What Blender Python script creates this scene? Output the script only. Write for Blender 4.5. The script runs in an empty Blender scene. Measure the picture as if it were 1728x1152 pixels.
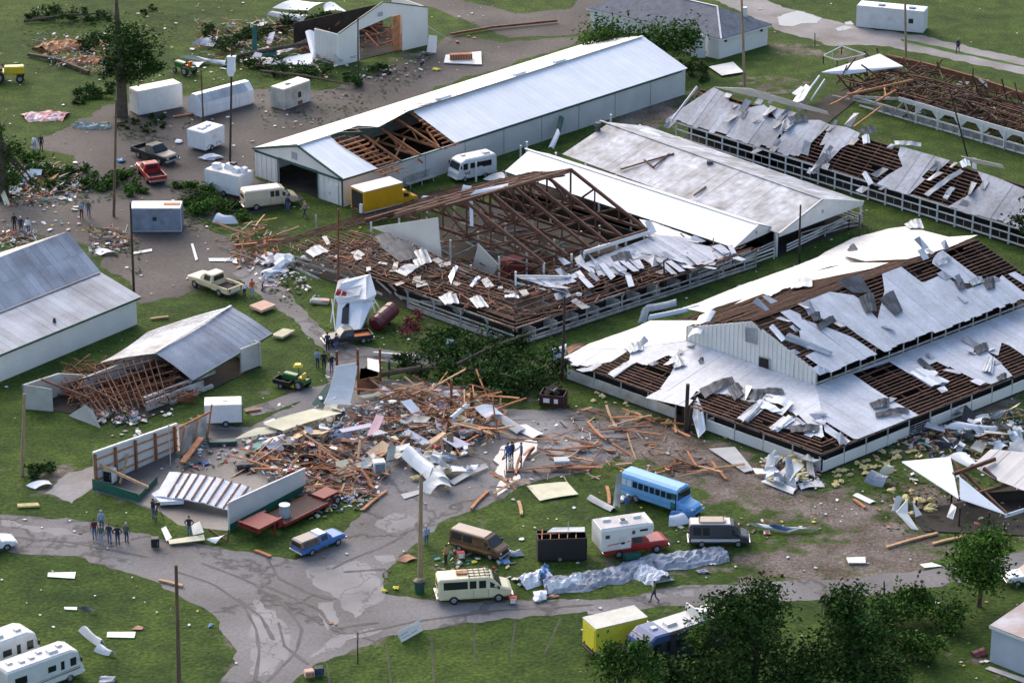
import bpy, bmesh, math, random
from mathutils import Vector, Matrix, Euler, noise as mnoise
R = math.radians
rnd = random.Random(7)
S = bpy.context.scene
COL = S.collection
# ---------------------------------------------------------------- camera
TH = R(22.5); F = 2200/math.tan(TH); CH = 110.0; CY = -CH/math.tan(TH)
cam = bpy.data.cameras.new('camera'); cam.sensor_width = 36; cam.lens = F/1728*36
cam.clip_start = 1; cam.clip_end = 3000
co = bpy.data.objects.new('camera', cam); COL.objects.link(co)
co.location = (0, CY, CH); co.rotation_euler = (math.pi/2-TH, 0, 0); S.camera = co
# ---------------------------------------------------------------- light
SUN_EL, SUN_AZ = R(33), R(-28)          # azimuth measured from +Y, towards +X
W = bpy.data.worlds.new('World'); S.world = W; W.use_nodes = True
nt = W.node_tree; bg = nt.nodes['Background']
sky = nt.nodes.new('ShaderNodeTexSky'); sky.sky_type = 'NISHITA'; sky.sun_disc = False
sky.sun_elevation = SUN_EL; sky.sun_rotation = SUN_AZ; sky.air_density = 1.0; sky.dust_density = 3.0; sky.ozone_density = .7
nt.links.new(sky.outputs[0], bg.inputs[0]); bg.inputs[1].default_value = 0.15
sl = bpy.data.lights.new('sun', 'SUN'); sl.energy = .95; sl.angle = R(60); sl.color = (1, .90, .80)
so = bpy.data.objects.new('sun', sl); COL.objects.link(so)
sd = Vector((math.sin(SUN_AZ)*math.cos(SUN_EL), math.cos(SUN_AZ)*math.cos(SUN_EL), math.sin(SUN_EL)))
so.rotation_euler = sd.to_track_quat('Z', 'Y').to_euler(); so.location = sd*200
S.view_settings.view_transform = 'Standard'; S.view_settings.look = 'None'
S.view_settings.exposure = 1.0; S.view_settings.gamma = 1
# ---------------------------------------------------------------- where things stand
CAM = Vector((0, CY, CH)); FW = Vector((0, math.cos(TH), -math.sin(TH))); UP = Vector((0, math.sin(TH), math.cos(TH)))
def ray(px, py): return Vector((1, 0, 0))*((px-864)/F) - UP*((py-576)/F) + FW
def G(px, py, z=0.0):
    d = ray(px, py); return CAM + d*((z-CH)/d.z)
def ZT(P, py): return CH-(P.y-CY)*math.tan(TH+math.atan((py-576)/F))
def onplane(px, py, O, n):
    d = ray(px, py); return CAM + d*((O-CAM).dot(n)/d.dot(n))
def ang(a, b): d = b-a; return math.atan2(d.y, d.x)
# ---------------------------------------------------------------- materials
MATS = {}
def mat(name, col, rough=.75, var=.22, scale=1.2, metal=0., bump=0., col2=None, amt=.5, scale2=9., detail=5, spec=.5, stretch=None, cracks=0.):
    if name in MATS: return MATS[name]
    m = bpy.data.materials.new(name); m.use_nodes = True; t = m.node_tree; N = t.nodes; L = t.links
    b = N['Principled BSDF']; b.inputs['Roughness'].default_value = rough; b.inputs['Metallic'].default_value = metal
    b.inputs['Specular IOR Level'].default_value = spec
    tc = N.new('ShaderNodeTexCoord'); src = tc.outputs['Object']
    if stretch:
        mp = N.new('ShaderNodeMapping'); mp.inputs['Scale'].default_value = stretch; L.new(src, mp.inputs[0]); src = mp.outputs[0]
    n1 = N.new('ShaderNodeTexNoise'); n1.inputs['Scale'].default_value = scale; n1.inputs['Detail'].default_value = detail; L.new(src, n1.inputs['Vector'])
    n2 = N.new('ShaderNodeTexNoise'); n2.inputs['Scale'].default_value = scale2; n2.inputs['Detail'].default_value = 3; L.new(src, n2.inputs['Vector'])
    c = Vector(col[:3])
    rp = N.new('ShaderNodeValToRGB'); e = rp.color_ramp.elements
    e[0].position = .3; e[1].position = .7
    c2 = Vector(col2) if col2 else c*(1-var)
    if col2: e[0].position = .5-.28*(1-amt)-.12*amt; e[1].position = .5+.2*(1-amt)+.12
    e[0].color = (*c2, 1); e[1].color = (*(c*(1+var*.6)), 1)
    L.new(n1.outputs['Fac'], rp.inputs[0])
    mr = N.new('ShaderNodeMapRange'); mr.inputs[1].default_value = .3; mr.inputs[2].default_value = .7
    mr.inputs[3].default_value = 1-var*.8; mr.inputs[4].default_value = 1+var*.5; L.new(n2.outputs['Fac'], mr.inputs[0])
    if cracks:
        v = N.new('ShaderNodeTexVoronoi'); v.feature = 'DISTANCE_TO_EDGE'; v.inputs['Scale'].default_value = cracks; va = N.new('ShaderNodeVectorMath'); va.operation = 'ADD'
        nn = N.new('ShaderNodeTexNoise'); nn.inputs['Scale'].default_value = .6; nn.inputs['Detail'].default_value = 6; L.new(src, nn.inputs['Vector']); vs = N.new('ShaderNodeVectorMath'); vs.operation = 'SCALE'; vs.inputs['Scale'].default_value = 5.; L.new(nn.outputs['Color'], vs.inputs[0])
        L.new(src, va.inputs[0]); L.new(vs.outputs[0], va.inputs[1]); L.new(va.outputs[0], v.inputs['Vector']); cr = N.new('ShaderNodeMapRange'); cr.inputs[2].default_value = .035; cr.inputs[3].default_value = .5; L.new(v.outputs['Distance'], cr.inputs[0])
        mm = N.new('ShaderNodeMath'); mm.operation = 'MULTIPLY'; L.new(mr.outputs[0], mm.inputs[0]); L.new(cr.outputs[0], mm.inputs[1]); mr = mm
    mx = N.new('ShaderNodeMix'); mx.data_type = 'RGBA'; mx.blend_type = 'MULTIPLY'; mx.inputs[0].default_value = 1
    L.new(rp.outputs[0], mx.inputs[6]); L.new(mr.outputs[0], mx.inputs[7])
    at = N.new('ShaderNodeAttribute'); at.attribute_name = 'tint'
    mt = N.new('ShaderNodeMix'); mt.data_type = 'RGBA'; mt.blend_type = 'MULTIPLY'; mt.inputs[0].default_value = 1
    L.new(mx.outputs[2], mt.inputs[6]); L.new(at.outputs['Color'], mt.inputs[7]); L.new(mt.outputs[2], b.inputs['Base Color'])
    if bump:
        bp = N.new('ShaderNodeBump'); bp.inputs['Strength'].default_value = bump; bp.inputs['Distance'].default_value = .1
        L.new(n2.outputs['Fac'], bp.inputs['Height']); L.new(bp.outputs[0], b.inputs['Normal'])
    MATS[name] = m; return m
mat('white_metal', (.72, .75, .80), .42, .07, .5, bump=.05)
mat('arena_metal', (.57, .59, .65), .45, .14, .5, col2=(.44, .45, .49), amt=.35, scale2=3., bump=.12, detail=9)
mat('cream_lit_metal', (.73, .70, .66), .5, .06, .4, bump=.05)  # white roof metal with warm sky light tinted in for far slopes; also cream scraps
mat('old_metal', (.40, .42, .47), .5, .22, .35, col2=(.24, .24, .27), amt=.4, bump=.08)
mat('rust_metal', (.50, .52, .58), .6, .3, .3, col2=(.20, .19, .19), amt=.35, scale2=1.2, bump=.1, detail=10)
mat('pen_metal', (.46, .50, .58), .55, .25, .3, col2=(.22, .21, .23), amt=.15, scale2=2.5, bump=.1, detail=8)
mat('torn_metal', (.40, .43, .47), .4, .3, .8, bump=.2)
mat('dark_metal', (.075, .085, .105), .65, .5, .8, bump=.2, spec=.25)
mat('white_wall', (.74, .72, .68), .7, .07, .5)
mat('grey_wall', (.55, .55, .54), .7, .1, .5)
mat('block_wall', (.52, .51, .48), .85, .12, .6, col2=(.36, .34, .31), amt=.2)
mat('stained_wall', (.62, .60, .55), .8, .15, .7, col2=(.26, .23, .18), amt=.15)
mat('white_paint', (.72, .71, .69), .6, .1, 1.)
mat('worn_paint', (.50, .49, .47), .7, .3, 1.2, col2=(.25, .23, .21), amt=.3)
mat('timber_brown', (.135, .062, .038), .85, .4, 1.5)
mat('timber_dark', (.055, .036, .027), .9, .4, 1.5)
mat('timber_red', (.20, .075, .035), .8, .4, 1.5)
mat('lumber', (.46, .195, .085), .8, .3, 2.)
mat('lumber_pale', (.50, .30, .16), .8, .25, 2.)
mat('plywood', (.58, .40, .25), .8, .2, 1.)
mat('green_trim', (.018, .085, .07), .5, .3, 1.)
mat('green_metal', (.02, .12, .085), .45, .3, .6)
mat('shaded_earth', (.035, .028, .022), .95, .5, .8)  # dark dirt floor tone, darkened further for the shade inside the buildings
mat('void_shade', (.02, .017, .015), .95, .4, .8)  # near-black colour standing for shade inside rooms, windows and openings
mat('insulation', (.58, .48, .22), .95, .3, 3., bump=.5)
mat('cloth_white', (.75, .77, .82), .8, .12, 1.5, bump=.3)
mat('rubber', (.018, .018, .02), .85, .3, 6.)
mat('rim', (.35, .35, .36), .4, .2, 6., metal=.4)
mat('glass', (.018, .022, .028), .12, .2, 2.)
mat('chrome', (.5, .5, .52), .25, .1, 4., metal=.8)
mat('black_plastic', (.02, .02, .022), .6, .3, 4.)
mat('lamp_glass', (.75, .72, .6), .2, .1, 4.)
mat('red_lens', (.35, .02, .015), .3, .1, 4.)
mat('concrete', (.38, .37, .36), .85, .2, 1.)
mat('shingle', (.16, .17, .20), .9, .25, 1.5, bump=.3)
mat('pole_wood', (.17, .105, .07), .9, .35, 1.5, stretch=(4, 4, .6))
mat('pole_pale', (.36, .25, .16), .9, .3, 1.5, stretch=(4, 4, .6))
mat('bark', (.10, .075, .055), .95, .4, 2.)
mat('leaf', (.052, .108, .020), .85, .35, .5, spec=.1)
mat('leaf_light', (.060, .125, .020), .85, .35, .5, spec=.1)
mat('leaf_dark', (.034, .074, .017), .85, .35, .5, spec=.1)
mat('red_leaf', (.20, .03, .035), .8, .3, 1.)
# ---------------------------------------------------------------- mesh builder
class MB:
    def __init__(s): s.v = []; s.f = []; s.m = []; s.t = []; s.marks = []; s.calls = []
    def face(s, pts, m=0, t=1.):
        k = len(s.v); s.v += [Vector(p) for p in pts]; s.f.append(tuple(range(k, k+len(pts)))); s.m.append(m); s.t.append(t)
    def mesh(s, vs, fs, m=0, t=1.):
        k = len(s.v); s.v += [Vector(p) for p in vs]; s.calls.append(len(s.f))
        for f in fs: s.f.append(tuple(i+k for i in f)); s.m.append(m); s.t.append(t)
    def prism(s, pts, d, m=0, t=1.):
        n = len(pts); pts = [Vector(p) for p in pts]; d = Vector(d)
        nn = Vector((0, 0, 0))
        for i in range(n): nn += pts[i].cross(pts[(i+1) % n])
        if nn.dot(d) < 0: pts = pts[::-1]
        s.mesh(pts+[p+d for p in pts], [tuple(range(n-1, -1, -1)), tuple(range(n, 2*n))]+[(i, (i+1) % n, n+(i+1) % n, n+i) for i in range(n)], m, t)
    def box(s, c, sz, m=0, t=1., rot=None, top=1.):
        c = Vector(c); hx, hy, hz = sz[0]/2, sz[1]/2, sz[2]/2
        vs = [(-hx, -hy, -hz), (hx, -hy, -hz), (hx, hy, -hz), (-hx, hy, -hz), (-hx*top, -hy*top, hz), (hx*top, -hy*top, hz), (hx*top, hy*top, hz), (-hx*top, hy*top, hz)]
        vs = [Vector(v) for v in vs]
        if rot is not None: vs = [rot @ v for v in vs]
        s.mesh([c+v for v in vs], [(3, 2, 1, 0), (4, 5, 6, 7), (0, 1, 5, 4), (1, 2, 6, 5), (2, 3, 7, 6), (3, 0, 4, 7)], m, t)
    def beam(s, a, b, w=.1, h=.1, m=0, t=1., up=(0, 0, 1)):
        a = Vector(a); b = Vector(b); d = b-a
        if d.length < 1e-4: return
        d.normalize(); sd = d.cross(Vector(up))
        if sd.length < 1e-3: sd = d.cross(Vector((1, 0, 0)))
        sd.normalize(); u = sd.cross(d); x = sd*w/2; y = u*h/2
        vs = [a-x-y, a+x-y, a+x+y, a-x+y, b-x-y, b+x-y, b+x+y, b-x+y]
        s.mesh(vs, [(3, 2, 1, 0), (4, 5, 6, 7), (0, 1, 5, 4), (1, 2, 6, 5), (2, 3, 7, 6), (3, 0, 4, 7)], m, t)
    def wall(s, a, b, z0, z1, w=.15, m=0, t=1.):
        a = Vector((a[0], a[1], (z0+z1)/2)); b = Vector((b[0], b[1], (z0+z1)/2)); s.beam(a, b, w, z1-z0, m, t)
    def tube(s, pts, rad, n=8, m=0, t=1., cap=True):
        pts = [Vector(p) for p in pts]; rs = rad if isinstance(rad, (list, tuple)) else [rad]*len(pts); vs = []; fs = []
        for i, p in enumerate(pts):
            d = (pts[min(i+1, len(pts)-1)]-pts[max(i-1, 0)])
            d = d.normalized() if d.length > 1e-6 else Vector((0, 0, 1))
            x = d.cross(Vector((0, 1, 0)) if abs(d.y) < .9 else Vector((1, 0, 0))).normalized(); y = d.cross(x)
            for k in range(n):
                a = 2*math.pi*k/n; vs.append(p+(x*math.cos(a)+y*math.sin(a))*rs[i])
        for i in range(len(pts)-1):
            for k in range(n): fs.append((i*n+k, i*n+(k+1) % n, (i+1)*n+(k+1) % n, (i+1)*n+k))
        if cap: fs += [tuple(range(n-1, -1, -1)), tuple(range((len(pts)-1)*n, len(pts)*n))]
        s.mesh(vs, fs, m, t)
    def loft(s, rings, m=0, t=1., cap=True):
        n = len(rings[0]); vs = [Vector(p) for r in rings for p in r]; fs = []
        for i in range(len(rings)-1):
            for k in range(n): fs.append((i*n+k, i*n+(k+1) % n, (i+1)*n+(k+1) % n, (i+1)*n+k))
        if cap: fs += [tuple(range(n-1, -1, -1)), tuple(range((len(rings)-1)*n, len(rings)*n))]
        s.mesh(vs, fs, m, t)
    def build(s, name, mats, parent=None, origin=None, smooth=False):
        me = bpy.data.meshes.new(name); o = Vector(origin) if origin is not None else Vector((0, 0, 0))
        me.from_pydata([tuple(v-o) for v in s.v], [], s.f)
        if not isinstance(mats, (list, tuple)): mats = [mats]
        for q in mats: me.materials.append(MATS[q] if isinstance(q, str) else q)
        me.polygons.foreach_set('material_index', s.m)
        ca = me.color_attributes.new('tint', 'FLOAT_COLOR', 'CORNER'); dat = []
        for p, t in zip(me.polygons, s.t):
            tt = (t, t, t, 1) if not isinstance(t, tuple) else (*t, 1)
            dat += list(tt)*p.loop_total
        ca.data.foreach_set('color', dat)
        if smooth: me.polygons.foreach_set('use_smooth', [True]*len(me.polygons))
        me.update()
        ob = bpy.data.objects.new(name, me); COL.objects.link(ob)
        if parent: ob.parent = parent
        if origin is not None: ob.location = o
        return ob
def tag(o, label=None, cat=None, group=None, kind=None):
    if label: o['label'] = label
    if cat: o['category'] = cat
    if group: o['group'] = group
    if kind: o['kind'] = kind
    return o
def thing(name, label, cat, loc=(0, 0, 0), rot=(0, 0, 0), group=None, scale=1.):
    o = bpy.data.objects.new(name, None); COL.objects.link(o); o.empty_display_size = .3
    o.location = loc; o.rotation_euler = rot; o.scale = (scale,)*3
    return tag(o, label, cat, group)
def kids(o): return [c for c in bpy.data.objects if c.parent == o]
def copy_tree(o, parent=None):
    c = o.copy(); COL.objects.link(c)
    if parent: c.parent = parent
    for ch in kids(o): copy_tree(ch, c)
    return c
# polygon helpers (2-D)
def clip_half(poly, ax, val, keep_less):
    out = []; n = len(poly)
    for i in range(n):
        a, b = poly[i], poly[(i+1) % n]; ia = (a[ax] <= val) == keep_less; ib = (b[ax] <= val) == keep_less
        if ia: out.append(a)
        if ia != ib and abs(b[ax]-a[ax]) > 1e-9:
            k = (val-a[ax])/(b[ax]-a[ax]); out.append((a[0]+(b[0]-a[0])*k, a[1]+(b[1]-a[1])*k))
    return out
def area(poly): return .5*sum(poly[i][0]*poly[(i+1) % len(poly)][1]-poly[(i+1) % len(poly)][0]*poly[i][1] for i in range(len(poly)))
def spans(poly, ax, val):
    xs = []; n = len(poly); o = 1-ax
    for i in range(n):
        a, b = poly[i], poly[(i+1) % n]
        if (a[ax] > val) != (b[ax] > val): xs.append(a[o]+(b[o]-a[o])*(val-a[ax])/(b[ax]-a[ax]))
    xs.sort(); return list(zip(xs[::2], xs[1::2]))
def inside(p, poly):
    c = False; n = len(poly)
    for i in range(n):
        a, b = poly[i], poly[(i+1) % n]
        if (a[1] > p[1]) != (b[1] > p[1]) and p[0] < (b[0]-a[0])*(p[1]-a[1])/(b[1]-a[1])+a[0]: c = not c
    return c
class Plane:
    """a roof slope: O on the eave, u along the eave, w up the slope"""
    def __init__(s, O, U, Wp):
        s.O = Vector(O); s.u = (Vector(U)-s.O).normalized(); n = s.u.cross(Vector(Wp)-s.O).normalized()
        if n.z < 0: n = -n
        s.n = n; s.w = n.cross(s.u)
        if s.w.z < 0: s.w = -s.w
    def uv(s, P): d = Vector(P)-s.O; return (d.dot(s.u), d.dot(s.w))
    def px(s, x, y): return s.uv(onplane(x, y, s.O, s.n))
    def pt(s, u, w, off=0.): return s.O+s.u*u+s.w*w+s.n*off
    def sheets(s, mb, polys, off=.12, flaps=0., strip=.8, m=0, lo=.90, hi=1.05, lap=.03, ragged=0., thick=.025):
        for poly in polys:
            mb.marks.append(len(mb.f)); q = [s.px(*p) for p in poly]; u0 = min(p[0] for p in q); u1 = max(p[0] for p in q)
            k = math.floor(u0/strip)
            while k*strip < u1:
                c = clip_half(clip_half(q, 0, k*strip, False), 0, (k+1)*strip-.012, True) if len(q) > 2 else []
                if len(c) > 2 and abs(area(c)) > .05:
                    z = off+rnd.random()*lap; t = rnd.uniform(lo, hi)
                    if ragged:
                        wm = min(p[1] for p in c); d = rnd.uniform(-ragged, ragged); c = [(p[0], p[1]+(d if p[1] < wm+.5 else 0)) for p in c]
                    mb.prism([s.pt(p[0], p[1], z) for p in c], s.n*thick, m, t)
                k += 1
            if flaps:
                for p in q:
                    for j in range(3):
                        if rnd.random() < flaps:
                            l, wd = rnd.uniform(.5, 1.7), rnd.uniform(.2, .5); sg = rnd.choice((1, -1)); u_, w_ = p[0]+rnd.gauss(0, .7), p[1]+rnd.gauss(0, .5); du = rnd.uniform(-.5, .5)
                            P = [s.pt(u_+du*f*l+x*wd, w_+sg*f*l, off+.06+h*f*l) for f, x, h in ((0, -1, 0), (0, 1, 0), (1, .8, rnd.uniform(.02, .35)), (1, -.9, rnd.uniform(.02, .35)))]
                            mb.prism([P[0], P[1], P[2]], s.n*.02, m, rnd.uniform(.35, 1.1)); mb.prism([P[0], P[2], P[3]], s.n*.02, m, rnd.uniform(.35, 1.1))
    def lattice(s, mb, poly, dw=.6, du=2.4, pw=.09, ph=.09, m=0, px=True, rafters=True, miss=.03, jit=.02):
        q = [s.px(*p) for p in poly] if px else poly
        w0 = min(p[1] for p in q); w1 = max(p[1] for p in q); u0 = min(p[0] for p in q); u1 = max(p[0] for p in q)
        w = w0+.08
        while w < w1:
            for a, b in spans(q, 1, w):
                x = a
                while x < b:
                    e = min(b, x+rnd.uniform(3, 5))
                    if rnd.random() > miss: mb.beam(s.pt(x, w+rnd.uniform(-jit, jit), .03+rnd.uniform(-jit, jit)), s.pt(e, w+rnd.uniform(-jit, jit), .03+rnd.uniform(-jit, jit)), pw, ph, m, rnd.uniform(.6, 1.5), up=s.n)
                    x = e
            w += dw
        if rafters:
            u = u0+.1
            while u < u1:
                for a, b in spans(q, 0, u): mb.beam(s.pt(u, a, -.1), s.pt(u, b, -.1), .08, .16, m, rnd.uniform(.5, 1.1), up=s.n)
                u += du
# ================================================================ GROUND, ROADS
import numpy as np
def ground_material():
    m = bpy.data.materials.new('grass_and_dirt'); m.use_nodes = True; t = m.node_tree; N = t.nodes; L = t.links; b = N['Principled BSDF']
    b.inputs['Roughness'].default_value = .95; b.inputs['Specular IOR Level'].default_value = .15
    tc = N.new('ShaderNodeTexCoord'); src = tc.outputs['Object']
    def noise(s, d=4):
        n = N.new('ShaderNodeTexNoise'); n.inputs['Scale'].default_value = s; n.inputs['Detail'].default_value = d; L.new(src, n.inputs['Vector']); return n.outputs['Fac']
    def ramp(f, a, b_, p0=.35, p1=.65):
        r = N.new('ShaderNodeValToRGB'); e = r.color_ramp.elements; e[0].position = p0; e[1].position = p1; e[0].color = (*a, 1); e[1].color = (*b_, 1); L.new(f, r.inputs[0]); return r.outputs[0]
    def mix(f, a, b_, bt='MIX'):
        x = N.new('ShaderNodeMix'); x.data_type = 'RGBA'; x.blend_type = bt
        if isinstance(f, float): x.inputs[0].default_value = f
        else: L.new(f, x.inputs[0])
        L.new(a, x.inputs[6]); L.new(b_, x.inputs[7]); return x.outputs[2]
    g = ramp(noise(.09, 6), (.033, .065, .012), (.062, .102, .018))
    g2 = ramp(noise(3.2, 4), (.6, .62, .62), (1.28, 1.25, 1.2)); g = mix(1., g, g2, 'MULTIPLY')
    g = mix(1., g, ramp(noise(.5, 5), (.7, .72, .75), (1.25, 1.2, 1.1)), 'MULTIPLY')
    d = ramp(noise(.35, 6), (.105, .080, .060), (.21, .175, .155)); d = mix(1., d, ramp(noise(4., 4), (.6, .6, .6), (1.3, 1.3, 1.3)), 'MULTIPLY')
    at = N.new('ShaderNodeAttribute'); at.attribute_name = 'dirt'
    ad = N.new('ShaderNodeMath'); ad.operation = 'ADD'; L.new(at.outputs['Fac'], ad.inputs[0])
    n = noise(.55, 7); sb = N.new('ShaderNodeMath'); sb.operation = 'MULTIPLY_ADD'; L.new(n, sb.inputs[0]); sb.inputs[1].default_value = 1.6; sb.inputs[2].default_value = -.8; L.new(sb.outputs[0], ad.inputs[1])
    mr = N.new('ShaderNodeMapRange'); mr.inputs[1].default_value = .36; mr.inputs[2].default_value = .62; L.new(ad.outputs[0], mr.inputs[0])
    L.new(mix(mr.outputs[0], g, d), b.inputs['Base Color'])
    bp = N.new('ShaderNodeBump'); bp.inputs['Strength'].default_value = .8; bp.inputs['Distance'].default_value = .15; L.new(noise(2.5, 5), bp.inputs['Height']); L.new(bp.outputs[0], b.inputs['Normal'])
    return m
# worn, muddy areas of the ground (traced): (outline, feather m, strength)
DIRT = [([(970, 690), (1090, 690), (1200, 740), (1390, 812), (1420, 850), (1200, 850), (1100, 790), (960, 760)], 3, .8),
        ([(1200, 830), (1420, 815), (1560, 880), (1620, 940), (1560, 985), (1250, 990), (1230, 930), (1400, 900), (1280, 870)], 3, .75),
        ([(880, 840), (1060, 840), (1000, 880), (900, 880)], 3, .35), ([(1000, 900), (1260, 930), (1230, 990), (880, 1000)], 3, .42),
        ([(1480, 720), (1728, 640), (1728, 760), (1500, 780)], 3, .6), ([(1480, 790), (1740, 830), (1740, 900), (1500, 880)], 4, .7),
        ([(1050, 170), (1180, 150), (1130, 215), (1020, 215)], 2, .75), ([(1240, 120), (1380, 130), (1350, 165), (1240, 160)], 3, .5),
        ([(860, 170), (1010, 165), (930, 225), (800, 250)], 2, .6), ([(650, 90), (800, 70), (800, 120), (640, 150)], 3, .6),
        ([(20, 790), (160, 780), (160, 830), (60, 850)], 2, .6), ([(640, 480), (760, 560), (880, 610), (700, 600)], 3, .45),
        ([(0, 320), (160, 310), (240, 380), (240, 480), (150, 420), (0, 400)], 3, .7), ([(410, 640), (560, 630), (520, 670), (430, 690)], 2, .4),
        ([(0, 70), (230, 60), (240, 130), (100, 120)], 3, .22), ([(1250, 60), (1500, 95), (1480, 115), (1300, 90)], 2, .55),
        ([(400, 380), (560, 385), (530, 420), (380, 440)], 3, .4), ([(760, 870), (870, 870), (870, 930), (720, 960)], 2, .3),
        ([(880, 590), (960, 600), (960, 680), (850, 680)], 2, .5), ([(1560, 1090), (1640, 1080), (1728, 1140), (1680, 1152)], 2, .4)]
ROAD = [(-60, 866), (0, 868), (110, 874), (160, 884), (215, 898), (255, 905), (300, 915), (380, 925), (440, 935), (500, 945), (560, 920), (600, 880), (640, 835), (560, 835), (300, 850), (262, 860), (160, 828), (300, 716), (420, 720), (540, 660), (620, 636), (800, 655), (850, 690), (960, 690), (1070, 742), (1010, 792), (900, 812), (820, 852), (740, 882), (690, 925), (655, 962), (646, 1004), (700, 1008), (800, 1018), (870, 1012), (960, 1010), (1080, 1004), (1150, 988), (1300, 984), (1480, 972), (1600, 956), (1800, 910), (1800, 942), (1600, 988), (1450, 1008), (1300, 1014), (1150, 1022), (1000, 1030), (830, 1042), (700, 1062), (600, 1097), (530, 1122), (480, 1160), (430, 1240), (310, 1240), (375, 1155), (395, 1105), (385, 1075), (360, 1040), (310, 1006), (240, 972), (170, 952), (100, 937), (0, 927), (-60, 925)]
DIRT += [(ROAD, 1.6, .56)]
def build_ground():
    xs = np.concatenate([[-1500, -600, -250, -130], np.arange(-85, 85.1, 1.0), [130, 250, 600, 1500]])
    ys = np.concatenate([[-900, -400, -200, -110], np.arange(-75, 160.1, 1.0), [220, 400, 900, 2500]])
    X, Y = np.meshgrid(xs, ys); D = np.zeros_like(X)
    for poly, fe, st in DIRT:
        q = np.array([G(*p)[:2] for p in poly]); n = len(q); ins = np.zeros(X.shape, bool); dist = np.full(X.shape, 1e9)
        for i in range(n):
            a, b = q[i], q[(i+1) % n]
            c = (a[1] > Y) != (b[1] > Y)
            with np.errstate(divide='ignore', invalid='ignore'):
                xi = (b[0]-a[0])*(Y-a[1])/(b[1]-a[1]+1e-12)+a[0]
            ins ^= c & (X < xi)
            ab = b-a; k = np.clip(((X-a[0])*ab[0]+(Y-a[1])*ab[1])/(ab@ab), 0, 1)
            dist = np.minimum(dist, np.hypot(X-a[0]-k*ab[0], Y-a[1]-k*ab[1]))
        sd_ = np.where(ins, dist, -dist); D = np.maximum(D, np.clip(.5+sd_/(2*fe), 0, 1)*st)
    nx, ny = len(xs), len(ys); me = bpy.data.meshes.new('ground')
    V = [(float(a), float(b), 0.) for a, b in zip(X.ravel(), Y.ravel())]
    Fc = [(j*nx+i, j*nx+i+1, (j+1)*nx+i+1, (j+1)*nx+i) for j in range(ny-1) for i in range(nx-1)]
    me.from_pydata(V, [], Fc); at = me.attributes.new('dirt', 'FLOAT', 'POINT'); at.data.foreach_set('value', D.ravel().astype(np.float32))
    me.materials.append(ground_material()); o = bpy.data.objects.new('ground', me); COL.objects.link(o); o['kind'] = 'structure'
build_ground()
mat('road_gravel', (.225, .216, .222), .85, .22, .11, col2=(.125, .112, .104), amt=.3, scale2=3.5, detail=12, bump=.2, cracks=.08, spec=.2)
mat('lot_gravel', (.105, .092, .087), .8, .3, .09, col2=(.042, .035, .032), amt=.5, scale2=2.4, detail=10, bump=.2, spec=.25)
mat('slab_concrete', (.13, .12, .12), .55, .2, .2, col2=(.06, .053, .052), amt=.45, scale2=3., detail=7, bump=.1)
mat('pale_gravel', (.31, .295, .30), .9, .15, .2, col2=(.15, .13, .115), amt=.3, scale2=2.5, detail=8, bump=.15)
mat('puddle_water', (.12, .11, .11), .06, .2, .8, spec=1.)
mat('patch_pale', (.255, .246, .254), .8, .14, .3, col2=(.17, .16, .16), amt=.3, detail=9, cracks=.25)
mat('tar_seam', (.11, .10, .098), .85, .3, .5)
def flat(name, poly, z, m, jit=.35, kind='structure', step=.5, seed=0):
    q = [G(*p) for p in poly]; pts = []; n = len(q)
    for i in range(n):
        a, b = q[i], q[(i+1) % n]; k = max(1, int((b-a).length/step)); d = (b-a); nr = Vector((-d.y, d.x, 0)).normalized() if d.length > 0 else Vector()
        for j in range(k):
            p = a+d*(j/k)
            w = mnoise.noise(Vector((p.x*.25+seed, p.y*.25, 3)))*1.4+mnoise.noise(Vector((p.x*.9, p.y*.9+seed, 7)))*.9
            pts.append(p+nr*w*jit)
    me = bpy.data.meshes.new(name); bm = bmesh.new(); vs = [bm.verts.new((p.x, p.y, z)) for p in pts]; f = bm.faces.new(vs)
    bm.normal_update()
    if f.normal.z < 0: f.normal_flip()
    bmesh.ops.triangulate(bm, faces=[f]); 
    ca = bm.loops.layers.float_color.new('tint')
    for f in bm.faces:
        for l in f.loops: l[ca] = (1, 1, 1, 1)
    bm.to_mesh(me); bm.free(); me.materials.append(MATS[m]); o = bpy.data.objects.new(name, me); COL.objects.link(o); o['kind'] = kind; return o
flat('road', ROAD, .012, 'road_gravel', .45)
flat('slab', [(168, 832), (300, 720), (420, 726), (480, 745), (640, 765), (650, 800), (560, 836), (516, 828), (388, 896), (300, 886), (262, 858)], .02, 'slab_concrete', .1)
flat('lane', [(392, 462), (440, 440), (470, 470), (508, 520), (560, 572), (640, 590), (770, 602), (860, 600), (880, 612), (720, 618), (640, 610), (590, 640), (560, 665), (430, 700), (410, 690), (548, 645), (560, 600), (500, 545), (440, 500)], .016, 'road_gravel', .35, seed=5)
flat('parking_lot', [(45, 250), (180, 178), (330, 160), (440, 150), (560, 152), (690, 104), (760, 62), (860, 72), (980, 62), (960, 78), (760, 140), (560, 215), (432, 250), (438, 300), (520, 335), (440, 360), (330, 370), (420, 420), (460, 450), (410, 470), (300, 500), (240, 512), (150, 415), (60, 396), (0, 402), (-40, 400), (-40, 345), (130, 330), (125, 262)], .008, 'lot_gravel', .6)
flat('back_road', [(620, -30), (680, -4), (740, 18), (860, 66), (1000, 56), (1060, 2), (1090, -30), (1010, -30), (960, 16), (870, 24), (780, 0), (720, -30)], .014, 'lot_gravel', .5)
flat('gravel_track', [(1190, -30), (1290, 2), (1440, 44), (1560, 62), (1740, 104), (1740, 128), (1600, 100), (1500, 78), (1400, 76), (1310, 50), (1250, 20), (1150, -30)], .014, 'pale_gravel', .5)
flat('grass_strip', [(1520, 66), (1600, 82), (1760, 118), (1760, 121), (1600, 88), (1520, 70)], .022, 'leaf_light', .2)
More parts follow.
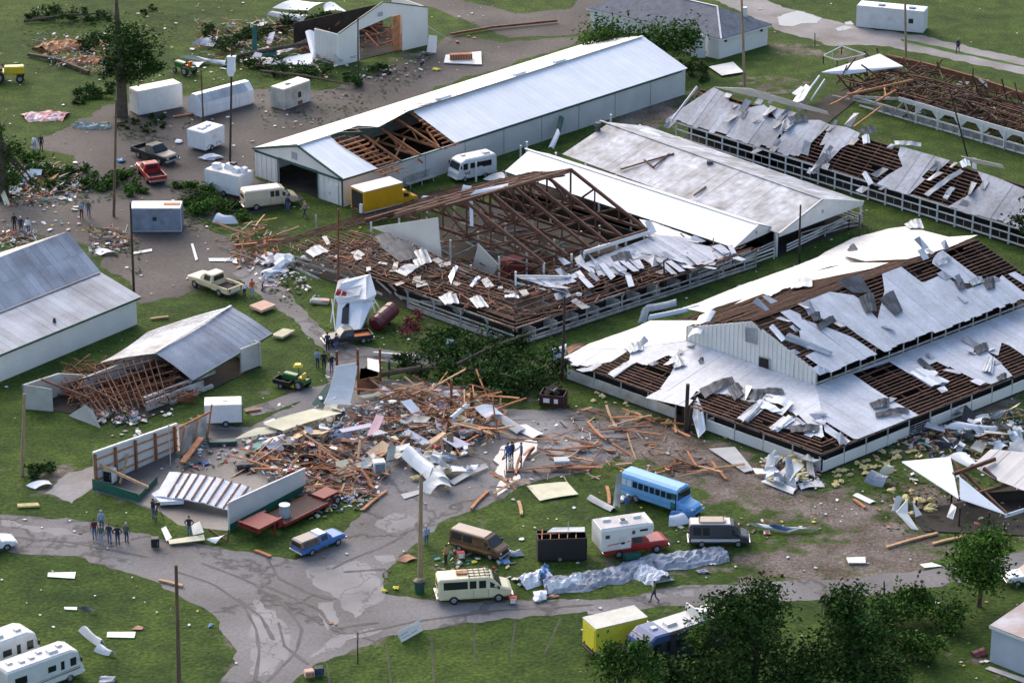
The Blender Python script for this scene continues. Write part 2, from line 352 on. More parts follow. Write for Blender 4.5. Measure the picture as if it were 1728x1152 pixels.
flat('gravel_path', [(70, 832), (110, 800), (158, 786), (160, 820), (120, 850)], .01, 'pale_gravel', .5)
flat('puddle', [(1314, 30), (1328, 24), (1345, 19), (1365, 24), (1388, 32), (1380, 40), (1352, 40), (1338, 45), (1316, 43)], .03, 'puddle_water', .25)
flat('puddle', [(1410, 48), (1425, 44), (1440, 47), (1424, 53), (1413, 53)], .03, 'puddle_water', .2)
flat('puddle', [(1424, 38), (1436, 36), (1442, 42), (1428, 42)], .03, 'puddle_water', .2)
flat('puddle', [(830, 778), (846, 752), (870, 748), (906, 740), (900, 760), (878, 790), (858, 812), (842, 800)], .034, 'puddle_water', .3)
flat('puddle', [(852, 800), (872, 792), (880, 806), (862, 822), (842, 836), (836, 822)], .03, 'puddle_water', .3)
flat('road_patch', [(1090, 1003), (1112, 1000), (1128, 1006), (1108, 1011), (1092, 1010)], .02, 'patch_pale', .2)
flat('road_patch', [(1135, 1000), (1168, 995), (1170, 1004), (1140, 1007)], .02, 'patch_pale', .2)
flat('road_patch', [(990, 1030), (1024, 1026), (1020, 1035), (994, 1036)], .02, 'patch_pale', .2)
for i, q in enumerate([[(514, 962), (560, 952), (600, 945), (640, 955), (648, 985), (640, 1012), (600, 1042), (575, 1030), (560, 1005), (528, 985)],
                       [(640, 880), (665, 866), (690, 868), (712, 880), (700, 890), (660, 897), (644, 890)], [(632, 940), (668, 936), (672, 948), (640, 955)],
                       [(541, 1020), (556, 1016), (572, 1050), (560, 1060), (545, 1050)], [(430, 1010), (470, 1030), (494, 1070), (480, 1110), (440, 1140), (420, 1090)],
                       [(520, 1110), (560, 1070), (600, 1068), (640, 1060), (560, 1100)], [(0, 880), (90, 888), (140, 905), (60, 900)], [(800, 708), (900, 700), (960, 715), (900, 740), (840, 740)], [(920, 745), (1000, 722), (1050, 744), (990, 780), (930, 776)]]):
    flat('road_patch', q, .018+.0005*i, 'patch_pale', .55, seed=i*3)
def strip(name, pts, w, z, m):
    q = [G(*p) for p in pts]; L_ = []; R_ = []
    for i, p in enumerate(q):
        d = q[min(i+1, len(q)-1)]-q[max(i-1, 0)]; n = Vector((-d.y, d.x, 0)).normalized()*w/2*rnd.uniform(.6, 1.3); L_.append(p+n); R_.append(p-n)
    mb = MB()
    for i in range(len(q)-1): mb.face([L_[i]+Vector((0, 0, z)), R_[i]+Vector((0, 0, z)), R_[i+1]+Vector((0, 0, z)), L_[i+1]+Vector((0, 0, z))])
    o = mb.build(name, m); o['kind'] = 'structure'; return o
def arc(pts, k=14):
    out = []
    for i in range(k+1):
        t = i/k*(len(pts)-1); a = int(min(t, len(pts)-2)); f = t-a; out.append((pts[a][0]*(1-f)+pts[a+1][0]*f, pts[a][1]*(1-f)+pts[a+1][1]*f))
    return out
for i, q in enumerate([[(300, 965), (360, 985), (410, 1020), (432, 1060), (438, 1100), (430, 1150)], [(340, 950), (420, 980), (480, 1020), (510, 1060), (500, 1100), (450, 1150)], [(560, 960), (600, 940), (640, 925), (680, 905)],
                       [(440, 985), (500, 1010), (540, 1030), (560, 1060), (640, 1050)], [(450, 940), (470, 975), (520, 1000), (560, 1012)], [(10, 905), (120, 915), (250, 940)], [(520, 1120), (480, 1090), (470, 1050)],
                       [(600, 1070), (700, 1048), (840, 1030), (1000, 1020)], [(580, 965), (650, 960), (652, 975)], [(400, 1010), (440, 1040), (462, 1080)]]):
    strip('tyre_track', arc(q, 18), .28, .024+.0007*i, 'tar_seam')
mat('worn_soil', (.06, .066, .032), .95, .4, 1.5)
for i, q in enumerate([[(652, 1090), (660, 1152)], [(728, 1068), (732, 1152)], [(800, 1045), (800, 1120)], [(870, 1046), (862, 1110)], [(946, 1042), (918, 1105)], [(552, 1118), (556, 1152)]]):
    strip('worn_line', arc(q, 22), .16, .01, 'worn_soil')
# ================================================================ BUILDINGS
V3 = Vector
def part(mb, name, m, root, label=None, smooth=False):
    if name in ('wall', 'torn_sheet') and 1 < len(mb.calls) < 5: mb.marks = mb.calls
    if len(mb.marks) > 1:      # separate patches of sheeting: one part each
        for a, b in zip(mb.marks, mb.marks[1:]+[len(mb.f)]):
            k = MB()
            for f, mi, t in zip(mb.f[a:b], mb.m[a:b], mb.t[a:b]): k.face([mb.v[i] for i in f], mi, t)
            if k.f: k.build(name, m, root).update_tag() if not label else tag(k.build(name, m, root), label)
        return
    o = mb.build(name, m, root, smooth=smooth)
    if label: o['label'] = label
    if name in ('broken_battens', 'torn_sheeting', 'fallen_timbers', 'broken_rails', 'broken_rafters', 'pen_rails'): o['kind'] = 'stuff'
    return o
def root_at(name, label, cat, group=None): return thing(name, label, cat, (0, 0, 0), group=group)
def floor_part(root, pts, m='shaded_earth', z=.05):
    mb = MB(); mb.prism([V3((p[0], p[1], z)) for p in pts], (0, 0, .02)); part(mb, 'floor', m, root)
# ---- long white barn with a hole in its roof
def white_barn():
    r = root_at('barn', 'long white metal barn with green trim and a hole in its roof', 'barn')
    h = 2.95; fl, fr, br, bl = G(426, 252, h), G(578, 304, h), G(1160, 117, h), G(1010, 68, h)
    m0, m1 = (fl+fr)/2, (bl+br)/2; r0, r1 = m0.copy(), m1.copy(); r0.z = ZT(m0, 247); r1.z = ZT(m1, 63)
    PR = Plane(fr, br, r0); PL = Plane(fl, bl, r0)
    mb = MB()
    hole = [(557, 232), (584, 257), (637, 286), (650, 292), (767, 243)]
    PR.sheets(mb, [[(504, 247), (557, 232), (584, 257), (637, 286), (578, 304)], [(697, 190), (1085, 63), (1160, 117), (767, 243)]], off=.10, lo=.96, hi=1.03, lap=.008)
    part(mb, 'roof', 'white_metal', r)
    mb = MB()
    PL.sheets(mb, [[(504, 247), (560, 229), (604, 214), (640, 216), (690, 189), (1085, 63), (1010, 68), (426, 252)]], off=.10, lo=.96, hi=1.03, lap=.008)
    part(mb, 'roof', 'cream_lit_metal', r)
    mb = MB(); mb.beam(r0+V3((0, 0, .17)), PR.pt(*PR.px(557, 232), .2), .3, .05); mb.beam(PR.pt(*PR.px(697, 190), .2), r1+V3((0, 0, .17)), .3, .05); part(mb, 'ridge_cap', 'grey_wall', r)
    mb = MB(); q = [(655, 207), (690, 188), (697, 190), (632, 222)]; 
    P0 = [PR.pt(*PR.px(*p), .14) for p in [(557, 232), (572, 227), (617, 226), (632, 222), (657, 207), (684, 190), (697, 190)]]
    for a, b in zip(P0[:-1], P0[1:]): mb.beam(a, b, .12, .3)
    part(mb, 'ridge_cap', 'green_trim', r)
    # purlins left along the hole edges, trusses in the hole
    mb = MB(); PR.lattice(mb, [(545, 238), (600, 226), (690, 290), (640, 296)], dw=.75, du=1.6, pw=.12, ph=.14, miss=.1); PR.lattice(mb, [(690, 188), (700, 188), (775, 242), (752, 250)], dw=.75, du=1.4, pw=.1, ph=.14)
    part(mb, 'purlins', 'lumber', r)
    u = (br-fr).normalized()
    for k, xx in enumerate((4.4, 8.2, 11.0, 13.9, 16.6)):
        mb = MB(); a = fr+u*xx; b = fl+u*xx; c = (a+b)/2+V3((0, 0, r0.z-h)); tl = V3((0, 0, -rnd.random()*.3))
        A, B, Cc = a+V3((0, 0, -.05)), b+V3((0, 0, -.05)), c+V3((0, 0, -.1))+tl
        mb.beam(A, Cc, .12, .22); mb.beam(B, Cc, .12, .22); mb.beam(A, B, .12, .22)
        for f0, f1 in ((.3, .25), (.3, .5), (.65, .5), (.65, .9)):
            mb.beam(A.lerp(Cc, f0), A.lerp(B, f1*.5), .09, .14)
        part(mb, 'truss', 'lumber', r)
    mb = MB()
    for a, b in (((657, 226), (715, 268)), ((684, 230), (660, 275)), ((600, 236), (640, 270)), ((705, 258), (668, 245)), ((640, 230), (612, 262)), ((720, 215), (742, 240))):
        mb.beam(PR.pt(*PR.px(*a), -.25), PR.pt(*PR.px(*b), -.5), .14, .2, 0, rnd.uniform(.7, 1.3))
    part(mb, 'broken_rafters', 'lumber', r)
    # walls
    ins = .18; d = (fl-fr).normalized()
    FRb, BRb, FLb, BLb = fr+u*ins+d*ins, br-u*ins+d*ins, fl+u*ins-d*ins, bl-u*ins-d*ins
    mb = MB(); mb.wall(FRb, BRb, 0, h-.02, .12); 
    for k in range(1, 9):
        p = FRb.lerp(BRb, k/9); mb.beam(V3((p.x, p.y, .1))-d*.08, V3((p.x, p.y, h-.1))-d*.08, .07, .05, 0, .55)
    part(mb, 'wall', 'grey_wall', r)
    mb = MB(); mb.wall(FLb, BLb, 0, h-.02, .12); mb.wall(BRb, BLb, 0, h-.02, .12); mb.prism([BRb+V3((0, 0, .0)), BLb, r1-u*.2-V3((0, 0, .08))], u*.1); part(mb, 'wall', 'grey_wall', r)
    mb = MB(); E = lambda f, z: V3((FLb.lerp(FRb, f).x, FLb.lerp(FRb, f).y, z))
    op0, op1, ot = .27, .72, 2.75
    mb.prism([E(0, 0), E(op0, 0), E(op0, h), E(0, h)], u*.1); mb.prism([E(op1, 0), E(1, 0), E(1, h), E(op1, h)], u*.1)
    mb.prism([E(0, h), E(1, h), E(.5, r0.z-.1)], u*.1)
    for k in range(18): mb.beam(E(.02+k*.055, .1 if not .25 < .02+k*.055 < .73 else ot+.3)-u*.02, E(.02+k*.055, h)-u*.02, .03, .03, 0, .8)
    part(mb, 'wall', 'white_wall', r)
    mb = MB(); mb.beam(E(0, h-.12)-u*.1, E(1, h-.12)-u*.1, .1, .18); mb.beam(fl+V3((0, 0, .08)), r0+V3((0, 0, .12)), .12, .2); mb.beam(fr+V3((0, 0, .08)), r0+V3((0, 0, .12)), .12, .2)
    mb.beam(E(1, 0)-u*.1, E(1, h)-u*.1, .14, .14); mb.beam(E(op0, 0)-u*.08, E(op0, h-.2)-u*.08, .1, .1); mb.beam(E(op1, 0)-u*.08, E(op1, h-.2)-u*.08, .1, .1); part(mb, 'trim', 'green_trim', r)
    mb = MB(); mb.prism([E(.84, .05), E(.95, .05), E(.95, 2.1), E(.84, 2.1)], -u*.08); dr = part(mb, 'door', 'white_paint', r); mb = MB(); mb.box(E(.86, 1.05)-u*.13, (.08, .08, .12)); mb.build('handle', 'chrome', dr)
    mb = MB(); mb.prism([E(.43, 3.35), E(.49, 3.35), E(.49, 4.1), E(.43, 4.1)], -u*.06); part(mb, 'vent', 'old_metal', r)
    for f, w in ((.62, 1.6), (.74, 1.6), (.40, 2.)):
        mb = MB(); p = r0.lerp(r1, f); mb.box(p+V3((0, 0, .3)), (w, .5, .3), rot=Matrix.Rotation(ang(r0, r1), 3, 'Z')); part(mb, 'roof_vent', 'white_metal', r)
    mb = MB()
    for f in (0.33, .345, .37): p = r0.lerp(r1, f); mb.prism([p+V3((-.8, -.3, .3)), p+V3((.7, -.1, .5)), p+V3((.9, .4, .35)), p+V3((-.5, .3, .25))], (0, 0, .03))
    part(mb, 'bent_ridge_metal', 'torn_metal', r)
    mb = MB(); mb.beam(br-u*1+V3((0, 0, -.06)), fr+u*.1+V3((0, 0, -.06)), .12, .1); part(mb, 'gutter', 'green_trim', r)
    floor_part(r, [FRb, BRb, BLb, FLb])
    return PR
PA = white_barn()
# ---- the two livestock arenas: low skirt roof all round a raised nave
class Arena: pass
def arena(e1, e0, e2, ze, zt, nave, zn, za, extent):
    a = Arena(); E1, E0, E2 = G(*e1, ze), G(*e0, ze), G(*e2, ze); a.u = (E2-E1).normalized(); v = (E0-E1); v = (v-a.u*v.dot(a.u)*.55).normalized() if False else v.normalized(); a.v = v; a.E1 = E1
    a.at = lambda uu, vv, z: V3((E1.x+a.u.x*uu+v.x*vv, E1.y+a.u.y*uu+v.y*vv, z))
    u0, u1, v0, v1 = nave; LU, LV = extent
    a.R0, a.R1, a.L0, a.L1 = a.at(u0, v0, zt), a.at(u1, v0, zt), a.at(u0, v1, zt), a.at(u1, v1, zt)
    a.nR0, a.nR1, a.nL0, a.nL1 = [a.at(x, y, zn) for x, y in ((u0, v0), (u1, v0), (u0, v1), (u1, v1))]
    a.A0, a.A1 = a.at(u0, (v0+v1)/2, za), a.at(u1, (v0+v1)/2, za)
    a.c0, a.c1, a.c2, a.c3 = a.at(0, 0, ze), a.at(LU, 0, ze), a.at(LU, LV, ze), a.at(0, LV, ze)
    a.front = Plane(a.c0, a.c3, a.R0); a.right = Plane(a.c0, a.c1, a.R0); a.left = Plane(a.c3, a.c2, a.L0); a.back = Plane(a.c1, a.c2, a.R1)
    a.nr = Plane(a.nR0, a.nR1, a.A0); a.nl = Plane(a.nL0, a.nL1, a.A0)
    return a
def uvpoly(pl, pts): return [pl.uv(p) for p in pts]
def frame_all(a, root, which, m='timber_brown', dw=.42, miss=.06, jit=.035):
    for nm, pl, q in (('front', a.front, [a.c0, a.c3, a.L0, a.R0]), ('right', a.right, [a.c0, a.c1, a.R1, a.R0]), ('left', a.left, [a.c3, a.c2, a.L1, a.L0]), ('back', a.back, [a.c1, a.c2, a.L1, a.R1]), ('nr', a.nr, [a.nR0, a.nR1, a.A1, a.A0]), ('nl', a.nl, [a.nL0, a.nL1, a.A1, a.A0])):
        if nm in which: mb = MB(); pl.lattice(mb, uvpoly(pl, q), dw=dw, du=2.2, m=0, px=False, pw=.11, ph=.09, miss=miss, jit=jit); part(mb, 'purlins', m, root)
def white_arena():
    r = root_at('livestock_arena', 'big white roofed livestock arena with a raised centre nave and peeled roof sheets', 'barn')
    a = arena((1388, 767), (951, 608), (1728, 630), 1.78, 3.1, (8.4, 38.2, 8.1, 22.7), 4.5, 7.2, (46, 29.1)); u, v = a.u, a.v
    frame_all(a, r, ('front', 'right', 'left', 'back', 'nr', 'nl'))
    w = 'arena_metal'
    mb = MB()   # skirt roof towards the bus
    a.front.sheets(mb, [[(951, 606), (985, 591), (1066, 590), (1032, 612), (990, 621), (966, 616)], [(1066, 590), (1159, 577), (1377, 652), (1388, 700), (1388, 745), (1330, 688), (1312, 672), (1280, 690), (1265, 672), (1232, 668), (1175, 662), (1165, 676), (1112, 662), (1128, 638), (1142, 612), (1125, 602), (1092, 618), (1076, 612), (1040, 634), (1028, 630), (1062, 610)],
                         [(1300, 722), (1322, 704), (1388, 728), (1388, 744), (1340, 728)]], off=.1, lap=.02, ragged=.25, flaps=.22)
    a.front.sheets(mb, [[(1026, 634), (1046, 624), (1062, 612), (1070, 616), (1036, 640)], [(1088, 674), (1115, 660), (1170, 678), (1160, 690)], [(1244, 708), (1290, 672), (1300, 684), (1262, 716)]], off=.16, lap=.05)
    part(mb, 'roof', w, r)
    mb = MB()   # right skirt roof
    a.right.sheets(mb, [[(1377, 652), (1437, 632), (1470, 655), (1510, 680), (1512, 684), (1545, 704), (1448, 742), (1440, 742), (1388, 710)], [(1388, 714), (1400, 722), (1435, 746), (1426, 752), (1392, 730)], [(1377, 652), (1505, 604), (1742, 514), (1742, 600), (1690, 580), (1684, 602), (1650, 590), (1600, 622), (1580, 612), (1545, 628), (1540, 636), (1500, 612), (1437, 633)],
                         [(1588, 612), (1660, 592), (1684, 610), (1708, 636), (1672, 650), (1640, 640), (1612, 626)], [(1534, 632), (1552, 626), (1600, 648), (1590, 652), (1572, 650), (1570, 655)], [(1690, 576), (1742, 558), (1742, 612)], [(1506, 682), (1512, 681), (1550, 702), (1540, 706)]], off=.1, lap=.02, flaps=.12)
    part(mb, 'roof', w, r)
    mb = MB()   # left skirt roof, sky light painted in as a cream tone
    a.left.sheets(mb, [[(951, 606), (995, 582), (1070, 556), (1098, 543), (1180, 543), (1170, 560), (1159, 577), (1066, 590), (985, 591)], [(1152, 522), (1182, 512), (1250, 484), (1340, 452), (1380, 436), (1392, 428), (1440, 404), (1500, 388), (1530, 384), (1600, 402), (1520, 440), (1400, 452), (1330, 474), (1250, 508), (1210, 520), (1190, 530)]], off=.1, lap=.03)
    part(mb, 'roof', 'cream_lit_metal', r)
    mb = MB()   # nave, far slope
    a.nl.sheets(mb, [[(1651, 399), (1600, 421), (1532, 440), (1460, 443), (1425, 434), (1440, 420), (1500, 404), (1580, 404)], [(1400, 470), (1350, 480), (1330, 488), (1300, 494), (1240, 516), (1270, 498), (1340, 468), (1440, 446), (1500, 446), (1470, 456)]], off=.12, lap=.03)
    part(mb, 'roof', 'cream_lit_metal', r)
    mb = MB()   # nave, near slope
    a.nr.sheets(mb, [[(1316, 528), (1332, 524), (1350, 532), (1352, 540), (1398, 555), (1440, 572), (1478, 598), (1400, 628), (1396, 628), (1358, 602), (1380, 592), (1350, 574), (1348, 560), (1352, 558)], [(1354, 512), (1400, 494), (1440, 500), (1452, 508), (1480, 540), (1492, 492), (1488, 464), (1520, 452), (1554, 478), (1560, 478), (1590, 464), (1604, 474), (1614, 482), (1632, 490), (1660, 480), (1680, 478), (1690, 466), (1726, 494), (1742, 500), (1490, 594), (1446, 566), (1420, 546), (1405, 540), (1398, 544), (1370, 532), (1356, 522)],
                      [(1582, 428), (1590, 424), (1650, 470), (1636, 482), (1618, 478), (1572, 446), (1574, 438)], [(1700, 464), (1712, 460), (1742, 478), (1742, 490)]], off=.1, lap=.02, ragged=.2, flaps=.18)
    part(mb, 'roof', w, r)
    # gable wall of the nave
    mb = MB(); mb.prism([a.L0-V3((0, 0, .3)), a.R0-V3((0, 0, .3)), a.nR0, a.A0-V3((0, 0, .12)), a.nL0], u*.12)
    for k in range(1, 30):
        f = k/30; p = a.L0.lerp(a.R0, f); zt = a.nL0.z+(a.A0.z-a.nL0.z)*(1-abs(2*f-1)); mb.beam(p-u*.02, V3((p.x, p.y, zt-.2))-u*.02, .04, .03, 0, .85)
    part(mb, 'gable_wall', 'white_wall', r)
    for x0, x1, y0, y1, m in ((1259, 1277, 551, 578, 'old_metal'), (1281, 1299, 601, 624, 'void_shade')):
        mb = MB(); pl = Plane(a.R0, a.L0, a.nL0); q = [onplane(x, y, a.R0-u*.04, (a.R0-a.L0).cross(V3((0, 0, 1))).normalized()) for x, y in ((x0, y0), (x1, y0+4), (x1, y1+2), (x0, y1-3))]; mb.prism(q, -u*.05)
        o = part(mb, 'window', m, r)
        mb = MB(); c = sum(q, V3())/4
        for i in range(4): mb.beam(q[i]-u*.05, q[(i+1) % 4]-u*.05, .08, .08)
        mb.build('frame', 'worn_paint', o)
    # nave clerestory: posts before a panel coloured dark as shade
    mb = MB(); mb.beam(a.nR0-v*-.1, a.nR1+v*.1, .14, .16); mb.beam(a.R0+v*.05+V3((0, 0, .25)), a.R1+v*.05+V3((0, 0, .25)), .14, .12); part(mb, 'eave_beam', 'worn_paint', r)
    for k in range(17):
        mb = MB(); p = a.R0.lerp(a.R1, k/16); mb.beam(V3((p.x, p.y, a.R0.z)), V3((p.x, p.y, a.nR0.z)), .12, .12); part(mb, 'post', 'worn_paint', r)
    mb = MB(); mb.wall(a.R0+v*2.5, a.R1+v*2.5, 0, a.nR0.z, .1); mb.wall(a.L0, a.L1, 2.6, a.nL0.z, .1); mb.wall(a.R1, a.L1, 2.6, a.nL1.z, .1); mb.prism([a.nR1, a.A1, a.nL1], -u*.1); part(mb, 'shade_backing', 'void_shade', r)
    # outer walls: white lower boards, open strip above, backed by panels coloured dark as shade
    h = 1.05
    def side(p, q, openings, m='white_wall'):
        d = (q-p); n = int(d.length/2.6); mb = MB(); posts = []
        for k in range(n):
            if k in openings: continue
            s, e = p.lerp(q, k/n), p.lerp(q, (k+1)/n); mb.wall(s, e, 0, h*rnd.uniform(.97, 1.0), .08, 0, rnd.uniform(.95, 1.03))
        part(mb, 'wall', m, r)
        for k in range(n+1):
            mb = MB(); s = p.lerp(q, k/n); mb.beam(V3((s.x, s.y, 0)), V3((s.x, s.y, 1.72)), .12, .12); part(mb, 'post', 'worn_paint', r)
        mb = MB(); mb.beam(V3((p.x, p.y, 1.70)), V3((q.x, q.y, 1.70)), .1, .14, 0, .8); part(mb, 'eave_beam', 'worn_paint', r)
        i = Vector((0, 0, 1)).cross(d).normalized()*(1 if Vector((0, 0, 1)).cross(d).dot(a.at(20, 14, 0)-p) > 0 else -1)
        mb = MB(); mb.wall(p+i*.9, q+i*.9, 0, 1.6, .05); part(mb, 'shade_backing', 'void_shade', r)
    side(a.c0+v*.2+u*.2, a.c1+v*.2, (4, 13)); side(a.at(.2, .2, 0), a.at(.2, 12.7, 0), ()); side(a.at(.2, 16.2, 0), a.at(.2, 28.8, 0), (), 'stained_wall')
    p, q = a.at(.2, 12.7, 0), a.at(2.4, 12.7, 0); mb = MB(); mb.wall(p, q, 0, 1.0, .1); part(mb, 'wall', 'stained_wall', r)
    # gate in the right hand side
    d = (a.c1-a.c0).length; n = int((a.c1+v*.2-(a.c0+v*.2+u*.2)).length/2.6); s, e = a.c0.lerp(a.c1, 4/n+.004)+v*.2, a.c0.lerp(a.c1, 5/n-.002)+v*.2
    mb = MB()
    for z in (.12, .32, .52, .72, .95): mb.beam(V3((s.x, s.y, z)), V3((e.x, e.y, z)), .04, .05)
    for f in (0, .33, .66, 1): p = s.lerp(e, f); mb.beam(V3((p.x, p.y, .1)), V3((p.x, p.y, 1.)), .05, .05)
    part(mb, 'gate', 'old_metal', r)
    # corner post broken open near the middle of the front
    mb = MB(); p = G(1157, 728); mb.beam(p, p+V3((.1, 0, 4.4)), .34, .3); mb.beam(p+V3((.3, .2, 0)), p+V3((.5, .2, 2.2)), .3, .25); part(mb, 'broken_post', 'timber_dark', r)
    mb = MB(); pl = [G(1165, 690, 1.2), G(1176, 668, 2.2), G(1186, 690, 1.6), G(1190, 724, .6), G(1178, 736, .4)]; mb.prism([x+V3((0, -.3, 0)) for x in pl], (.05, .12, 0)); part(mb, 'torn_sheet', 'white_metal', r)
    floor_part(r, [a.c0, a.c1, a.c2, a.c3])
    return a
AL = white_arena()
def ruined_arena():
    r = root_at('ruined_arena', 'ruined brown livestock arena stripped to its trusses and purlins', 'barn')
    a = arena((869, 555), (478, 415), (1254, 429), 1.92, 3.1, (6.6, 23.5, 7.0, 26.9), 3.95, 7.7, (31.5, 31)); u, v = a.u, a.v
    frame_all(a, r, ('front', 'right'), dw=.44, miss=.14, jit=.11)
    for pl, n, U in ((a.front, 170, (a.c0, a.c3)), (a.right, 60, (a.c0, a.c1))):
        mb = MB(); mc = MB()
        for i in range(n):
            p = U[0].lerp(U[1], rnd.uniform(.08, .9)); q = pl.pt(*pl.uv(p), .12)+pl.w*rnd.uniform(.3, 5.6); d = (pl.u*rnd.gauss(0, 1)+pl.w*rnd.gauss(0, .7)).normalized()*rnd.uniform(.2, 1.)
            if i % 8: mb.beam(q-d, q+d, .09, .09, 0, rnd.uniform(.4, 1.8), up=pl.n)
            else: s = pl.n.cross(d).normalized()*rnd.uniform(.15, .5); mc.prism([q-d-s, q+d-s*.7, q+d*.8+s, q-d*.9+s], pl.n*.04, 0, rnd.uniform(.2, .8))
        part(mb, 'broken_battens', 'timber_red', r); part(mc, 'torn_sheeting', 'torn_metal', r)
    mb = MB(); a.left.lattice(mb, [a.left.px(*p) for p in ((400, 425), (478, 412), (640, 372), (800, 318), (760, 305), (690, 332), (560, 378))], dw=.8, px=False); part(mb, 'purlins', 'timber_brown', r)
    mb = MB(); a.nl.lattice(mb, a.nl and [a.nl.px(*p) for p in ((655, 372), (742, 348), (968, 291), (900, 290), (800, 312), (700, 345))], dw=.8, px=False); part(mb, 'purlins', 'timber_brown', r)
    # what is left of the sheeting
    mb = MB(); a.right.sheets(mb, [[(972, 452), (1090, 405), (1100, 398), (1178, 405), (1172, 412), (1140, 440), (1110, 432), (1085, 438), (1060, 446), (1050, 466), (1030, 462), (1012, 470), (1000, 452)], [(1095, 402), (1100, 396), (1240, 428), (1232, 436), (1212, 440), (1200, 450), (1176, 446), (1160, 450), (1140, 436), (1110, 446), (1085, 432)],
                                  [(870, 470), (960, 468), (978, 458), (984, 470), (950, 482), (940, 486), (952, 494)]], off=.12, lap=.05, strip=.6, lo=.7, hi=1.05, ragged=.3, flaps=.4)
    mb2 = MB(); a.back.sheets(mb2, [[(1078, 372), (1100, 376), (1185, 408), (1178, 412), (1108, 400), (1092, 388)]], off=.1); part(mb2, 'roof', 'cream_lit_metal', r)
    for q in ([(970, 447), (1000, 458), (1004, 466), (994, 464)], [(1010, 452), (1018, 448), (1038, 472), (1030, 478)], [(1054, 470), (1064, 470), (1070, 488), (1060, 490)], [(1044, 446), (1056, 444), (1078, 462), (1068, 464)], [(1058, 440), (1072, 448), (1086, 458), (1076, 458)], [(1112, 450), (1120, 448), (1142, 468), (1132, 468)], [(1122, 446), (1132, 444), (1156, 462), (1146, 464)], [(1156, 434), (1164, 432), (1184, 450), (1176, 452)], [(975, 474), (984, 472), (1002, 490), (992, 492)], [(1030, 450), (1042, 446), (1052, 462), (1044, 464)], [(1200, 420), (1216, 416), (1232, 430), (1220, 434)], [(1226, 418), (1236, 420), (1242, 432), (1234, 434)]):
        a.right.sheets(mb, [q], off=.28, lap=.12, strip=2., lo=.8, hi=1.05)
    part(mb, 'roof', 'arena_metal', r)
    # gable wall left half and the fallen corner of it
    mb = MB(); pl = a.R0-V3((0, 0, .3)); q = [onplane(x, y, a.R0, u) for x, y in ((626, 384), (738, 367), (744, 434), (690, 408))]; mb.prism(q, u*.1); part(mb, 'gable_wall', 'white_wall', r)
    mb = MB(); q = [onplane(x, y, a.R0+u*1.5, (u*.8+V3((0, 0, .35))).normalized()) for x, y in ((807, 412), (840, 446), (832, 466), (796, 452))]; mb.prism(q, u*.1); part(mb, 'gable_wall', 'white_wall', r, 'fallen corner of the white gable wall')
    mb = MB(); P = [onplane(x, y, a.R0-u*.2, u) for x, y in ((708, 418), (722, 430), (744, 444), (760, 447), (775, 454), (800, 466))]
    mb.tube(P, .14, 6); part(mb, 'bent_trim', 'green_trim', r)
    mb = MB(); mb.tube([p+V3((0, 0, .12))-u*.1 for p in P], .1, 6); part(mb, 'bent_trim', 'worn_paint', r)
    # trusses with webs
    for k, uu in enumerate((3.6, 6.6, 9.5, 11.7, 13.8, 16.9)):
        mb = MB(); R_, L_, Ap = a.nR0+u*uu, a.nL0+u*uu, a.A0+u*uu
        if k == 0: Ap = Ap+V3((0, 0, -.25))
        mb.beam(R_, Ap, .22, .3); mb.beam(L_, Ap, .22, .3); mb.beam(R_, L_, .2, .28, 0, .8)
        mid = (R_+L_)/2; mb.beam(Ap, mid, .16, .2)
        for s in (R_, L_):
            q1, q2 = s.lerp(Ap, .36), s.lerp(Ap, .68); b1, b2 = s.lerp(mid, .36), s.lerp(mid, .68)
            mb.beam(q1, b1, .14, .16); mb.beam(q2, b2, .14, .16); mb.beam(q2, mid, .16, .18); mb.beam(q1, b2, .14, .16); mb.beam(q1*.6+s*.4, b1, .1, .12)
        part(mb, 'truss', 'timber_brown', r)
    mb = MB(); mb.beam(a.A0+u*1., a.A1, .26, .3)
    for f in (.3, .6): mb.beam(a.nL0.lerp(a.A0, f)+u*1, a.nL1.lerp(a.A1, f), .2, .2)
    mb.beam(a.nR0+u*12, a.nR1, .22, .25); mb.beam(a.nL0, a.nL1, .2, .3); mb.beam((a.nR0+a.nL0)/2+u*3, (a.nR1+a.nL1)/2, .16, .18); mb.beam((a.nR0*.7+a.nL0*.3)+u*3, (a.nR1*.7+a.nL1*.3), .16, .18); part(mb, 'ridge_beam', 'timber_brown', r)
    # clerestory header with posts, inner posts, stalls
    H0, H1 = a.at(15.2, 6.8, 3.75), a.at(23.6, 6.8, 3.75)
    mb = MB(); mb.beam(H0, H1, .2, .34); part(mb, 'header', 'white_paint', r)
    for f in (0, .5, 1): mb = MB(); p = H0.lerp(H1, f); mb.beam(p-V3((0, 0, 1.)), p, .2, .2); part(mb, 'post', 'white_paint', r)
    mb = MB(); q = [G(870, 466, 3.5), G(962, 467, 3.0)]; mb.beam(q[0], q[1], .16, .2); mb.beam(q[0], G(870, 482, 2.8), .16, .16); mb.beam(G(872, 478, 2.9), G(930, 492, 2.5), .14, .16); part(mb, 'fallen_header', 'white_paint', r)
    for uu in (7, 10.5, 14, 17.5, 21, 23.4):
        for vv in (7.2, 13, 19.5, 26.5):
            mb = MB(); mb.beam(a.at(uu, vv, 0), a.at(uu, vv, 3.8 if vv in (7.2, 26.5) else 2.9), .2, .2); part(mb, 'post', 'white_paint', r)
    mb = MB()
    for i in range(60):
        p = a.at(rnd.uniform(6.8, 23), rnd.uniform(8, 26), rnd.uniform(.3, 1.6)); d = rnd.choice((u, v))*rnd.uniform(1, 2.2); d = d+V3((0, 0, rnd.uniform(-.3, .3))); mb.beam(p-d, p+d, .08, .16, 0, rnd.uniform(.5, 1.1))
    part(mb, 'pen_rails', 'worn_paint', r)
    mb = MB()
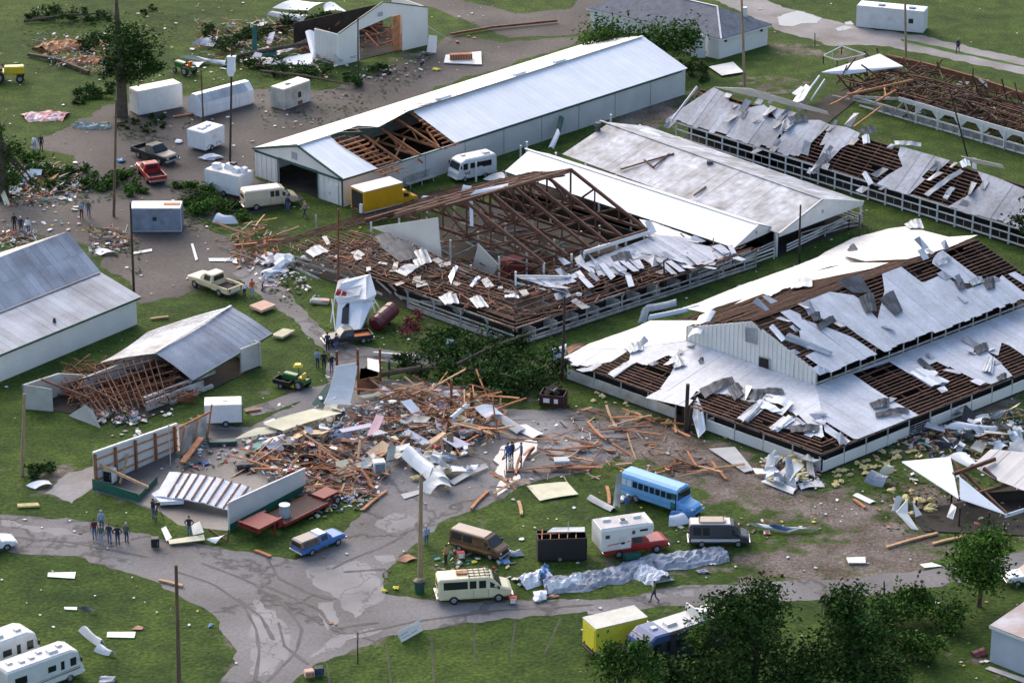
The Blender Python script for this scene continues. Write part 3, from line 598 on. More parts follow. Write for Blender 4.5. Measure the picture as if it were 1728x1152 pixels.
    for i in range(70):
        p = a.at(rnd.uniform(6.8, 23), rnd.uniform(8, 26), rnd.uniform(.3, 2.2)); d = V3((rnd.uniform(-2, 2), rnd.uniform(-2, 2), rnd.uniform(-.6, .6))); mb.beam(p-d, p+d, .12, .14, 0, rnd.uniform(.5, 1.2))
    part(mb, 'fallen_timbers', 'timber_red', r)
    mb = MB(); p = G(868, 458); mb.box(p+V3((0, 0, .7)), (3.5, 2., 1.4), rot=Matrix.Rotation(.7, 3, 'Z'), top=.8); part(mb, 'red_heap', 'red_leaf', r)
    # outer rails and posts (right side), collapsed left
    def rails(p, q, n, m='worn_paint', zs=(.5, 1.), boards=.0):
        for k in range(n+1):
            mb = MB(); s = p.lerp(q, k/n); mb.beam(V3((s.x, s.y, 0)), V3((s.x, s.y, 1.86)), .16, .16); mb.beam(V3((s.x, s.y, 1.5)), V3((s.x, s.y, 1.85))+(q-p).normalized()*.4, .1, .1); part(mb, 'post', m, r)
        mb = MB()
        for z in zs: mb.beam(V3((p.x, p.y, z)), V3((q.x, q.y, z)), .07, .13)
        mb.wall(p, q, 0, .28, .12); mb.beam(V3((p.x, p.y, 1.84)), V3((q.x, q.y, 1.84)), .12, .16, 0, .6); part(mb, 'pen_rail', m, r)
    rails(a.at(.2, .2, 0), a.at(31, .2, 0), 7)
    rails(a.at(.2, .2, 0), a.at(.2, 14, 0), 4, zs=(.4, .7, 1.1))
    mb = MB()
    for i in range(26):
        p = a.at(rnd.uniform(.0, 3), rnd.uniform(9, 30), rnd.uniform(.2, 1.2)); d = (v*rnd.uniform(.6, 1.8)+u*rnd.uniform(-.6, .6)+V3((0, 0, rnd.uniform(-.5, .5)))); mb.beam(p-d, p+d, .06, .2, 0, rnd.uniform(.5, 1.))
    part(mb, 'broken_rails', 'worn_paint', r)
    for q in ([(460, 492), (500, 505), (522, 480), (540, 470), (486, 445)], [(520, 470), (555, 484), (556, 500), (524, 486)], ):
        mb = MB(); mb.prism([onplane(x, y, a.at(-.4, 27, 0), u) for x, y in q], u*.08); part(mb, 'broken_wall', 'worn_paint', r)
    mb = MB(); mb.wall(a.at(2.2, 2.2, 0), a.at(30, 2.2, 0), 0, 1.6, .05); mb.wall(a.at(2.2, 2.2, 0), a.at(2.2, 22, 0), 0, 1.6, .05); mb.wall(a.R1+u*.4, a.L1+u*.4, 1.2, 3.2, .1); part(mb, 'shade_backing', 'shaded_earth', r)  # dark backing behind the rails stands for the interior shade
    mb = MB(); 
    for i in range(10): mb.wall(a.at(3+i*2.6, .5, 0), a.at(3+i*2.6, 5, 0), 0, 1.1, .06)
    part(mb, 'stall_divider', 'worn_paint', r)
    floor_part(r, [a.c0, a.c1, a.c2, a.c3])
    # crumpled dark sheets on the skirt
    return a
AN = ruined_arena()
# ---- rusty grey shed and the smooth white shed beside it
def rusty_shed():
    r = root_at('open_shed', 'open sided shed with a long stained grey metal roof, white gable', 'shed')
    h = 2.35; a, b = G(1315, 396, h), G(1457, 342, h); u = (G(940, 258, h)-a); L_ = u.length; u = u.normalized(); c, d = a+u*L_, b+u*L_
    m0, m1 = (a+b)/2, (c+d)/2; r0, r1 = m0.copy(), m1.copy(); r0.z = ZT(m0, 338); r1.z = r0.z
    PL = Plane(a, c, r0); PR = Plane(b, d, r0)
    def slope(pl, q, m):
        mb = MB(); w = pl.uv(q[2])[1]; n = int(L_/.9)
        for k in range(n):
            s = [pl.O+pl.u*(k*.9) , pl.O+pl.u*((k+1)*.9-.02)]; e = [x+pl.w*w for x in s]; z = pl.n*(.06+rnd.random()*.03)
            mb.prism([s[0]+z, s[1]+z, e[1]+z, e[0]+z], pl.n*.03, 0, rnd.uniform(.85, 1.12))
        part(mb, 'roof', m, r)
    slope(PL, [a, c, r0], 'rust_metal'); slope(PR, [b, d, r0], 'rust_metal')
    mb = MB(); mb.prism([a, b, r0], u*.1); mb.prism([a-V3((0, 0, .25)), b-V3((0, 0, .25)), b, a], u*.1); mb.beam(a+V3((0, 0, .1)), r0+V3((0, 0, .1)), .15, .2); mb.beam(b+V3((0, 0, .1)), r0+V3((0, 0, .1)), .15, .2); part(mb, 'gable_wall', 'white_paint', r)
    mb = MB(); mb.box(r0.lerp(m0, .6)-u*.05, (.2, .1, .35)); part(mb, 'vent', 'old_metal', r)
    mb = MB()
    for x in range(0, 9):
        for s in (a, b): p = s+u*(.3+x*4.6); mb = MB(); mb.beam(V3((p.x, p.y, 0)), V3((p.x, p.y, h)), .22, .22); part(mb, 'post', 'white_paint', r)
    mb = MB()
    for z in (.35, .65, .95): mb.beam(V3((b.x, b.y, z)), V3((b.x, b.y, z))+u*30, .06, .16); mb.beam(V3((a.x, a.y, z))+(b-a).normalized()*1.2, V3((b.x, b.y, z))-(b-a).normalized()*1.3+u*1., .06, .14)
    part(mb, 'pen_rail', 'white_paint', r)
    mb = MB(); mb.wall(a+(b-a)*.2+u*3, b-(b-a)*.2+u*3, 0, 1.1, .08); mb.wall(a+u*8, b+u*8, 0, 2., .06); part(mb, 'shade_backing', 'shaded_earth', r)  # cross panels coloured dark for the shade under the roof
    mb = MB(); mb.beam(r0+V3((0, 0, .14)), r1+V3((0, 0, .14)), .3, .05, 0, .8); part(mb, 'ridge_cap', 'rust_metal', r)
    mb = MB(); q = PL.pt(*PL.px(1009, 222), .1); mb.tube([q, q+V3((0, 0, .5)), q+V3((0, 0, .55)), q+V3((0, 0, .9))], [.28, .28, .42, .35], 12); part(mb, 'roof_vent', 'dark_metal', r)
    mb = MB(); q = PL.pt(*PL.px(1198, 278), .1); mb.box(q+V3((0, 0, .15)), (.6, .4, .3)); part(mb, 'roof_vent', 'dark_metal', r)
    mb = MB(); 
    for x0, y0, x1, y1 in ((1048, 290, 1138, 262), (1088, 274, 1104, 286), (1104, 286, 1130, 262), (1172, 334, 1192, 318)): mb.beam(PL.pt(*PL.px(x0, y0), .3), PL.pt(*PL.px(x1, y1), .2), .14, .14)
    o = mb.build('broken_branch', 'timber_brown'); tag(o, 'brown broken timber frame dropped on the stained grey shed roof', 'timber')
    floor_part(r, [a, b, d, c]); return PL
PI_ = rusty_shed()
def white_shed():
    r = root_at('long_shed', 'long low shed with a smooth white metal roof between stained shed and ruined arena', 'shed')
    h = 2.1; a, b = G(1238, 419, h), G(1312, 386, h); u = (G(848, 289, h)-a); L_ = u.length; u = u.normalized(); c, d = a+u*L_, b+u*(L_-1.5)
    m0 = a.lerp(b, .5); r0 = m0.copy(); r0.z = ZT(m0, 379); r1 = r0+u*L_
    PL = Plane(a, c, r0); PR = Plane(b, d, r0)
    for pl, m in ((PL, 'white_metal'), (PR, 'cream_lit_metal')):  # far slope gets the tone with sky light painted in
        mb = MB(); w = pl.uv(r0)[1]; n = int(L_/.95)
        for k in range(n):
            s = [pl.O+pl.u*(k*.95-.1), pl.O+pl.u*((k+1)*.95-.11)]; e = [x+pl.w*w for x in s]; z = pl.n*(.06+rnd.random()*.006)
            mb.prism([s[0]+z, s[1]+z, e[1]+z, e[0]+z], pl.n*.03, 0, rnd.uniform(.98, 1.02))
        part(mb, 'roof', m, r)
    mb = MB(); mb.prism([a, b, r0], u*.1); part(mb, 'gable_wall', 'white_paint', r)
    mb = MB(); mb.beam(r0+V3((0, 0, .12)), r1+V3((0, 0, .12)), .28, .05); part(mb, 'ridge_cap', 'cream_lit_metal', r)
    mb = MB(); mb.beam(a+V3((0, 0, .0)), c+V3((0, 0, .0)), .1, .16); part(mb, 'gutter', 'dark_metal', r)
    mb = MB(); mb.box(r0.lerp(m0, .55)-u*.05, (.18, .1, .3)); part(mb, 'vent', 'old_metal', r)
    for k in range(9):
        for s in (a, b): p = s+u*(.3+k*4.4); mb = MB(); mb.beam(V3((p.x, p.y, 0)), V3((p.x, p.y, h)), .2, .2); part(mb, 'post', 'white_paint', r)
    mb = MB(); dd = (b-a).normalized()
    for z in (.3, .6, .9): mb.beam(V3((a.x, a.y, z)), V3((b.x, b.y, z)), .06, .14); mb.beam(V3((a.x, a.y, z))-dd*.2, V3((a.x, a.y, z))-dd*5+u*.5, .06, .14)
    part(mb, 'pen_rail', 'white_paint', r)
    mb = MB(); mb.wall(a+u*3, b+u*3, 0, 2, .06); part(mb, 'shade_backing', 'shaded_earth', r)  # dark panel painted as the gloom inside the shed
    floor_part(r, [a, b, d, c]); return PL
PJ = white_shed()
# ---- open hog shed at the upper right and the wrecked shed behind it
def pen_shed():
    r = root_at('pen_shed', 'long open pen shed with white railings and half of its grey roof sheets gone', 'shed')
    h = 1.95; a = G(1141, 206, h); b = G(1728, 388, h); u = (b-a).normalized(); L_ = (b-a).length*1.25; b = a+u*L_
    n = V3((0, 0, 1)).cross(u); n = n if n.y > 0 else -n; wd = 7.6
    m0 = a+n*wd/2; r0 = m0.copy(); r0.z = ZT(m0, 150); r0.z = max(3.2, min(r0.z, 5)); r0 = r0-u*.5; r1 = r0+u*(L_+.5)
    P = Plane(a, b, r0+u*.5); Q = Plane(a+n*wd, b+n*wd, r0+u*.5)
    mb = MB(); P.lattice(mb, [(0, 0), (L_, 0), (L_, P.uv(r0)[1]), (0, P.uv(r0)[1])], px=False, dw=.42, du=1.8, pw=.11); part(mb, 'purlins', 'timber_brown', r)
    mb = MB(); Q.lattice(mb, [(0, 0), (L_, 0), (L_, Q.uv(r0)[1]), (0, Q.uv(r0)[1])] if Q.u.dot(u) > 0 else [(-L_, 0), (0, 0), (0, Q.uv(r0)[1]), (-L_, Q.uv(r0)[1])], px=False, dw=.7, du=1.8); part(mb, 'purlins', 'timber_brown', r)
    mb = MB()
    P.sheets(mb, [[(1125, 202), (1205, 149), (1228, 160), (1232, 173), (1264, 183), (1290, 178), (1300, 186), (1296, 200), (1330, 206), (1318, 226), (1300, 252), (1290, 250), (1141, 206)], [(1298, 180), (1345, 192), (1332, 204), (1384, 204), (1402, 212), (1380, 232), (1346, 268), (1302, 255), (1322, 228), (1338, 212), (1312, 202)],
                  [(1402, 212), (1430, 216), (1452, 226), (1446, 238), (1420, 252), (1392, 282), (1378, 278), (1388, 256), (1394, 244), (1385, 246)], [(1520, 248), (1604, 272), (1584, 290), (1570, 286), (1556, 300), (1562, 304), (1535, 328), (1478, 314), (1500, 296), (1524, 282), (1516, 262)], [(1650, 290), (1680, 300), (1728, 320), (1760, 340), (1760, 400), (1728, 388), (1600, 350), (1640, 328), (1660, 310)]], off=.1, lap=.04, strip=.8, lo=.75, hi=1.08, ragged=.25, flaps=.3)
    part(mb, 'roof', 'pen_metal', r)
    mb = MB(); Q.sheets(mb, [[(1205, 149), (1265, 151), (1395, 190), (1398, 196), (1300, 172)], [(1620, 265), (1690, 280), (1694, 286), (1640, 276)]], off=.1); part(mb, 'roof', 'cream_lit_metal', r)  # back slope, its sky-lit look put into the colour
    mb = MB(); mb.beam(V3(r0)+V3((0, 0, .1)), a-u*.6+V3((0, 0, .1)), .12, .3); mb.beam(a-u*.5, a+V3((0, 0, 0)), .1, .2); part(mb, 'barge_board', 'cream_lit_metal', r)
    n_ = 26
    for k in range(n_+1):
        for s, z in ((a, h), (a+n*wd, h)): p = s+u*(L_*k/n_); mb = MB(); mb.beam(V3((p.x, p.y, 0)), V3((p.x, p.y, z)), .16, .16); part(mb, 'post', 'white_paint', r)
    mb = MB()
    for z, t in ((h-.05, .18), (1.15, .12), (.3, .14)): mb.beam(V3((a.x, a.y, z)), V3((b.x, b.y, z)), .1, t)
    mb.wall(a+n*wd, b+n*wd, 0, 1.0, .08); part(mb, 'railing', 'white_paint', r)
    mb = MB()
    for k in range(n_): p = a+u*(L_*(k+.5)/n_); mb.beam(V3((p.x, p.y, .3)), V3((p.x, p.y, 1.15)), .06, .06)
    part(mb, 'railing_bars', 'worn_paint', r)
    mb = MB(); mb.wall(a+n*2., b+n*2., 0, 1.9, .05); mb.wall(a+n*(wd/2+.3), b+n*(wd/2+.3), 0, r0.z-.12, .05); part(mb, 'shade_backing', 'void_shade', r)  # dark panels added to close the view, coloured as interior shade
    floor_part(r, [a, b, b+n*wd, a+n*wd]); return P, Q, a, u, n
PF, QF, aF, uF, nF = pen_shed()
def wrecked_shed():
    r = root_at('wrecked_shed', 'collapsed pen shed with white arched fascia and bare brown rafters at the upper right', 'shed')
    a = G(1545, 208); b = G(1728, 262); u = (b-a).normalized(); n = V3((0, 0, 1)).cross(u); n = n if n.y > 0 else -n; a0 = G(1370, 160); L_ = 48; k = 0; wd = 9.5; h = 2.2
    s = a; span = 3.05
    while k < 12:   # arched white bays from x = 1545 on
        p = s+u*span*k; q = p+u*span; mb = MB(); mb.beam(V3((p.x, p.y, 0)), V3((p.x, p.y, h)), .2, .2); part(mb, 'post', 'white_paint', r)
        k += 1
    mb = MB(); e = s+u*span*12; mb.beam(V3((s.x, s.y, h))-u*2.5, V3((e.x, e.y, h)), .1, .5)
    for k in range(12):
        p = s+u*span*k; q = p+u*span
        for x, d in ((p, u), (q, -u)): mb.prism([V3((x.x, x.y, h-.2)), V3((x.x, x.y, h-1.2)), V3((x.x, x.y, h-.2))+d*1.0], n*.08)
    part(mb, 'fascia', 'white_paint', r)
    mb = MB()
    for z in (.15, 1.0): mb.beam(V3((s.x, s.y, z))-u*8, V3((e.x, e.y, z)), .1, .16)
    part(mb, 'railing', 'white_paint', r)
    mb = MB(); mb.wall(s+n*.3-u*6, e+n*.3, 0, .95, .06)
    for k in range(30): p = s-u*6+u*1.4*k; mb.beam(V3((p.x, p.y, 0)), V3((p.x, p.y, .95)), .2, .06, 0, .6)
    part(mb, 'pen_wall', 'worn_paint', r)
    # sagging roof frame: long bundles of purlins running with the shed
    z0, z1 = 2.4, 2.9; o = a0
    P = Plane(V3((s.x, s.y, h+.2))-u*11, V3((e.x, e.y, h+.2)), V3((s.x, s.y, 3.4))+n*wd*.5-u*11); 
    mb = MB(); P.lattice(mb, [(0, .2), (44, .2), (44, 4.6), (6, 5.0), (2, 3.2)], px=False, dw=.42, du=2.2, pw=.1, ph=.12, miss=.5, jit=.15); part(mb, 'purlins', 'timber_brown', r)
    Q = Plane(V3((s.x, s.y, 1.7))+n*wd-u*11, V3((e.x, e.y, 1.7))+n*wd, V3((s.x, s.y, 3.2))+n*wd*.55-u*11)
    mb = MB(); q0 = [Q.uv(V3((s.x, s.y, 1.7))+n*wd-u*11), Q.uv(V3((e.x, e.y, 1.7))+n*wd), Q.uv(V3((e.x, e.y, 3.2))+n*wd*.55), Q.uv(V3((s.x, s.y, 3.2))+n*wd*.55-u*11)]; Q.lattice(mb, q0, px=False, dw=.5, du=2., miss=.45, jit=.15); part(mb, 'purlins', 'timber_brown', r)
    mb = MB()
    for i in range(420):
        p = s-u*13+u*rnd.uniform(0, 34)+n*rnd.uniform(1, wd); p = V3((p.x, p.y, rnd.uniform(.8, 3.2))); d = (u*rnd.uniform(-1, 1)+n*rnd.uniform(-1, 1)+V3((0, 0, rnd.uniform(-.6, .6)))).normalized()*rnd.uniform(.8, 2.2); mb.beam(p-d, p+d, .1, .16, 0, rnd.uniform(.4, 1.5))
    part(mb, 'broken_rafters', 'timber_brown', r)
    for q in (((1430, 160), (1540, 135), 3.4), ((1455, 150), (1400, 178), 3.), ((1512, 152), (1478, 172), 3.2), ((1492, 145), (1495, 168), 3.), ((1440, 215), (1490, 178), 2.6)):
        mb = MB(); mb.beam(G(*q[0], q[2]), G(*q[1], q[2]+.3), .14, .2); part(mb, 'broken_rafter', 'lumber', r)
    mc = MB()
    for i in range(110):
        p = s-u*11+u*rnd.uniform(0, 34)+n*rnd.uniform(.5, wd+1.5); p = V3((p.x, p.y, rnd.uniform(.3, 2.6))); d = V3((rnd.uniform(-1, 1), rnd.uniform(-1, 1), rnd.uniform(-.5, .5)))*rnd.uniform(.3, .9); e = V3((-d.y, d.x, rnd.uniform(-.2, .2)))*.5; mc.prism([p-d, p+e, p+d, p-e], (0, 0, .03), 0, rnd.uniform(.25, 1.))
    part(mc, 'torn_sheeting', 'torn_metal', r)
    # surviving white corner of the roof
    mb = MB(); q = [G(1386, 123, 2.6), G(1425, 127, 2.5), G(1524, 113, 3.6), G(1484, 92, 4.0)]; mb.prism(q, (0, 0, .08)); part(mb, 'roof', 'white_metal', r)
    mb = MB(); mb.prism([G(1338, 172, .4), G(1360, 144, 1.6), G(1368, 150, 1.8), G(1352, 176, .6)], (0, .1, .1)); mb.beam(G(1350, 172, .3), G(1383, 128, 2.2), .14, .2); mb.beam(G(1368, 170, .3), G(1392, 134, 2.0), .14, .2); mb.prism([G(1336, 158, 1.2), G(1352, 146, 1.6), G(1358, 150, 1.5), G(1344, 162, 1.1)], (0, 0, .06)); part(mb, 'torn_sheet', 'white_metal', r)
    mb = MB(); mb.prism([V3((p.x, p.y, .05)) for p in (s-u*13+n*.2, e+n*.2, e+n*(wd+1), s+n*(wd+1)-u*13)], (0, 0, .02)); part(mb, 'floor', 'shaded_earth', r)
    # flattened white frame at the near end
    mb = MB(); mb.beam(s-u*2.5+V3((0, 0, 2.2)), s-u*9+V3((0, 0, .9)), .12, .3); mb.beam(s-u*2+V3((0, 0, 1.9)), s-u*3.5+V3((0, 0, 0)), .14, .16); mb.beam(s-u*1.6+V3((0, 0, 1.9)), s-u*.6+V3((0, 0, 0)), .14, .16); mb.beam(s-u*3+V3((0, 0, 1)), s-u*12+V3((0, 0, .3)), .12, .2); part(mb, 'broken_frame', 'worn_paint', r)
    return a, u, n
wrecked_shed()
# dark barrier (fallen pole line) behind the wrecked shed
def beam_thing(name, label, cat, pts, w, h, m, group=None):
    mb = MB(); P = [G(*p[:2], p[2] if len(p) > 2 else h/2) for p in pts]; c = P[0].copy()
    for a_, b_ in zip(P[:-1], P[1:]): mb.beam(a_, b_, w, h, 0, rnd.uniform(.85, 1.15))
    return tag(mb.build(name, m, origin=V3((c.x, c.y, 0))), label, cat, group)
beam_thing('hedge_fence', 'long dark red board fence behind the wrecked pen shed', 'fence', [(1495, 98), (1560, 112), (1640, 134), (1700, 154), (1780, 182)], .3, .9, 'timber_red')
beam_thing('track_rail', 'rusty brown fallen pole across the gravel yard', 'pole', [(760, 58, .3), (830, 46, .3), (940, 35, .3)], .25, .25, 'timber_red')
beam_thing('pasture_fence', 'low dark fence rail beside the gravel track', 'fence', [(1560, 175), (1620, 190), (1680, 210)], .1, .1, 'timber_dark')
# ---- grey barn at the left
def grey_barn():
    r = root_at('barn', 'grey metal roofed barn with a long cream side wall at the left', 'barn')
    h = 2.55; er = G(236, 503, h); el = G(0, 600, h); u = (er-el).normalized(); el = er-u*38
    n = V3((0, 0, 1)).cross(u); n = n if n.y > 0 else -n
    g1 = er+n*5.2; g1.z = ZT(g1, 461)
    def ph(px_, py_, pl_u=None):   # point on the gable plane
        return onplane(px_, py_, er, u)
    g1 = ph(168, 462); rg = ph(112, 393); rg2 = ph(140, 428)
    pts = [er, g1, rg2, rg]
    w = (rg-er).dot(n); bk = er+n*(2*w); bk.z = h
    pts += [bk]
    mb = MB(); k = 0
    N = int(38/.85)
    for i in range(4):
        for k in range(N):
            a, b = pts[i]-u*(k*.85-.2), pts[i+1]-u*(k*.85-.2); d = -u*.83; z = V3((0, 0, .05+rnd.random()*.03)); mb.prism([a+z, a+d+z, b+d+z, b+z], (0, 0, .03), 0, rnd.uniform(.85, 1.15))
    part(mb, 'roof', 'old_metal', r)
    mb = MB(); mb.beam(g1+V3((0, 0, .14)), g1-u*38+V3((0, 0, .14)), .3, .06, 0, .45); 
    part(mb, 'roof_seam', 'old_metal', r)
    mb = MB(); mb.beam(er+V3((0, 0, .02))-n*.02, el+V3((0, 0, .02))-n*.02, .1, .2); part(mb, 'gutter', 'green_trim', r)
    mb = MB(); mb.wall(er-u*.3+n*.25, el+n*.25, 0, h, .12); q = [er-u*.3+n*.25, bk-u*.3-n*.25]; mb.prism([V3((q[0].x, q[0].y, 0)), V3((q[1].x, q[1].y, 0)), q[1]-V3((0, 0, .1)), rg-u*.3-V3((0, 0, .1)), g1-u*.3-V3((0, 0, .1)), q[0]-V3((0, 0, .1))], -u*.1); part(mb, 'wall', 'white_wall', r)
    mb = MB(); p = onplane(92, 545, er, (g1-er).cross(u)); mb.tube([p, p+V3((0, 0, .5))], [.2, .1], 8); part(mb, 'roof_vent', 'dark_metal', r)
    return er, u, n
erB, uB, nB = grey_barn()
# ---- collapsed block shed in front of it
def block_shed():
    r = root_at('collapsed_shed', 'half collapsed block shed with bent grey roof and exposed rafters', 'shed')
    h = 2.3; fr = G(440, 618); fl = G(228, 700); u = (fr-fl).normalized(); n = V3((0, 0, 1)).cross(u); n = n if n.y > 0 else -n
    eR = G(460, 562, h+.1); eM = G(325, 642, 1.3); rR = G(390, 517, h+1.8); rM = G(262, 596, h+1.0); bk = rR+(rR-eR); bk.z = h; bM = G(168, 612, 1.6); bR = G(250, 560, h)
    def grid(q, m, nn, mm, sag=.0, nm='roof'):
        mb = MB()
        for i in range(nn):
            f0, f1 = i/nn, (i+.97)/nn; A0, A1 = q[0].lerp(q[1], f0), q[0].lerp(q[1], f1); B0, B1 = q[3].lerp(q[2], f0), q[3].lerp(q[2], f1); t = rnd.uniform(.82, 1.15)
            for j in range(6):
                g0, g1 = j/6, (j+1)/6; s0 = math.sin(f0*3.1)*sag; z = V3((0, 0, s0+math.sin(g0*3.14)*.12)); z1 = V3((0, 0, s0+math.sin(g1*3.14)*.12))
                mb.prism([A0.lerp(B0, g0)+z, A1.lerp(B1, g0)+z, A1.lerp(B1, g1)+z1, A0.lerp(B0, g1)+z1], (0, 0, .03), 0, t)
        part(mb, nm, m, r)
    grid([eM, eR, rR, rM], 'old_metal', 16, 1, -.15)
    grid([rR, rM, bM, bR], 'rust_metal', 16, 1, -.2)
    mb = MB(); mb.beam(rM+V3((0, 0, .1)), rR+V3((0, 0, .1)), .25, .06); part(mb, 'ridge_cap', 'torn_metal', r)
    mb = MB(); mb.beam(eM-V3((0, 0, .08)), eR-V3((0, 0, .08)), .1, .18); part(mb, 'gutter', 'green_trim', r)
    # block walls
    mb = MB(); a, b = G(42, 690), G(90, 694); mb.prism([a, b, G(90, 652, 0)*0+V3((b.x, b.y, 2.1)), V3((a.x, a.y, 2.3))], n*.2); c = G(118, 640); mb.prism([a, V3((a.x, a.y, 2.25)), V3((a.x, a.y, 2.1))+u*4, V3((a.x, a.y, 1.2))+u*6.5, a+u*9], n*.2); part(mb, 'wall', 'block_wall', r)
    o = mb
    mb = MB(); q0 = V3((a.x+.9, a.y-.12, 0)); mb.prism([q0+V3((0, 0, 1.45)), q0+V3((.6, 0, 1.45)), q0+V3((.6, 0, 1.85)), q0+V3((0, 0, 1.85))], -n*.04); part(mb, 'window', 'void_shade', r)
    mb = MB(); e = fr; mb.wall(fr+n*.2, fr-u*2.2+n*.2, 0, h, .2); mb.wall(fr, fr+n*6.5, 0, h, .2); mb.wall(fr+n*6.5, fr+n*6.5-u*15, 0, 1.7, .2); part(mb, 'wall', 'block_wall', r)
    mb = MB(); a2 = G(238, 698); mb.wall(a2+u*.6, a2+u*7.2, 0, .9, .22); mb.wall(a2+u*.8+n*.5, a2+u*9+n*.5, .9, 1.15, .3); mb.wall(a2+u*3-n*.4, a2+u*8-n*.3, 0, .35, .3); part(mb, 'wall', 'worn_paint', r, 'broken front block wall')
    mb = MB(); q = [G(118, 702, .1), G(170, 722, .1), G(156, 690, 1.3), G(146, 684, 1.5)]; mb.prism(q, n*.2); part(mb, 'wall', 'block_wall', r, 'cracked leaning piece of block wall')
    # bare rafters between the left wall and the roof
    A0, A1 = G(100, 640, 1.9), G(262, 600, 2.9); B0, B1 = G(150, 672, .5), G(325, 645, 1.1)
    mb = MB()
    for i in range(15):
        f = i/14; p, q = A0.lerp(A1, f), G(150+i*9.5, 700-abs(i-4)*2.2, .7+.02*i); p = p+V3((rnd.uniform(-.2, .2), 0, rnd.uniform(-.2, .1))); mb.beam(p, q, .07, .15, 0, rnd.uniform(.7, 1.6))
    part(mb, 'rafters', 'timber_brown', r)
    mb = MB()
    for i in range(5): p, q = A0.lerp(G(150, 702, .6), .15+i*.2), A1.lerp(G(322, 652, 1.0), .12+i*.2); mb.beam(p+V3((0, 0, .1)), q+V3((0, 0, .1)), .12, .1, 0, rnd.uniform(.7, 1.3))
    mb.beam(G(70, 640, 2.3), G(152, 672, 1.4), .12, .2, 0, 1.4); mb.beam(G(148, 652, 1.8), G(222, 690, .8), .1, .2, 0, 1.5)
    part(mb, 'purlins', 'timber_brown', r)
    mb = MB()
    for i in range(300):
        p = G(rnd.uniform(110, 330), rnd.uniform(620, 690), 0); p.z = rnd.uniform(.2, 1.0); d = V3((rnd.uniform(-1, 1), rnd.uniform(-1, 1), rnd.uniform(-.3, .4))).normalized()*rnd.uniform(.3, 1.3); mb.beam(p-d, p+d, .08, .12, 0, rnd.uniform(.5, 1.6))
    part(mb, 'fallen_timbers', 'timber_red', r)
    mb = MB(); q = [G(*p, .05) for p in ((50, 688), (236, 712), (440, 618), (300, 560), (120, 640))]; mb.prism(q, (0, 0, .02)); part(mb, 'floor', 'shaded_earth', r)
    return r
block_shed()
# ---- torn open barn at the top: gable still standing
def gable_barn():
    r = root_at('barn', 'white barn at the top with its gable standing and roof gone', 'barn')
    a, b = G(572, 111), G(722, 76); u = (b-a).normalized(); h = ZT(a, 58); n = V3((0, 0, 1)).cross(u); n = n if n.y > 0 else -n; w = (b-a).length; ap = a+u*w/2; zr = ZT(ap, 4)
    hb = ZT(b, 13); c = G(532, 101)
    at = lambda f, z: a+u*w*f+V3((0, 0, z))
    mb = MB(); mb.prism([at(0, 0), at(.23, 0), at(.23, h*.98), at(0, h)], n*.12); mb.prism([at(.71, 0), at(1, 0), at(1, hb), at(.71, hb)], n*.12); mb.prism([at(0, h), at(.23, h*.98), at(.6, hb*.99), at(1, hb), at(.5, zr)], n*.12)
    mb.wall(a, c, 0, h, .12); mb.wall(b, b+n*7, 0, hb, .12)
    for k in range(1, 9): p = a.lerp(c, k/9); mb.beam(p-u*.07, p-u*.07+V3((0, 0, h)), .04, .04, 0, .8)
    part(mb, 'wall', 'white_wall', r)
    mb = MB(); mb.prism([at(.62, 0)-n*-.25, at(.71, 0)-n*-.25, at(.71, hb*.95)-n*-.25, at(.62, hb*.95)-n*-.25], n*.1); part(mb, 'door', 'lumber', r)
    mb = MB(); mb.beam(at(0, h+.05), at(.5, zr+.05), .16, .12); mb.beam(at(1, hb+.05), at(.5, zr+.05), .16, .12); part(mb, 'trim', 'green_trim', r)
    mb = MB(); mb.prism([at(.44, zr-1.6)-n*.05, at(.49, zr-1.6)-n*.05, at(.49, zr-1.1)-n*.05, at(.44, zr-1.1)-n*.05], -n*.05); part(mb, 'vent', 'old_metal', r)
    mb = MB(); mb.wall(a+n*9, b+n*9, 0, h*.8, .1); mb.prism([at(0, .05)+n*.2, at(1, .05)+n*.2, at(1, .05)+n*9, at(0, .05)+n*9], (0, 0, .02)); part(mb, 'shade_backing', 'shaded_earth', r)  # back panel and floor in the tone darkened for interior shade
    mb = MB()
    for i in range(40):
        p = at(rnd.uniform(.05, .95), rnd.uniform(.3, 2.4))+n*rnd.uniform(.6, 8); d = V3((rnd.uniform(-1, 1), rnd.uniform(-1, 1), rnd.uniform(-.5, .5)))*rnd.uniform(.5, 1.6); mb.beam(p-d, p+d, .12, .2, 0, rnd.uniform(.6, 1.5))
    part(mb, 'fallen_timbers', 'timber_red', r)
    mb = MB(); p, q = at(1, 2.2)+u*.1, at(1, 0)+u*3.2-n*.6; mb.beam(p, q, .07, .07); part(mb, 'prop', 'white_paint', r)
gable_barn()
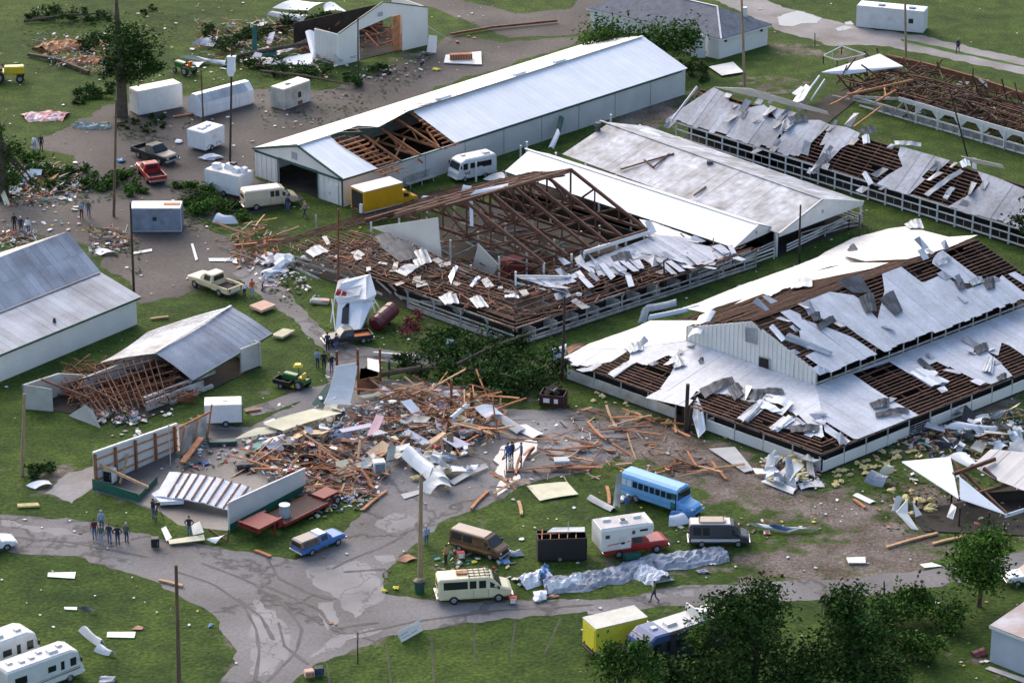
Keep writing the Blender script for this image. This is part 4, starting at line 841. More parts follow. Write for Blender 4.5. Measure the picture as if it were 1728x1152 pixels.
# ---- small house with the shingle hip roof
def shingle_house():
    r = root_at('house', 'white house with a grey shingle hip roof at the top', 'house')
    c = G(1216, 103); h = ZT(c, 67); A, B, Cc = G(1217, 66, h), G(1303, 41, h), G(1174, 56, h)
    u = (B-A).normalized(); n = V3((0, 0, 1)).cross(u); n = n if n.y > 0 else -n
    wl = (B-A).length; dp = 16.; P = [A, A+u*wl, A+u*wl+n*dp, A+n*dp]
    side = (Cc-A).normalized(); P[3] = A+side*dp*1.25; P[2] = P[3]+u*wl
    m1 = (P[0]+P[1])/2+side*wl*.5+V3((0, 0, 2.2)); m2 = (P[2]+P[3])/2-side*wl*.5+V3((0, 0, 2.2))
    mb = MB(); d = V3((0, 0, -.12))
    for q in ([P[0], P[1], m1], [P[1], P[2], m2, m1], [P[2], P[3], m2], [P[3], P[0], m1, m2]): mb.prism(q, d)
    part(mb, 'roof', 'shingle', r)
    cc = (P[0]+P[2])/2; I = [p.lerp(cc, .05) for p in P]
    mb = MB()
    for i in range(4): mb.wall(I[i], I[(i+1) % 4], 0, h-.12, .15)
    part(mb, 'wall', 'white_wall', r)
    mb = MB()
    for i in range(4): mb.beam(P[i]-V3((0, 0, .16)), P[(i+1) % 4]-V3((0, 0, .16)), .12, .14)
    mb.beam(P[0]+V3((0, 0, .03)), m1+V3((0, 0, .05)), .2, .05); mb.beam(m1+V3((0, 0, .05)), m2+V3((0, 0, .05)), .2, .05); part(mb, 'trim', 'white_paint', r)
    for f in (.12, .86):
        mb = MB(); p = I[0].lerp(I[1], f); mb.box(V3((p.x, p.y, h-.55))-n*.15, (.3, .2, .25)); part(mb, 'wall_lamp', 'black_plastic', r)
    mb = MB(); p = G(1166, 100); mb.box(p+V3((.9, .6, 1.4)), (1.6, .2, 2.8)); part(mb, 'leaning_panel', 'white_paint', r)
    mb = MB(); p = m1.lerp(P[1], .5); mb.box(p+V3((0, 0, .4)), (.5, .5, 1.2)); part(mb, 'chimney', 'white_paint', r)
shingle_house()
# ---- grey block hut at the lower right edge
def block_hut():
    r = root_at('hut', 'small pale block hut with a rusty flat roof in the lower right corner', 'hut')
    a = G(1675, 1118); h = ZT(a, 1060); q1 = G(1670, 1057, h); b = G(1760, 1092, h); u = (b-q1).normalized(); n = V3((0, 0, 1)).cross(u); n = n if n.y > 0 else -n
    P = [q1, q1+u*6, q1+u*6+n*5, q1+n*5]; P[3] = P[3]+V3((0, 0, .35)); P[2] = P[2]+V3((0, 0, .35))
    mb = MB(); mb.prism(P, (0, 0, .14)); part(mb, 'roof', mat('hut_roof', (.52, .50, .53), .6, .15, .6, col2=(.34, .22, .17), amt=.1, detail=8), r)
    I = [p.lerp((P[0]+P[2])/2, .06) for p in P]; mb = MB()
    for i in range(4): mb.wall(I[i], I[(i+1) % 4], 0, h, .15)
    part(mb, 'wall', mat('blue_block', (.50, .54, .62), .85, .08, .7), r)
    mb = MB(); mb.beam(P[0]-V3((0, 0, .04)), P[1]-V3((0, 0, .04)), .1, .16); mb.beam(P[0]-V3((0, 0, .04)), P[3]-V3((0, 0, .04)), .1, .16); part(mb, 'trim', 'white_paint', r)
block_hut()
def corner_wreck():
    r = root_at('wrecked_pavilion', 'torn white metal pavilion lying collapsed at the right edge', 'shed')
    A = G(1522, 780, 2.2); B = G(1604, 772, 2.6); Cc = G(1618, 842, 1.6); D = G(1696, 868, 1.0); E_ = G(1728, 858, 1.0)
    mb = MB(); mb.prism([A, B, Cc], (0, .1, .06)); mb.prism([Cc+V3((.1, 0, 0)), G(1619, 805, 2.4), D], (0, .1, .06)); mb.prism([D, E_, E_+V3((0, 0, -.3)), D+V3((0, 0, -.3))], (0, .1, .02)); part(mb, 'roof', 'white_metal', r)
    mb = MB(); q = [G(1640, 788, 2.6), G(1672, 760, 2.9), G(1760, 770, 3.0), G(1800, 800, 2.4), G(1800, 850, 1.9), G(1728, 828, 1.9), G(1686, 812, 2.0)]
    c = sum(q, V3())/len(q); U0 = (q[2]-q[1]).normalized(); pl = Plane(q[6], q[5], q[1]); 
    pl.sheets(mb, [[(1640, 786), (1672, 758), (1760, 766), (1800, 800), (1800, 850), (1728, 828), (1686, 812)]], off=0, strip=.45, lap=.06, lo=.75, hi=1.1); part(mb, 'roof', mat('ribbed_cream', (.62, .58, .56), .4, .1, .6), r)
    for x, y, z in ((1545, 870, 1.4), (1618, 888, 1.7), (1668, 888, 1.3), (1694, 900, 1.1), (1605, 850, 2.)): mb = MB(); p = G(x, y); mb.beam(p, p+V3((0, 0, z)), .16, .16); part(mb, 'post', 'timber_dark', r)
    mb = MB(); mb.beam(G(1608, 800, 2.2), G(1680, 774, 2.9), .2, .3); mb.beam(G(1610, 778, 2.5), G(1624, 806, 2.1), .16, .2); mb.beam(G(1660, 790, 2.4), G(1684, 812, 1.9), .2, .3); mb.beam(G(1616, 842, 1.4), G(1760, 800, 1.8), .2, .3); mb.beam(G(1604, 775, 2.4), G(1700, 868, .9), .16, .25)
    part(mb, 'beams', 'timber_brown', r)
    mb = MB(); mb.prism([G(*p, .06) for p in ((1530, 862), (1612, 850), (1770, 800), (1770, 905), (1560, 896))], (0, 0, .03)); mb.wall(G(1630, 850), G(1800, 838), 0, .9, .1); part(mb, 'floor', 'shaded_earth', r)
    mb = MB(); mb.prism([G(1512, 864, .9), G(1532, 842, 1.6), G(1532, 866, .8), G(1550, 894, .1), G(1538, 892, .1)], (0, .1, 0)); mb.prism([G(1540, 846, 1.5), G(1556, 868, .7), G(1545, 872, .5)], (0, .1, 0)); mb.prism([G(1598, 872, .6), G(1606, 850, 1.2), G(1614, 856, 1.2), G(1608, 876, .5)], (0, .1, 0)); part(mb, 'torn_sheet', 'white_wall', r)
corner_wreck()
# ---- the shattered steel building in the middle left: standing wall panels
def steel_building():
    r = root_at('shattered_building', 'shattered green and white metal building with only wall panels left', 'building')
    def panel(name, q, m, d=(0, .08, 0), lab=None): mb = MB(); mb.prism(q, d); return part(mb, name, m, r, lab)
    up = lambda p, z: V3((p.x, p.y, z))
    a, b = G(160, 822), G(300, 760); z0, z1 = ZT(a, 765), ZT(b, 716); u = (b-a).normalized(); n = V3((0, 0, 1)).cross(u)
    panel('wall', [a, b, up(b, z1), up(a, z0)], 'grey_wall', n*.06)
    mb = MB(); i = -V3((0, 0, 1)).cross(u); i = i if i.y < 0 else -i
    for k in range(5): p = a.lerp(b, k/4.2+.01)+i*.12; mb.beam(p, up(p, z0+(z1-z0)*k/4-.05), .24, .16, 0, .6, up=u)
    for f in (.2, .5, .8): mb.beam(up(a, z0*f)+i*.08, up(b, z1*f)+i*.08, .06, .13, 0, 1.)
    part(mb, 'wall_studs', 'lumber', r)
    mb = MB(); mb.beam(up(a, z0+.06), up(b, z1+.06), .2, .16); part(mb, 'top_trim', 'white_paint', r)
    a2, b2 = G(304, 770), G(350, 738); z2 = ZT(a2, 722)
    panel('wall', [a2, b2, up(b2, ZT(b2, 698)), up(a2, z2)], 'worn_paint', V3((.0, .06, 0)), 'leaning torn wall panel')
    mb = MB(); 
    for f in (0, .5, 1): p = a2.lerp(b2, f)+V3((0, -.1, 0)); mb.beam(p, up(p, z2+.2)+V3((.5, 0, .3*f)), .18, .14)
    mb.beam(G(308, 780, .5), G(340, 738, 1.4), .5, .14, 0, 1.3); mb.beam(up(a2, z2), G(356, 694, 3.2), .12, .2); part(mb, 'wall_studs', 'lumber', r)
    g0, g1, g2 = G(156, 825), G(234, 847), G(266, 812)
    mb = MB(); mb.prism([g0, g1, up(g1, .75), G(205, 824, .8), up(g0, .95)], (0, .06, 0)); mb.prism([g1, g2, up(g2, .5), up(g1, .6)], (0, .06, 0)); part(mb, 'wall', 'green_metal', r, 'green lower panels crumpled at the corner')
    c, d = G(388, 896), G(516, 828); zc, zd = ZT(c, 848), ZT(d, 790); w = (d-c).normalized(); nn = V3((0, 0, 1)).cross(w)
    panel('wall', [up(c, zc*.24), up(d, zd*.3), up(d, zd), up(c, zc)], 'grey_wall', nn*.08)
    panel('wall', [c, d, up(d, zd*.3), up(c, zc*.24)], 'green_metal', nn*.08)
    mb = MB(); mb.beam(c-w*.1, up(c, zc)-w*.1, .12, .12); mb.beam(up(c, zc+.03), up(d, zd+.03), .14, .08); part(mb, 'trim', 'white_paint', r)
    # fallen insulated roof section with purlins on it
    F0, F1, F2, F3 = G(286, 797, .9), G(425, 825, .8), G(396, 866, .3), G(262, 838, .5)
    mb = MB(); N = 10
    for i in range(N):
        f0, f1 = i/N, (i+1)/N; z = [V3((0, 0, .3*math.sin(f*3.1)+.05*math.sin(f*23))) for f in (f0, f1)]
        for j in range(4):
            g0_, g1_ = j/4, (j+1)/4; mb.prism([F0.lerp(F1, f0).lerp(F3.lerp(F2, f0), g0_)+z[0], F0.lerp(F1, f1).lerp(F3.lerp(F2, f1), g0_)+z[1], F0.lerp(F1, f1).lerp(F3.lerp(F2, f1), g1_)+z[1], F0.lerp(F1, f0).lerp(F3.lerp(F2, f0), g1_)+z[0]], (0, 0, .08))
    part(mb, 'fallen_roof', 'cloth_white', r)
    mb = MB()
    for k in range(9): f = .16+k*.1; z = V3((0, 0, .3*math.sin(f*3.1)+.14)); mb.beam(F0.lerp(F1, f)+z, F3.lerp(F2, f)+z, .12, .1, 0, .9)
    part(mb, 'roof_purlins', 'timber_red', r)
    mb = MB(); mb.prism([G(256, 838, .2), G(290, 818, .7), G(312, 828, .6), G(310, 850, .3), G(270, 852, .2)], (0, 0, .3)); part(mb, 'torn_insulation', 'cloth_white', r)
    for p, z, t in (((288, 787), 716, .1), ): mb = MB(); q = G(*p); mb.tube([q, up(q, ZT(q, z))], .05, 6); part(mb, 'conduit', 'worn_paint', r)
    mb = MB(); mb.beam(G(160, 780, 1.9), G(250, 822, .6), .12, .24, 0, 1.4); mb.beam(G(202, 816, .2), G(216, 766, 1.8), .14, .2, 0, 1.); part(mb, 'loose_studs', 'lumber_pale', r)
    mb = MB(); mb.beam(G(386, 894, 2.2), G(384, 912, .2), .12, .12); mb.beam(G(384, 912, .2), G(352, 892, .1), .1, .1); part(mb, 'broken_frame', 'timber_brown', r)
    # upright torn wall by the fallen tree
    e0, e1 = G(640, 646), G(560, 685)
    mb = MB(); q = [G(547, 680, .5), G(590, 683, .4), G(604, 612, 2.9), G(566, 618, 3.0)]; N = 6
    for i in range(N):
        f0, f1 = i/N, (i+1)/N; s = lambda f: V3((0, 0, -.35*math.sin(f*3.1)))
        mb.prism([q[0].lerp(q[3], f0)+s(f0), q[1].lerp(q[2], f0)+s(f0), q[1].lerp(q[2], f1)+s(f1), q[0].lerp(q[3], f1)+s(f1)], (0, .08, .03))
    part(mb, 'bent_panel', 'white_paint', r)
    mb = MB(); mb.prism([G(526, 682, .1), G(543, 686, .1), G(560, 650, 1.4), G(552, 648, 1.4)], (0, .05, .03)); part(mb, 'bent_panel', 'green_trim', r)
    for x, y, z in ((605, 664, 588), (642, 645, 588), (569, 625, 592), (762, 696, 640), (796, 690, 660)): mb = MB(); p = G(x, y); mb.beam(p, up(p, ZT(p, z)), .22, .22, 0, 1.1); part(mb, 'post', 'timber_red', r)
    mb = MB(); p = G(620, 645); mb.prism([G(607, 640, 1.4), G(638, 634, 1.4), G(638, 620, 1.4), G(608, 622, 1.4)], (0, .06, 0)); mb.prism([G(620, 622, 1.9), G(640, 628, 1.9), G(640, 608, 1.9), G(620, 604, 2.)], (0, .06, 0)); part(mb, 'wall', 'white_paint', r)
    mb = MB(); mb.prism([G(606, 662, .1), G(640, 654, .1), G(640, 636, .8), G(607, 640, .8)], (0, .1, 0)); part(mb, 'wall', 'timber_red', r)
steel_building()
# ================================================================ VEHICLES
def paint(name, col, rough=.35, col2=None, amt=.2): return mat(name, col, rough, .08, 1.5, col2=col2, amt=amt, spec=.5)
paint('cream_paint', (.68, .62, .42)); paint('tan_paint', (.56, .47, .34)); paint('pickup_cream', (.70, .60, .38)); paint('blue_paint', (.05, .16, .42)); paint('red_paint', (.42, .022, .022), col2=(.25, .02, .02))
paint('black_paint', (.022, .024, .03)); paint('charcoal_paint', (.06, .06, .075)); paint('bus_blue', (.17, .42, .74)); paint('wood_brown', (.16, .085, .035), .5, col2=(.09, .05, .025)); paint('roof_tan', (.42, .33, .26), .5)
paint('yellow_paint', (.78, .68, .06)); paint('amber_paint', (.68, .36, .015)); paint('van_white', (.72, .73, .76)); paint('maroon_paint', (.12, .018, .022)); paint('shell_brown', (.17, .14, .12)); paint('rv_white', (.68, .68, .67)); paint('rv_roof', (.62, .61, .60), .6)
paint('peach_lit_white', (.78, .72, .66), .5); paint('grey_blue_panel', (.24, .29, .37), .6, col2=(.14, .17, .22)); paint('lowboy_red', (.22, .018, .014), .6); paint('deck_brown', (.10, .06, .05), .9); paint('dark_blue', (.02, .05, .16)); paint('john_green', (.02, .12, .03)); paint('orange_paint', (.6, .12, .01)); paint('burnt_box', (.012, .012, .014), .7)  # the peach white has warm sky light on vehicle tops painted in
def ring(x, w, z0, zb, wr, zr, c=.06):
    h = [(w*.94, z0), (w, z0+.14), (w, zb), (wr, zr-c), (wr-c*1.6, zr)]
    return [V3((x, y, z)) for y, z in h]+[V3((x, -y, z)) for y, z in h[::-1]]
def rbox(mb, x0, x1, w, z0, z1, r=.1, e=.08, m=0, t=1.):
    """box with rounded long edges and slightly drawn-in ends; w is the half width"""
    def rr(x, s): a = w-s; return [V3((x, y, z)) for y, z in ((a-r, z0+s), (a, z0+r+s), (a, z1-r-s), (a-r, z1-s), (-a+r, z1-s), (-a, z1-r-s), (-a, z0+r+s), (-a+r, z0+s))]
    mb.loft([rr(x0, e), rr(x0+e, 0), rr(x1-e, 0), rr(x1, e)], m, t)
def wheel(root, x, y, r=.36, w=.24):
    s = 1 if y > 0 else -1; mb = MB(); n = 16; rings = []
    for yy, rr in ((-w/2, r*.55), (-w/2, r*.92), (-w*.3, r), (w*.3, r), (w/2, r*.92), (w/2, r*.55)): rings.append([V3((x+rr*math.cos(2*math.pi*k/n), y+yy, r+rr*math.sin(2*math.pi*k/n))) for k in range(n)])
    mb.loft(rings); wh = mb.build('wheel', 'rubber', root)
    mb = MB(); mb.tube([V3((x, y+s*(w/2-.03), r)), V3((x, y+s*(w/2+.015), r))], [r*.6, r*.5], 14); mb.build('rim', 'rim', wh); return wh
def wheels(root, xs, hw, r=.36, w=.24):
    for x in xs:
        for s in (1, -1): wheel(root, x, s*(hw-w/2+.02), r, w)
def side_win(root, stations, spans_, z0f, z1f, m='glass', name='window', sides=(1, -1), out=.012):
    def at(x, f):
        for a, b in zip(stations[:-1], stations[1:]):
            if a[0] <= x <= b[0]:
                k = (x-a[0])/(b[0]-a[0]+1e-9); q = [a[i]+(b[i]-a[i])*k for i in range(6)]; zb, zr = q[3], q[5]-.06; return (q[1]+(q[4]-q[1])*f, zb+(zr-zb)*f)
        return (stations[0][1], stations[0][3])
    for s in sides:
        for x0, x1 in spans_:
            mb = MB(); P = []
            for x, f in ((x0, z0f), (x1, z0f), (x1, z1f), (x0, z1f)): y, z = at(x, f); P.append(V3((x, s*(y+out), z)))
            mb.prism(P, (0, -s*.05, 0)); mb.build(name, m, root)
def plate(root, name, m, pts, d): mb = MB(); mb.prism([V3(p) for p in pts], V3(d)); return mb.build(name, m, root)
def lights(root, xf, yw, z, xr, zr=.8):
    for s in (1, -1):
        mb = MB(); mb.box((xf, s*yw, z), (.06, .22, .16)); mb.build('headlight', 'lamp_glass', root)
        mb = MB(); mb.box((xr, s*yw*1.1, zr), (.06, .12, .28)); mb.build('tail_light', 'red_lens', root)
def bumpers(root, xf, xr, w, z=.45, m='chrome'):
    for x in (xf, xr): mb = MB(); rbox(mb, x-.08, x+.08, w, z-.1, z+.1, .04, .03); mb.build('bumper', m, root)
def place(root, A, B, L, hw, side=1, z=0., tilt=0., smin=.8, smax=1.2):
    """A rear, B front: ground pixels of the body side that faces the camera"""
    a, b = G(*A), G(*B); d = b-a; s = max(smin, min(smax, d.length/L)); d.normalize(); n = V3((-d.y, d.x, 0)); n = n if n.y > 0 else -n
    c = (a+b)/2+n*hw*s; root.location = (c.x, c.y, z); root.rotation_euler = Euler((tilt, 0, math.atan2(d.y, d.x)), 'XYZ'); root.scale = (s,)*3; return root
def van(name, label, cat, A, B, body, roof=None, wins=((-2.4, -1.35),), wins2=None, rack=False, door_open=False, tall=False, stripe=None, group=None, L=5.5):
    r = thing(name, label, cat, group=group); H = 2.25 if tall else 2.02
    st = [(-2.75, .93, .48, 1.12, .80, H-.14), (-2.62, .99, .40, 1.15, .85, H), (.95, .99, .40, 1.15, .85, H), (1.32, .99, .40, 1.15, .83, H-.1), (1.98, .99, .42, 1.14, .92, 1.24), (2.55, .95, .44, 1.0, .88, 1.08), (2.75, .88, .5, .86, .8, .95)]
    mb = MB(); mb.loft([ring(*s) for s in st]); b = mb.build('body', body, r, smooth=False)
    if roof: mb = MB(); mb.loft([[V3((x, y, z)) for y, z in ((.80, H-.03), (.66, H+.05), (-.66, H+.05), (-.80, H-.03))] for x in (-2.62, 1.0)]); mb.build('roof', roof, r)
    side_win(r, st, wins, .12, .82); side_win(r, st, [(1.12, 1.72)], .12, .72, name='window')
    plate(r, 'windshield', 'glass', [(1.40, .70, H-.16), (1.40, -.70, H-.16), (1.97, -.82, 1.27), (1.97, .82, 1.27)], (.03, 0, .03))
    plate(r, 'rear_window', 'glass', [(-2.74, .6, 1.25), (-2.74, -.6, 1.25), (-2.71, -.55, 1.75), (-2.71, .55, 1.75)], (-.03, 0, 0))
    if stripe:
        side_win(r, [(a, w, z0, .62, w, .98) for a, w, z0, zb, wr, zr in st[:5]], [(-2.6, 1.9)], .0, .9, stripe, 'side_panel')
    if door_open: side_win(r, [(a, w, z0, .5, wr, zr) for a, w, z0, zb, wr, zr in st], [(-.1, .95)], .02, .86, 'void_shade', 'door_opening_shade', sides=(-1,), out=.02)  # open door drawn as a dark plate, shade painted on the body
    else: side_win(r, [(a, w+.005, z0, .5, w+.005, 1.2) for a, w, z0, zb, wr, zr in st[:5]], [(.98, 1.0), (-.12, -.10)], .0, .95, 'black_plastic', 'door_seam', sides=(-1, 1), out=.003)
    lights(r, 2.74, .66, .82, -2.77); bumpers(r, 2.82, -2.82, .95, m='chrome')
    plate(r, 'grille', 'black_plastic', [(2.77, .45, .6), (2.77, -.45, .6), (2.77, -.45, .86), (2.77, .45, .86)], (.02, 0, 0))
    wheels(r, (-1.6, 1.75), .99)
    for s in (1, -1):
        mb = MB(); mb.box((1.75, s*1.12, 1.32), (.12, .2, .26)); mb.build('mirror', 'black_plastic', r)
    if rack:
        mb = MB()
        for x in (-.4, 0, .4, .8, 1.1): mb.beam(V3((x, -.7, H+.12)), V3((x, .7, H+.12)), .05, .05)
        for y in (-.7, -.23, .23, .7): mb.beam(V3((-.5, y, H+.14)), V3((1.2, y, H+.14)), .05, .05)
        for x in (-.4, 1.1):
            for y in (-.7, .7): mb.beam(V3((x, y, H-.02)), V3((x, y, H+.12)), .05, .05)
        mb.build('roof_rack', 'black_plastic', r); mb = MB(); mb.box((-.9, .1, H+.08), (.8, .5, .14)); mb.build('roof_board', 'lumber', r)
    if tall:
        mb = MB(); rbox(mb, -1.9, .6, .66, H, H+.22, .1, .25); mb.build('raised_roof', 'roof_tan', r)
    return place(r, A, B, L, .99)
def pickup(name, label, A, B, body, roof=None, shell=None, camper=False, L=5.3, tilt=0., z=0., group=None, bedm='deck_brown', white_hood=None, place_it=True):
    r = thing(name, label, 'truck', group=group)
    st = [(-2.65, .90, .5, .92, .9, .96), (-.55, .95, .48, .95, .93, 1.0), (.95, .95, .48, .96, .93, 1.06), (1.0, .95, .48, .96, .92, 1.08), (2.3, .93, .5, .92, .86, 1.02), (2.6, .88, .52, .8, .8, .92)]
    mb = MB(); mb.loft([ring(*s, c=.04) for s in st[1:]]); mb.build('body', body, r)
    ca = [(-.55, .92, .9, 1.06, .70, 1.66), (-.4, .92, .9, 1.06, .72, 1.70), (.45, .92, .9, 1.06, .72, 1.70), (1.02, .92, .9, 1.06, .86, 1.12)]
    mb = MB(); mb.loft([ring(*s, c=.05) for s in ca]); mb.build('cab', body, r)
    if white_hood:
        mb = MB(); mb.prism([V3((-.4, -.64, 1.705)), V3((.42, -.64, 1.705)), V3((.42, .64, 1.705)), V3((-.4, .64, 1.705))], (0, 0, .02)); mb.build('cab_roof', white_hood, r)
    side_win(r, ca, [(-.35, .42)], .12, .86); plate(r, 'windshield', 'glass', [(.50, .6, 1.64), (.50, -.6, 1.64), (1.0, -.78, 1.16), (1.0, .78, 1.16)], (.03, 0, .03))
    plate(r, 'rear_window', 'glass', [(-.575, .6, 1.12), (-.575, -.6, 1.12), (-.56, -.55, 1.55), (-.56, .55, 1.55)], (-.02, 0, 0))
    mb = MB()
    for s in (1, -1): mb.box((-1.62, s*.91, .72), (2.1, .08, .5))
    mb.box((-2.64, 0, .74), (.08, 1.8, .46)); mb.build('bed', body, r)
    mb = MB(); mb.box((-1.6, 0, .62), (2.0, 1.72, .06)); mb.build('bed_floor', bedm, r)
    if shell:
        sh = [(-2.68, .88, .95, 1.05, .74, 1.55), (-2.5, .9, .95, 1.05, .76, 1.66), (-.6, .9, .95, 1.05, .76, 1.66)]
        mb = MB(); mb.loft([ring(*s, c=.05) for s in sh]); mb.build('camper_shell', shell, r); side_win(r, sh, [(-2.45, -.75)], .15, .85, 'glass'); plate(r, 'rear_window', 'glass', [(-2.72, .62, 1.1), (-2.72, -.62, 1.1), (-2.69, -.58, 1.48), (-2.69, .58, 1.48)], (-.02, 0, 0))
    if camper:
        mb = MB(); mb.loft([[V3((x, y, z)) for y, z in ((1.12, zl), (1.16, zl+.1), (1.16, 2.65), (1.0, 2.78), (-1.0, 2.78), (-1.16, 2.65), (-1.16, zl+.1), (-1.12, zl))] for x, zl in ((-3.1, .95), (-3.05, .9), (-.62, .9), (-.6, 1.78), (.5, 1.78), (1.15, 1.95), (1.25, 2.2))]); mb.build('camper_body', 'rv_white', r)
        mb = MB(); mb.prism([V3((-3.0, -.98, 2.785)), V3((.9, -.98, 2.785)), V3((.9, .98, 2.785)), V3((-3.0, .98, 2.785))], (0, 0, .03)); mb.build('camper_roof', mat('camper_top', (.55, .52, .52), .7, .2, .9), r)
        for x, y in ((-1.0, -.2), (.3, .3), (-2.2, .4)): mb = MB(); mb.box((x, y, 2.9), (.7, .5, .2), top=.85); mb.build('roof_vent', 'rv_white', r)
        mb = MB(); mb.box((-1.0, -.2, 3.02), (.35, .3, .08)); mb.build('vent_lid', 'black_plastic', r)
        for s in (1, -1):
            for x0, x1, z0, z1, m in ((-2.75, -2.4, 2.0, 2.3, 'glass'), (-.55, -.3, 2.1, 2.4, 'glass'), (.1, .75, 2.25, 2.42, 'glass'), (-1.6, -.95, 1.5, 2.0, 'rv_roof'), (-1.45, -1.15, 1.35, 1.55, 'glass')): plate(r, 'camper_window', m, [(x0, s*1.165, z0), (x1, s*1.165, z0), (x1, s*1.165, z1), (x0, s*1.165, z1)], (0, s*.02, 0))
            plate(r, 'stripe', 'orange_paint', [(-2.6, s*1.165, 1.36), (-.7, s*1.165, 1.5), (-.7, s*1.165, 1.58), (-2.6, s*1.165, 1.44)], (0, s*.015, 0))
    lights(r, 2.6, .62, .78, -2.69, .78); bumpers(r, 2.68, -2.76, .93, .52)
    plate(r, 'grille', 'black_plastic', [(2.61, .45, .62), (2.61, -.45, .62), (2.61, -.45, .86), (2.61, .45, .86)], (.02, 0, 0)); wheels(r, (-1.55, 1.62), .95, .37)
    if place_it: place(r, A, B, L, .95, z=z, tilt=tilt)
    return r
van('van', 'cream passenger van with long windows and a black roof rack', 'van', (740, 1022), (864, 1014), 'cream_paint', wins=((-2.35, -.55), (-.4, .1), (.3, .82)), rack=True)
van('van', 'brown wood sided van with its side door open', 'van', (757, 926), (842, 950), 'wood_brown', roof='roof_tan', wins=((-2.45, -1.35), (-1.2, -.2)), door_open=True, stripe=mat('wood_panel', (.26, .15, .06), .6, .2, 2.))
van('van', 'dark conversion van with a pale raised roof and broken windows', 'van', (1163, 924), (1264, 924), 'charcoal_paint', roof='peach_lit_white', wins=((-2.4, -1.7), (-1.5, -.9)), tall=True, stripe='rv_roof')
van('van', 'tan cargo van parked by the barn door', 'van', (414, 358), (504, 347), 'tan_paint', roof='peach_lit_white', wins=((-.1, .3), (.4, .82)), L=5.5)
pickup('pickup_truck', 'blue pickup with a brown camper shell beside the red lowboy trailer', (514, 943), (583, 916), 'blue_paint', shell='shell_brown', white_hood='van_white', L=5.)
pickup('pickup_truck', 'red pickup carrying a white slide in camper', (1020, 946), (1131, 930), 'red_paint', camper=True, white_hood='red_paint', L=5.5)
pickup('pickup_truck', 'cream pickup with an empty bed on the grass edge', (384, 506), (315, 481), 'pickup_cream')
pickup('pickup_truck', 'black pickup with a tonneau cover parked by the white camper', (221, 263), (280, 283), 'black_paint', shell=None, bedm='black_plastic')
pickup('pickup_truck', 'red pickup with its tailgate towards the leaf litter', (252, 315), (228, 288), 'red_paint', bedm='black_plastic')
# ---- blue school bus
def school_bus():
    r = thing('school_bus', 'light blue old school bus with its front door open', 'bus'); H = 2.75
    st = [(-4.3, 1.10, .62, 1.45, 1.0, H-.25), (-4.15, 1.16, .55, 1.5, 1.08, H-.06), (2.3, 1.16, .55, 1.5, 1.08, H-.06), (2.45, 1.14, .6, 1.5, 1.04, H-.2)]
    def rg(x, w, z0, zb, wr, zr):
        h = [(w*.96, z0), (w, z0+.1), (w, zb), (wr, zr-.38), (wr*.86, zr-.12), (wr*.5, zr+.04)]; return [V3((x, y, z)) for y, z in h]+[V3((x, -y, z)) for y, z in h[::-1]]
    mb = MB(); mb.loft([rg(*s) for s in st]); mb.build('body', 'bus_blue', r)
    mb = MB(); mb.loft([ring(2.3, 1.1, .55, 1.3, .98, 1.5), ring(2.6, 1.0, .55, 1.2, .9, 1.42), ring(3.7, .92, .55, 1.1, .8, 1.22), ring(4.0, .8, .6, .95, .7, 1.05)]); mb.build('hood', 'bus_blue', r)
    mb = MB()
    for s in (1, -1):
        for i in range(8):
            a0 = math.pi*i/8; a1 = math.pi*(i+1)/8
            mb.prism([V3((3.0+.72*math.cos(a), s*.86, .5+.55*math.sin(a))) for a in (a0, a1)]+[V3((3.0, s*.86, .5))], (0, s*.3, 0))
    mb.build('fender', 'bus_blue', r)
    for s in (1, -1):
        for k in range(9):
            x = -4.0+k*.66; y0, y1 = 1.155, 1.09; o = plate(r, 'window', 'glass' if k > 1 else 'bus_window_pale', [(x, s*1.165, 1.58), (x+.52, s*1.165, 1.58), (x+.52, s*1.115, 2.18), (x, s*1.115, 2.18)], (0, s*.015, 0))
    plate(r, 'windshield', 'glass', [(2.47, 1.0, 1.62), (2.47, -1.0, 1.62), (2.44, -.96, 2.35), (2.44, .96, 2.35)], (.03, 0, 0))
    plate(r, 'door', 'green_metal', [(1.75, -1.17, .62), (2.25, -1.17, .62), (2.25, -1.10, 2.25), (1.75, -1.10, 2.25)], (0, -.02, 0)); plate(r, 'door_opening_shade', 'void_shade', [(2.27, -1.17, .62), (2.4, -1.17, .62), (2.4, -1.10, 2.25), (2.27, -1.10, 2.25)], (0, -.025, 0))  # dark plate painted as the shade in the open doorway
    for s in (1, -1): plate(r, 'side_rail', 'bus_trim', [(-4.2, s*1.165, 1.02), (2.2, s*1.165, 1.02), (2.2, s*1.165, 1.1), (-4.2, s*1.165, 1.1)], (0, s*.02, 0))
    mb = MB(); mb.box((2.5, 0, 2.42), (.3, 1.8, .06)); mb.build('visor', 'black_plastic', r)
    plate(r, 'grille', 'bus_trim', [(4.0, .5, .7), (4.0, -.5, .7), (4.0, -.5, 1.0), (4.0, .5, 1.0)], (.02, 0, 0))
    for s in (1, -1): mb = MB(); mb.tube([V3((3.9, s*.75, .95)), V3((4.05, s*.75, .95))], .13, 10); mb.build('headlight', 'lamp_glass', r)
    bumpers(r, 4.15, -4.4, 1.05, .6, 'bus_trim'); wheels(r, (-2.3, 3.0), 1.14, .46, .3)
    place(r, (1046, 840), (1166, 880), 8.3, 1.16)
paint('bus_window_pale', (.55, .62, .70)); paint('bus_trim', (.12, .30, .56)); school_bus()
